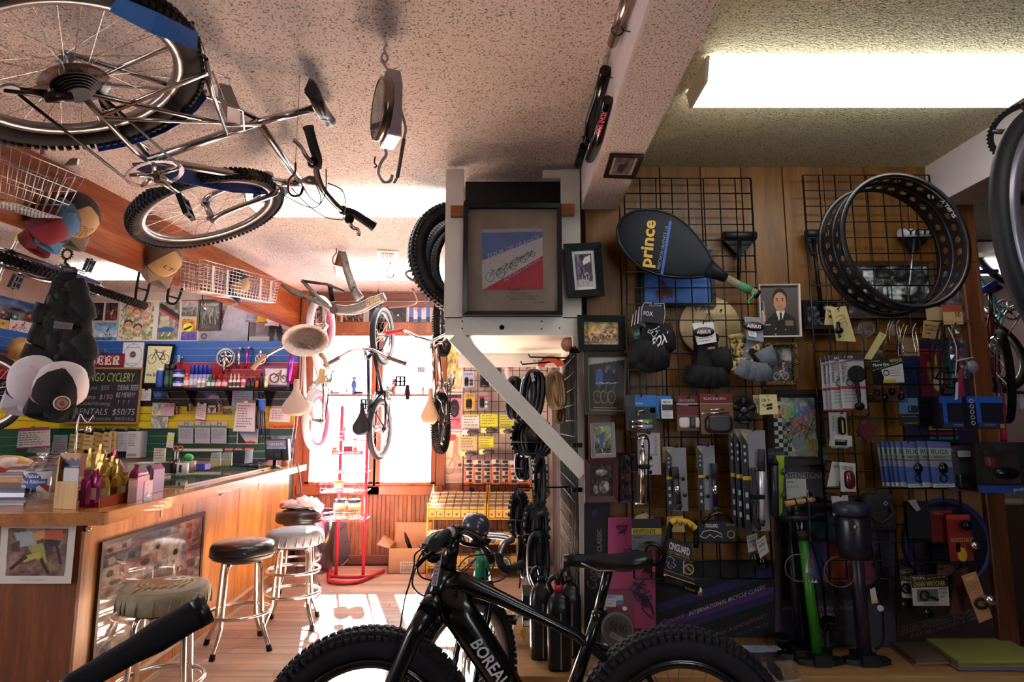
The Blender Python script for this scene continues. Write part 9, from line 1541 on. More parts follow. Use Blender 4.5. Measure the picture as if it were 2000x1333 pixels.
cage('chrome wire bottle cage hanging on the right grid',(1754,628,1794,696),YG,_w('a89890',.25,1.));cage('bent chrome cage wire left of the bottle cage',(1730,622,1760,672),YG-.02,_w('8a7c78',.25,1.),.0022);cage('tall black wire cage on the right grid',(1822,626,1872,740),YG-.04,BLACK,.0042);cage('second black wire cage behind the tall one',(1836,648,1868,770),YG,BLACK,.004)
S('paper_tag','tan tag lettered for bottle cages','tag',Q_([(1801,660),(1836,663),(1838,630),(1804,626)],YG+.01),'7a6040',.001,txt=[('MSW ALLOY',.12,.2,.85,.34,'1c1410'),('WATER BTL',.12,.42,.85,.56,'1c1410'),('Cage',.12,.64,.45,.78,'1c1410')]);S('paper_tag','tan blank tag left of the red topped price tag','tag',Q_([(1810,626),(1841,626),(1840,600),(1808,600)],YG+.02),'7c6648',.001);S('price_tag','red and tan price tag lettered 50 on the right grid','tag',R_(1842,596,1880,634,YG-.01),'8a7450',.001,txt=[('50',.6,.36,.88,.62,'2a1c14')],head=[(0,.36,'7c2c1c'),(.86,.9,'7c2c1c')])
S('price_tag','small white tag hanging below the black cages','tag',Q_([(1865,782),(1871,780),(1872,746),(1867,748)],YG-.08),'8a8a8e',.001)
GA='white mirror packs with grey tops'
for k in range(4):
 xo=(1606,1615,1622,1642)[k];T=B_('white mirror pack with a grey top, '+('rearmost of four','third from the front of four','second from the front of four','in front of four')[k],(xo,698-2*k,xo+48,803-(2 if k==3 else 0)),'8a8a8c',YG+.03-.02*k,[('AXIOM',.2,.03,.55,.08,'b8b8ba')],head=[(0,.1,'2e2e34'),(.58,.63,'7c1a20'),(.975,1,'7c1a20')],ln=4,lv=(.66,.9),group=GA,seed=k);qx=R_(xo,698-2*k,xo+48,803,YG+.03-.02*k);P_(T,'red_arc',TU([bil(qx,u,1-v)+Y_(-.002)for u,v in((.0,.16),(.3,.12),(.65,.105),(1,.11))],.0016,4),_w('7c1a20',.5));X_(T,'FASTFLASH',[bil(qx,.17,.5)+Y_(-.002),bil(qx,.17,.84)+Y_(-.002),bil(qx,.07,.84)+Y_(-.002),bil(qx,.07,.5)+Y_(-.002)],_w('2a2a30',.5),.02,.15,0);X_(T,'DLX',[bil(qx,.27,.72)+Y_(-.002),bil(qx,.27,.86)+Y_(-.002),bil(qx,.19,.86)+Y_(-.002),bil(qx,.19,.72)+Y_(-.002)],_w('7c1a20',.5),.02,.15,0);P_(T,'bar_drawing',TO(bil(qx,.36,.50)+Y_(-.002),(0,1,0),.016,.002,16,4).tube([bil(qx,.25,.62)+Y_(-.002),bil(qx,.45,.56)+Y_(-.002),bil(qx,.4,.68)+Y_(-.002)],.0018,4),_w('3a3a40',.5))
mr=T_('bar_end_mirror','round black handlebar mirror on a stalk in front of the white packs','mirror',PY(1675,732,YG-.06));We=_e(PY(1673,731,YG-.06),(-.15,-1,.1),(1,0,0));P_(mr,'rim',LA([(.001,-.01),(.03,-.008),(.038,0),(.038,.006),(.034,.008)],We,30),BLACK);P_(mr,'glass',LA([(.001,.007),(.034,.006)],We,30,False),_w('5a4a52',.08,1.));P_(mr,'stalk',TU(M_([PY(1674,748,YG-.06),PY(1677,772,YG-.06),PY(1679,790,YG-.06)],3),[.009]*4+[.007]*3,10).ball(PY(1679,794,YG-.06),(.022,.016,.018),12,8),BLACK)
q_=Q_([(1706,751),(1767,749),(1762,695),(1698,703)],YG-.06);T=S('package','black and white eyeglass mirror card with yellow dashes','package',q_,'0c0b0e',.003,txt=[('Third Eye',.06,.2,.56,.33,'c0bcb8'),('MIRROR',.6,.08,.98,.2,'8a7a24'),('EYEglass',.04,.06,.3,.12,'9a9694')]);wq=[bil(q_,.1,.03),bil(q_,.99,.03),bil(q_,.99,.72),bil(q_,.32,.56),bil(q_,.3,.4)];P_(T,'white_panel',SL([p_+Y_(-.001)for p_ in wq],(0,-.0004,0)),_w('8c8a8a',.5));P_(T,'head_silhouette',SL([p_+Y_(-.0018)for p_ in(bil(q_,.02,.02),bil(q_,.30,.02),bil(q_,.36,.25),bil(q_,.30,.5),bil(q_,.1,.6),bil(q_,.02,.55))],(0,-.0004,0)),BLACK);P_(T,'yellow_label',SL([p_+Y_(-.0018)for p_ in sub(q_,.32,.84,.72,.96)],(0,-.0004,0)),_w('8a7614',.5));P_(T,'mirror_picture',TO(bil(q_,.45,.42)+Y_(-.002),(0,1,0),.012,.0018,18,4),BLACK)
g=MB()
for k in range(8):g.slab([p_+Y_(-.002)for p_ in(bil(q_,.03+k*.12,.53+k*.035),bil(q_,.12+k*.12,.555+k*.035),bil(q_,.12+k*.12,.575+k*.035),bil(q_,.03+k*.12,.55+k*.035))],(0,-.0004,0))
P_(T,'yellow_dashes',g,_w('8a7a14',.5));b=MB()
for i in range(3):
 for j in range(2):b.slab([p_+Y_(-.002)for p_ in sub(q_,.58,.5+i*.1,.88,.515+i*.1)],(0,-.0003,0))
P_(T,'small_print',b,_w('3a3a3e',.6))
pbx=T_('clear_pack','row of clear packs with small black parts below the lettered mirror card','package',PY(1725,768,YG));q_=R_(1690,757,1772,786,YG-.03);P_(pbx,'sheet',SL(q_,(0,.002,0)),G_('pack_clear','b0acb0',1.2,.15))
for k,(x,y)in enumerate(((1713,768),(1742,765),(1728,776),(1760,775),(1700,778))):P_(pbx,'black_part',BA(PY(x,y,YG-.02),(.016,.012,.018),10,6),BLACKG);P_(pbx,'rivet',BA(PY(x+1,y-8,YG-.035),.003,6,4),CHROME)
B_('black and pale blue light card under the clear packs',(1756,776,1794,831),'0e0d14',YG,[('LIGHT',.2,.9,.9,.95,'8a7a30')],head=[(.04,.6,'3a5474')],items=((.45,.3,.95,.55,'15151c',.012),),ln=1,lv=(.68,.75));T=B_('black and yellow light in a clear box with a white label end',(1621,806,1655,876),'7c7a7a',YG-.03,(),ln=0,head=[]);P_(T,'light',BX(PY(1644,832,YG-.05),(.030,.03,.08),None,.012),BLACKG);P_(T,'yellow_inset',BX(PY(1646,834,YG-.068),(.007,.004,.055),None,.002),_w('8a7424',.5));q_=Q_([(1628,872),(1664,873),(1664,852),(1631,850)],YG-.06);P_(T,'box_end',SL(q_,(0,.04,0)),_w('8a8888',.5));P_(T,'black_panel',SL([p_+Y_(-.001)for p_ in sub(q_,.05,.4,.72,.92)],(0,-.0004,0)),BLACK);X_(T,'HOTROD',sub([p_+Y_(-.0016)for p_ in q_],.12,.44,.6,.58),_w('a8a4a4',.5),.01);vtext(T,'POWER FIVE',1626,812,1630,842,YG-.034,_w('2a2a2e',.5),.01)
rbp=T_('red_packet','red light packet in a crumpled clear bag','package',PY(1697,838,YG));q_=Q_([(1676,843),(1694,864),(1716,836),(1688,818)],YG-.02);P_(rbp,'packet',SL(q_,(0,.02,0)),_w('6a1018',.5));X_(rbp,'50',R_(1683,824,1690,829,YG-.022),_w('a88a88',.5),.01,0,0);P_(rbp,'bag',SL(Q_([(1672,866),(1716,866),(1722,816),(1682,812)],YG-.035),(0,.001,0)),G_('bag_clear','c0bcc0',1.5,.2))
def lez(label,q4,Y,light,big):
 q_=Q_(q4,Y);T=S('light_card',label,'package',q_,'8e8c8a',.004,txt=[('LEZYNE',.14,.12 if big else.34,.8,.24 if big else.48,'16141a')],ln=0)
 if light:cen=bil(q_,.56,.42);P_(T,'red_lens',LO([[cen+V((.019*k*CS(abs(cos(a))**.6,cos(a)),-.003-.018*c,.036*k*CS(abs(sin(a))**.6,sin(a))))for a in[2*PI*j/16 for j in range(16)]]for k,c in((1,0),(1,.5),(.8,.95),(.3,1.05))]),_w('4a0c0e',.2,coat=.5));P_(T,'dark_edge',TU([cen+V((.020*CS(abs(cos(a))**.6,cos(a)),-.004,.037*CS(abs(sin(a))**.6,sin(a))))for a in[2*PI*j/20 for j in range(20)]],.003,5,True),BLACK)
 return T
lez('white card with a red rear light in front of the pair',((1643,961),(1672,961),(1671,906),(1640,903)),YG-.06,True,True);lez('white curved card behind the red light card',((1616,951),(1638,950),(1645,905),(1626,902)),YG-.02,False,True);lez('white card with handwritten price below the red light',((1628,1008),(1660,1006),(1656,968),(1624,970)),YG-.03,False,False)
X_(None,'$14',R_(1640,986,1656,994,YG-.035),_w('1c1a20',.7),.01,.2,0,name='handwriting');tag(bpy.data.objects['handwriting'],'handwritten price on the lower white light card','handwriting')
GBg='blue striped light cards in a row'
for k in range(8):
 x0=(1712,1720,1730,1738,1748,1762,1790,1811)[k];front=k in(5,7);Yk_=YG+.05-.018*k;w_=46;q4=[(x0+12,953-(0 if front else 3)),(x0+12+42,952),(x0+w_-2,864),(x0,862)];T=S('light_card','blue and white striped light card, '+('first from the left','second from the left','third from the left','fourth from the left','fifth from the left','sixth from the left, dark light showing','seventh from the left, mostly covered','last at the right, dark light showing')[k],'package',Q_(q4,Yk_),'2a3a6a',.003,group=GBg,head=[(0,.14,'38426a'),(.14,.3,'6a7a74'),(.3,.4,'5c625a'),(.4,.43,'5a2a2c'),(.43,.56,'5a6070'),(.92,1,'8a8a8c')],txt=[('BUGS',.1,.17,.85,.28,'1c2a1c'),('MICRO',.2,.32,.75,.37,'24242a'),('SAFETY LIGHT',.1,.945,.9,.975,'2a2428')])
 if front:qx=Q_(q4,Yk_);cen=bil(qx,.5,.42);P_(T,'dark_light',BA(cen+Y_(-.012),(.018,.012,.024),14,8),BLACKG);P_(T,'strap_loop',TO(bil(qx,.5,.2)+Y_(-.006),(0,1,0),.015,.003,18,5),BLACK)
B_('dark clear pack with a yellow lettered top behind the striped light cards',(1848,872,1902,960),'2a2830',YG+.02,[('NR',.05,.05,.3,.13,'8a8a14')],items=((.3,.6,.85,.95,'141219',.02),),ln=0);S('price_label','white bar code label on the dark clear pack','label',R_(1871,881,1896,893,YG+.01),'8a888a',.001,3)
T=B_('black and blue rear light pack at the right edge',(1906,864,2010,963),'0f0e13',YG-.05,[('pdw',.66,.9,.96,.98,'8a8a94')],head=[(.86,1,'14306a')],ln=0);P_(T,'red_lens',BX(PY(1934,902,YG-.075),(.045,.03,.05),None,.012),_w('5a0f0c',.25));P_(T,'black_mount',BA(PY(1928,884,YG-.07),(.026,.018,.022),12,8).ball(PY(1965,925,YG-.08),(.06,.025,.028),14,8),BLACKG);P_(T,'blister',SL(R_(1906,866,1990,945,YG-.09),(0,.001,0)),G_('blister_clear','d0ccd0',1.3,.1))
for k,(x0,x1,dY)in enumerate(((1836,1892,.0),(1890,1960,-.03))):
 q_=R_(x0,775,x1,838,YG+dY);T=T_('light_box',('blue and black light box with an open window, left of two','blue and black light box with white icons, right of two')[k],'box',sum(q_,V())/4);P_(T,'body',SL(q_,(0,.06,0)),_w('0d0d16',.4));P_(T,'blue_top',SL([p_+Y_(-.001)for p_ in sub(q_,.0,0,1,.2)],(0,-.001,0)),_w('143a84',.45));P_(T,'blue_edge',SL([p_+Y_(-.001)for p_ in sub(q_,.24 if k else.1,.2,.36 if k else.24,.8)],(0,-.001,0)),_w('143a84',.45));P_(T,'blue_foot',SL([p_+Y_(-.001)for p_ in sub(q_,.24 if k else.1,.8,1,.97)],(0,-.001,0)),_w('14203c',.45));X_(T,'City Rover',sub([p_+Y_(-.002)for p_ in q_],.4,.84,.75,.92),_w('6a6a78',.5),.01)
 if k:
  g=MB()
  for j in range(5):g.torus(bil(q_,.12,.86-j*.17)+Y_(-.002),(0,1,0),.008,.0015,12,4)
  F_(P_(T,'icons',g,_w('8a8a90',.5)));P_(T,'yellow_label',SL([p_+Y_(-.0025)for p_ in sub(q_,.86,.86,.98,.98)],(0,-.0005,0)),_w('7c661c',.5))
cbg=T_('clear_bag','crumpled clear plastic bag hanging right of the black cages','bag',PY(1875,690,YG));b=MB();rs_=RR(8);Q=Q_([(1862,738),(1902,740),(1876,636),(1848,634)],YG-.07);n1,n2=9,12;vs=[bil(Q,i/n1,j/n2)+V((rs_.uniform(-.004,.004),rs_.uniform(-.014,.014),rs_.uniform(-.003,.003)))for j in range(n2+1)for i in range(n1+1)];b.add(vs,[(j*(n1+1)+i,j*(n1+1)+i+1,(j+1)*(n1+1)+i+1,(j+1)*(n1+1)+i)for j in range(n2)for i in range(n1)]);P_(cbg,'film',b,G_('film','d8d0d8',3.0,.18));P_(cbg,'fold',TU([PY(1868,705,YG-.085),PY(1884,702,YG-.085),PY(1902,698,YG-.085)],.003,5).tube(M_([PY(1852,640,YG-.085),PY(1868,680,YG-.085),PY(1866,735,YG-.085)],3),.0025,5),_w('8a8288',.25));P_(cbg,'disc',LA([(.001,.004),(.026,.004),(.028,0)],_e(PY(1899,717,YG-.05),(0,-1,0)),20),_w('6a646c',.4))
wbt=T_('big_pumphead','big dark flask with a wide cap at the foot of the right grid','pumphead',PY(1668,1030,2.66));Mw=TRN(PY(1668,1066,2.64));P_(wbt,'body',LA([(.06,-.05),(.066,0),(.066,.10),(.058,.13)],Mw,26),_w('13131c',.3));P_(wbt,'cap',LA([(.064,.125),(.072,.13),(.072,.165),(.05,.175)],Mw,26),_w('1c1e2e',.4));P_(wbt,'emblem',BA(PY(1671,1031,2.575),(.010,.006,.010),12,8),_w('8a6a2a',.25,.9));bgk=T_('saddle_bag','dark saddle bag with a small diamond mark right of the flask','bag',PY(1720,1000,2.74));P_(bgk,'body',BX(PY(1715,1000,2.74),(.13,.06,.16),None,.02),_w('0d0c12',.7));P_(bgk,'diamond',TO(PY(1730,984,2.70),(0,1,0),.009,.0018,4,4),_w('8a888c',.5));P_(bgk,'strap',TU(M_([PY(1705,1010,2.69),PY(1722,1022,2.69),PY(1744,1004,2.69),PY(1738,988,2.69)],3),.006,6),_w('2a1a18',.7))  # the dark round piece is the head and handle of a pump
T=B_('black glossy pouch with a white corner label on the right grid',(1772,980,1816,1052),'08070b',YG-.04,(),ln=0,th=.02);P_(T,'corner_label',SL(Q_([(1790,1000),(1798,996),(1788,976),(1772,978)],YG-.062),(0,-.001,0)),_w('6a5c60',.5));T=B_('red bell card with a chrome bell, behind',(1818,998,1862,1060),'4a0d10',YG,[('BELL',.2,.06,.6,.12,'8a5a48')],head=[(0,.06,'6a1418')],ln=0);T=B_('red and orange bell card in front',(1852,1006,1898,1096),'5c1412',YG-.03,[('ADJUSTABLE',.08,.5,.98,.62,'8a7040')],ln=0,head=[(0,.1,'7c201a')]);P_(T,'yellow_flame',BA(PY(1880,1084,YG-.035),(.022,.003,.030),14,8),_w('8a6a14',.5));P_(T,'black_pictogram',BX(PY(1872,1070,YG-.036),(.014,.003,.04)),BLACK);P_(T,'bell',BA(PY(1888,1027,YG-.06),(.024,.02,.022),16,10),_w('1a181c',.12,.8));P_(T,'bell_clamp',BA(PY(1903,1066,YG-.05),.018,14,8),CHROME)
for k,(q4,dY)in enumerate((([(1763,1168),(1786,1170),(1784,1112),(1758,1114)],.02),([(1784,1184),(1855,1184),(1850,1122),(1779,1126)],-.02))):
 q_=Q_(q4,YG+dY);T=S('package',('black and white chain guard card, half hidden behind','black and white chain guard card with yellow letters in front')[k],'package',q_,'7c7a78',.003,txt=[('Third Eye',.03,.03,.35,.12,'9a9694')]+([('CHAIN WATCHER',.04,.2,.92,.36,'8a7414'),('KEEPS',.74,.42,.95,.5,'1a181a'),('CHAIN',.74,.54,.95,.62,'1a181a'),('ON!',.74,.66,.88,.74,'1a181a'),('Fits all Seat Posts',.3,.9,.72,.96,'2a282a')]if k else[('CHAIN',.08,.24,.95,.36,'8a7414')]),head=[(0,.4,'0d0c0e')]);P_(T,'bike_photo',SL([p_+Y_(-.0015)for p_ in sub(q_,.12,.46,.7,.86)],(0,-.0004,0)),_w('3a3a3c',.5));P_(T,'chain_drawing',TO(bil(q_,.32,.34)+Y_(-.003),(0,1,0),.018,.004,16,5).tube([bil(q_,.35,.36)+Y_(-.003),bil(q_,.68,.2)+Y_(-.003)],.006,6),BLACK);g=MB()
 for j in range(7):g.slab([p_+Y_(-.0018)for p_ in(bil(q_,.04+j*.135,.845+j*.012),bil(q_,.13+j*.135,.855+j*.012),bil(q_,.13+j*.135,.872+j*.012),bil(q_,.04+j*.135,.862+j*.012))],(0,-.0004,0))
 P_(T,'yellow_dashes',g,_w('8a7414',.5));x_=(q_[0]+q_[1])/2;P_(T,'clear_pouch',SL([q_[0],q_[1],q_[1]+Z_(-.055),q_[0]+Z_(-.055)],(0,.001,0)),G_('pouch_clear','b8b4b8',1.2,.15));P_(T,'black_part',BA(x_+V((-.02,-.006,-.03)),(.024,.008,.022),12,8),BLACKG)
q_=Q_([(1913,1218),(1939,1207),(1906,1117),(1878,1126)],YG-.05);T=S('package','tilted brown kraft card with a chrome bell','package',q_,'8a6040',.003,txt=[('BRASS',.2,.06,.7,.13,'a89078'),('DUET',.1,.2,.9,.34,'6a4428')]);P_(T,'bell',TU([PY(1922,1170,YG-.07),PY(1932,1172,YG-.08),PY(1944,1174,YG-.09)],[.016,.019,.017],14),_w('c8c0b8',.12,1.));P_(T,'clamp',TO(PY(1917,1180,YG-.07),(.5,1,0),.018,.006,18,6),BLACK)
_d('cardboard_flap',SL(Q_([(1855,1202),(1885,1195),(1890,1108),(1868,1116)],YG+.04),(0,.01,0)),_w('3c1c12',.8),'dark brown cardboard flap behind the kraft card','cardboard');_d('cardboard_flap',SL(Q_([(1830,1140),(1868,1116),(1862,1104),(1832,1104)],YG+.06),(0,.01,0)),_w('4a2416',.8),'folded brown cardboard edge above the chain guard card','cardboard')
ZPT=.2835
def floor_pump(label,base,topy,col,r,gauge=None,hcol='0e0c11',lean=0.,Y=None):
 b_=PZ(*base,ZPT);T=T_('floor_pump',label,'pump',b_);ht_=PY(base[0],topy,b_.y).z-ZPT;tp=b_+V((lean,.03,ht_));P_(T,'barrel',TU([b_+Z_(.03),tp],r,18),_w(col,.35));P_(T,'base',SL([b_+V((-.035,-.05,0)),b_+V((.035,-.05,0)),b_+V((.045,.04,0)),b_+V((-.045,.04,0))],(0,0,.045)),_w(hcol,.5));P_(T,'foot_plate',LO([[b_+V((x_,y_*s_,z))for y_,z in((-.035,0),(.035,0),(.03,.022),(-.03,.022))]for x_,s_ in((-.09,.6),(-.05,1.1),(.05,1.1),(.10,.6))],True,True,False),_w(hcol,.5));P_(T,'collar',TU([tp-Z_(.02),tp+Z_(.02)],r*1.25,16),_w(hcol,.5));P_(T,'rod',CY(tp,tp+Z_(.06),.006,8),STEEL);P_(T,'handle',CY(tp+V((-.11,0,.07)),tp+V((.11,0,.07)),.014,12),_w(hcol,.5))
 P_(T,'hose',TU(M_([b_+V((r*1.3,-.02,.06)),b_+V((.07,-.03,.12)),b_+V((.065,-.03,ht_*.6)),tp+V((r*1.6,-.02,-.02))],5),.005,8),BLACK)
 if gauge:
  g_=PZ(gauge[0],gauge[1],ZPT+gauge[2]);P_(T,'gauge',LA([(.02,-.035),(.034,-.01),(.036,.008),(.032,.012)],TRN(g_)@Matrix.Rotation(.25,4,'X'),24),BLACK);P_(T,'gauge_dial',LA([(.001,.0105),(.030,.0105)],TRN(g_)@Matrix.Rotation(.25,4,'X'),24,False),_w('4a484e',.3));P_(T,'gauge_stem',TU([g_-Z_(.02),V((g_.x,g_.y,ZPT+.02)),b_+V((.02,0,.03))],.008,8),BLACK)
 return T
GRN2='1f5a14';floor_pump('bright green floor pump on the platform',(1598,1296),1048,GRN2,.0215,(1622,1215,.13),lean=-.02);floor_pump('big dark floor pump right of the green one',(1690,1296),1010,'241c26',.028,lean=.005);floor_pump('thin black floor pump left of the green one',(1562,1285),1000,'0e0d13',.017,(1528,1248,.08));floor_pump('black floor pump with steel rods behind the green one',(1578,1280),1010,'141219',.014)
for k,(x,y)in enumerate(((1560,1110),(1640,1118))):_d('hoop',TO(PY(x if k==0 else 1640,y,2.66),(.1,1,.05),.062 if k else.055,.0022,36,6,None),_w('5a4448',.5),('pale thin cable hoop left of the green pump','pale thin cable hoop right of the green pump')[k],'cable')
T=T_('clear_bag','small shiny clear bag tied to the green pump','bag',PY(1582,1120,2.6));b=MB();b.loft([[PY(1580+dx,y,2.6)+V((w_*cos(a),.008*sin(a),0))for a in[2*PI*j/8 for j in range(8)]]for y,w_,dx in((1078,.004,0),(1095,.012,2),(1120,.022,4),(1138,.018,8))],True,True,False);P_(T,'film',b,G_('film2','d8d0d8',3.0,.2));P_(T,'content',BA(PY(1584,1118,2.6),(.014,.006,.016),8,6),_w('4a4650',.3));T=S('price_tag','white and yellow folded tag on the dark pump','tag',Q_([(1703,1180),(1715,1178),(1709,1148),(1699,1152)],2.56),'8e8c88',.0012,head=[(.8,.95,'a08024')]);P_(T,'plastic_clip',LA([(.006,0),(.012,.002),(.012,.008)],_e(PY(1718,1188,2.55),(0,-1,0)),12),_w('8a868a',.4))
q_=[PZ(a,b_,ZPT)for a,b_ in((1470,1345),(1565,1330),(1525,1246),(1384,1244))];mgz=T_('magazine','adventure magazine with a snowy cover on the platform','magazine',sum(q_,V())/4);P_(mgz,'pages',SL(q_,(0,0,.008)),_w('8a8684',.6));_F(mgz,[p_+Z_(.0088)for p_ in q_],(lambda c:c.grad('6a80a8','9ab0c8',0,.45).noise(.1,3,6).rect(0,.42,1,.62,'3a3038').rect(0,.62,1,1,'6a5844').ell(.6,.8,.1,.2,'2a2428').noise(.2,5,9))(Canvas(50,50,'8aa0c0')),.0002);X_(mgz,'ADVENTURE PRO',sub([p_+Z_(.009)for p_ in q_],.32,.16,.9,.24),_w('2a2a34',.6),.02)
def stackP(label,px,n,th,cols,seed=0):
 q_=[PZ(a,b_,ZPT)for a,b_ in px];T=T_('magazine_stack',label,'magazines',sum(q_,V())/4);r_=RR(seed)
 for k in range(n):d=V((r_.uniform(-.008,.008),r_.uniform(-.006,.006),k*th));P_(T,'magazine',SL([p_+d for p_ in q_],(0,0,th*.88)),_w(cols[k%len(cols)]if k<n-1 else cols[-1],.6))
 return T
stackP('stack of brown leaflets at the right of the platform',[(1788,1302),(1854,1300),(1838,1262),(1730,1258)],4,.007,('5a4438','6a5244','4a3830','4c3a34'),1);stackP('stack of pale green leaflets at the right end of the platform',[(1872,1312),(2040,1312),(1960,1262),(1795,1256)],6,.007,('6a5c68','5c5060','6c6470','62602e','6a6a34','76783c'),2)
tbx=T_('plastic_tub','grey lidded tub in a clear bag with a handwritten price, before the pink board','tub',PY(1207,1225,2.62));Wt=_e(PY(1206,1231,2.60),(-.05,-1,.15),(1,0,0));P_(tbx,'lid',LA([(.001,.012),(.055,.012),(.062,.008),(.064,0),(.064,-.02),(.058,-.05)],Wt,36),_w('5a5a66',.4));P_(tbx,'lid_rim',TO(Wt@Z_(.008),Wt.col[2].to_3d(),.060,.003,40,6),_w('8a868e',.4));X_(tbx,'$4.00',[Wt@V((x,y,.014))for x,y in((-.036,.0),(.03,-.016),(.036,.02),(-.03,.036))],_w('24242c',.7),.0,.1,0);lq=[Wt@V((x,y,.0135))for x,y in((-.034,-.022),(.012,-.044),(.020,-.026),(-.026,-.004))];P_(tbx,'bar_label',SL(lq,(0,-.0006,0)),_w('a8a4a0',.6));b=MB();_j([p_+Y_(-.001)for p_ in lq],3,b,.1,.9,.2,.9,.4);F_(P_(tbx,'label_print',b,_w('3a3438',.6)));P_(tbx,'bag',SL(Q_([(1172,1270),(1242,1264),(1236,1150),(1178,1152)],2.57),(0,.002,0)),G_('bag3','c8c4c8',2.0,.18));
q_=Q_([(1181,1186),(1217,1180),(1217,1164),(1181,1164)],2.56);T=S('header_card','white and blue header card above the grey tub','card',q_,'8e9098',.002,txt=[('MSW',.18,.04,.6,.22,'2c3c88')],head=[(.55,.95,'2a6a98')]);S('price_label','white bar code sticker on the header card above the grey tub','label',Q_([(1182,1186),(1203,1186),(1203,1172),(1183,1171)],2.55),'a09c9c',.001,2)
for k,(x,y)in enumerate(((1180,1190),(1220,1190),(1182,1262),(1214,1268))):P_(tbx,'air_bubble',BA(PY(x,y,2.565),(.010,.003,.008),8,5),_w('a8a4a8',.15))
# ROOM BEYOND ON THE RIGHT
GAIN=1.3
sh2=T_('wall_shelf','brown shelf with blue boxes in the next room','shelf',PY(1930,466,4.2));a,b_=PY(1885,466,4.2),PY(2010,462,4.2);P_(sh2,'board',SL([a,b_,b_+Y_(.3),a+Y_(.3)],(0,0,-.03)),_w('5a3418',.6));P_(sh2,'bracket',SL([a+V((.05,.1,-.03)),a+V((.07,.1,-.03)),a+V((.07,.1,-1.6)),a+V((.05,.1,-1.6))],(0,.02,0)),_w('6a5c54',.5))
T=T_('carton','blue and white striped carton on the brown shelf','box',PY(1910,450,4.25));q_=R_(1891,430,1932,465,4.22);P_(T,'body',SL(q_,(0,.2,0)),_w('1a3a78',.5));P_(T,'white_flash',SL([p_+Y_(-.001)for p_ in(bil(q_,0,.4),bil(q_,.5,.0),bil(q_,.5,.9),bil(q_,.0,.9))],(0,-.001,0)),_w('8a8a94',.5));P_(T,'yellow_label',SL([p_+Y_(-.002)for p_ in sub(q_,.56,.25,.82,.5)],(0,-.001,0)),_w('8a7420',.5));X_(T,'dp',sub([p_+Y_(-.003)for p_ in q_],.72,.1,.98,.4),_w('7a8ab0',.5),.0)
T=S('carton','black carton lettered on top of the blue carton','box',R_(1889,408,1934,428,4.22),'15131c',.2,0,txt=[('SOZVEZDA',.1,.2,.9,.55,'4a3c40')]);lamp_fixture(3.0,4.2,4.7,5.0,H-.07,EM_L,'white ceiling lamp in the next room at the right',None)
Mx1=_t(PY(1962,760,4.4),(.97,.2,0),(0,0,1));bike('bicycle','turquoise framed bicycle hanging in the next room',_t(PY(1925,690,4.4),(.5,.3,.8),(-.8,.1,.5)),dict(rh=(0,0),fh=(1.02,0),bb=(.42,-.05),st=(.30,.40),sd=(.27,.52),ht=(.80,.48),hb=(.85,.36)),.31,.022,dict(tyre=TYK,rim=RIMS,spokes=24),frame_m=_w('2a8a92',.4),fr=.016,crank=dict(m=_w('c0b4c4',.3,.8)))
bike('bicycle','bicycle with a purple rim standing in the next room',_t(PY(1960,735,4.0),(.5,.8,.1),(0,0,1)),dict(rh=(0,0),fh=(1.02,0),bb=(.42,-.05),st=(.30,.42),sd=(.26,.56),ht=(.82,.50),hb=(.86,.38)),.31,.024,dict(tyre=TYK,rim=_w('8a3a78',.4),spokes=24),frame_m=_w('8a2430',.4),fr=.016,crank=dict())
crank_on2=T_('crankset','silver chainring and crank arm shining in the next room','crankset',PY(1949,677,3.9));_u(crank_on2,_e(PY(1949,677,3.9),(0,0,1),(1,0,0)),(0,0),0,.055,_w('d8ccd8',.3,.6),36,ang=2.3,arm_l=.075,pedal=False,armm=_w('d8ccd8',.3,.6))
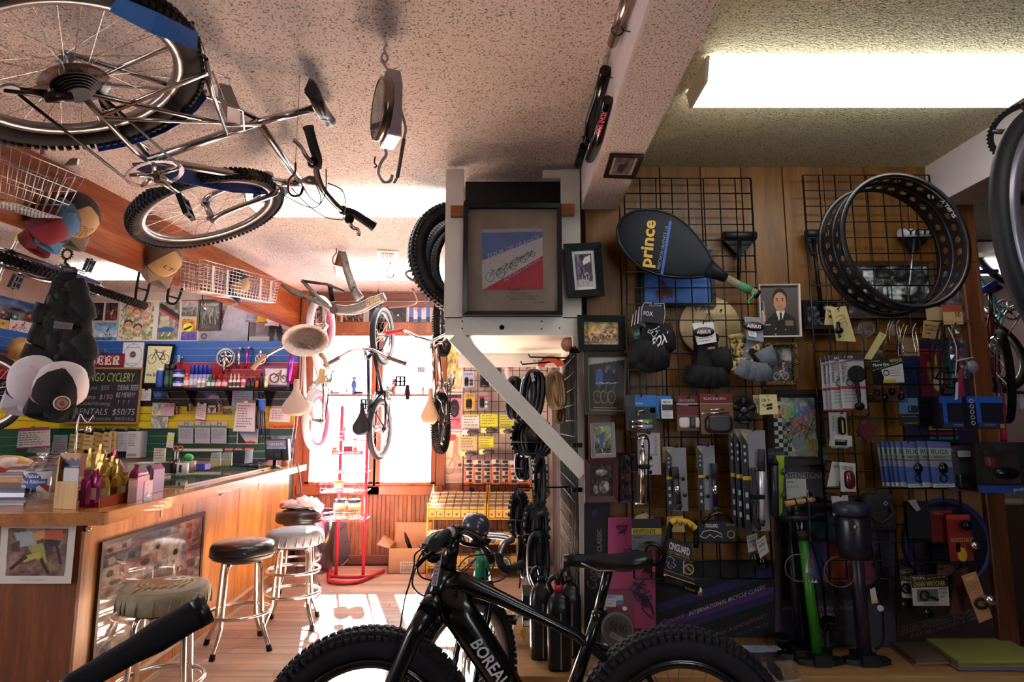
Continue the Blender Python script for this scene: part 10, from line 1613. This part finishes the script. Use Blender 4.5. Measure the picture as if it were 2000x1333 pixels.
_d('tube',CY(PY(1955,770,3.6),PY(1960,862,3.5),.016,10),_w('b02434',.35),'bright red frame tube at the right edge','tube');_d('tube',CY(PY(1905,532,4.1),PY(1948,530,4.1),.016,10),_w('2034a8',.35),'blue frame tube below the brown shelf','tube');_d('tube',TU([PY(1912,572,4.0),PY(1945,552,4.0)],.018,10),_w('2a3cc0',.35),'second blue frame tube slanting below the first','tube');S('price_tag','white tag hanging at the right edge','tag',Q_([(1994,800),(2003,796),(1998,772),(1990,778)],3.4),'a8a4b4',.001)
_d('post',SL(R_(1907,540,1915,780,3.6),(0,.03,0)),_w('7a7068',.5),'grey upright post at the edge of the next room','post');_d('book_shelf',SL([PY(1945,1000,3.3),PY(2060,1000,3.3),PY(2060,1330,3.3),PY(1945,1330,3.3)],(0,.4,0)).slab([PY(1944,985,3.3),PY(2060,985,3.3),PY(2060,1000,3.3),PY(1944,1000,3.3)],(0,.4,0)),_w('2e1810',.6),'dark brown cabinet at the right edge behind the leaflets','cabinet');S('magazine','magazines lying on the dark brown cabinet','magazine',[PY(1945,983,3.3),PY(1998,983,3.3),PY(1998,975,3.5),PY(1948,975,3.5)],'6a5c50',.01)
# labels and prints belong to what carries them
for a,b in(('white animal head printed','front black full'),('dark oval badge with red swoosh and white lettering on the white','white header card with a dark'),('dark oval badge with red swoosh and white lettering on the grey','grey header card with a dark'),('white bar code label below the left','white header card with a dark'),('white bar code label below the right','grey header card with a dark'),('tiny red logo','front black mitt'),('black pad sewn','front grey and black palm'),('upper black marker','cream tag with black'),('lower black marker','cream tag with black'),('handwritten price','white card with handwritten'),('white front panel of the blue','blue and white multi'),('white bar code label on the dark clear','dark clear pack'),('white bar code sticker on','white and blue header card'),('white paper label on the lower','wide black tyre'),('orange tyre maker','narrow black tyre'),('dark card band','knobby folded tyre with a printed'),('small white bar code label on the glossy','long glossy'),('tiny red label on','coiled black cable'),('tan end of','tan folded')):
 f=lambda s:[o for o in bpy.data.objects if o.parent is None and o.get('label','').startswith(s)][0]
 c,p=f(a),f(b);ks=list(c.children)or[c]
 for k in ks:
  k.parent=p;k.location=-p.location
  for q in('category','label','group'):
   if q in k:del k[q]
  if k.name.split('.')[0]=='card':k.name=c.name.split('.')[0]
 if c not in ks:bpy.data.objects.remove(c)
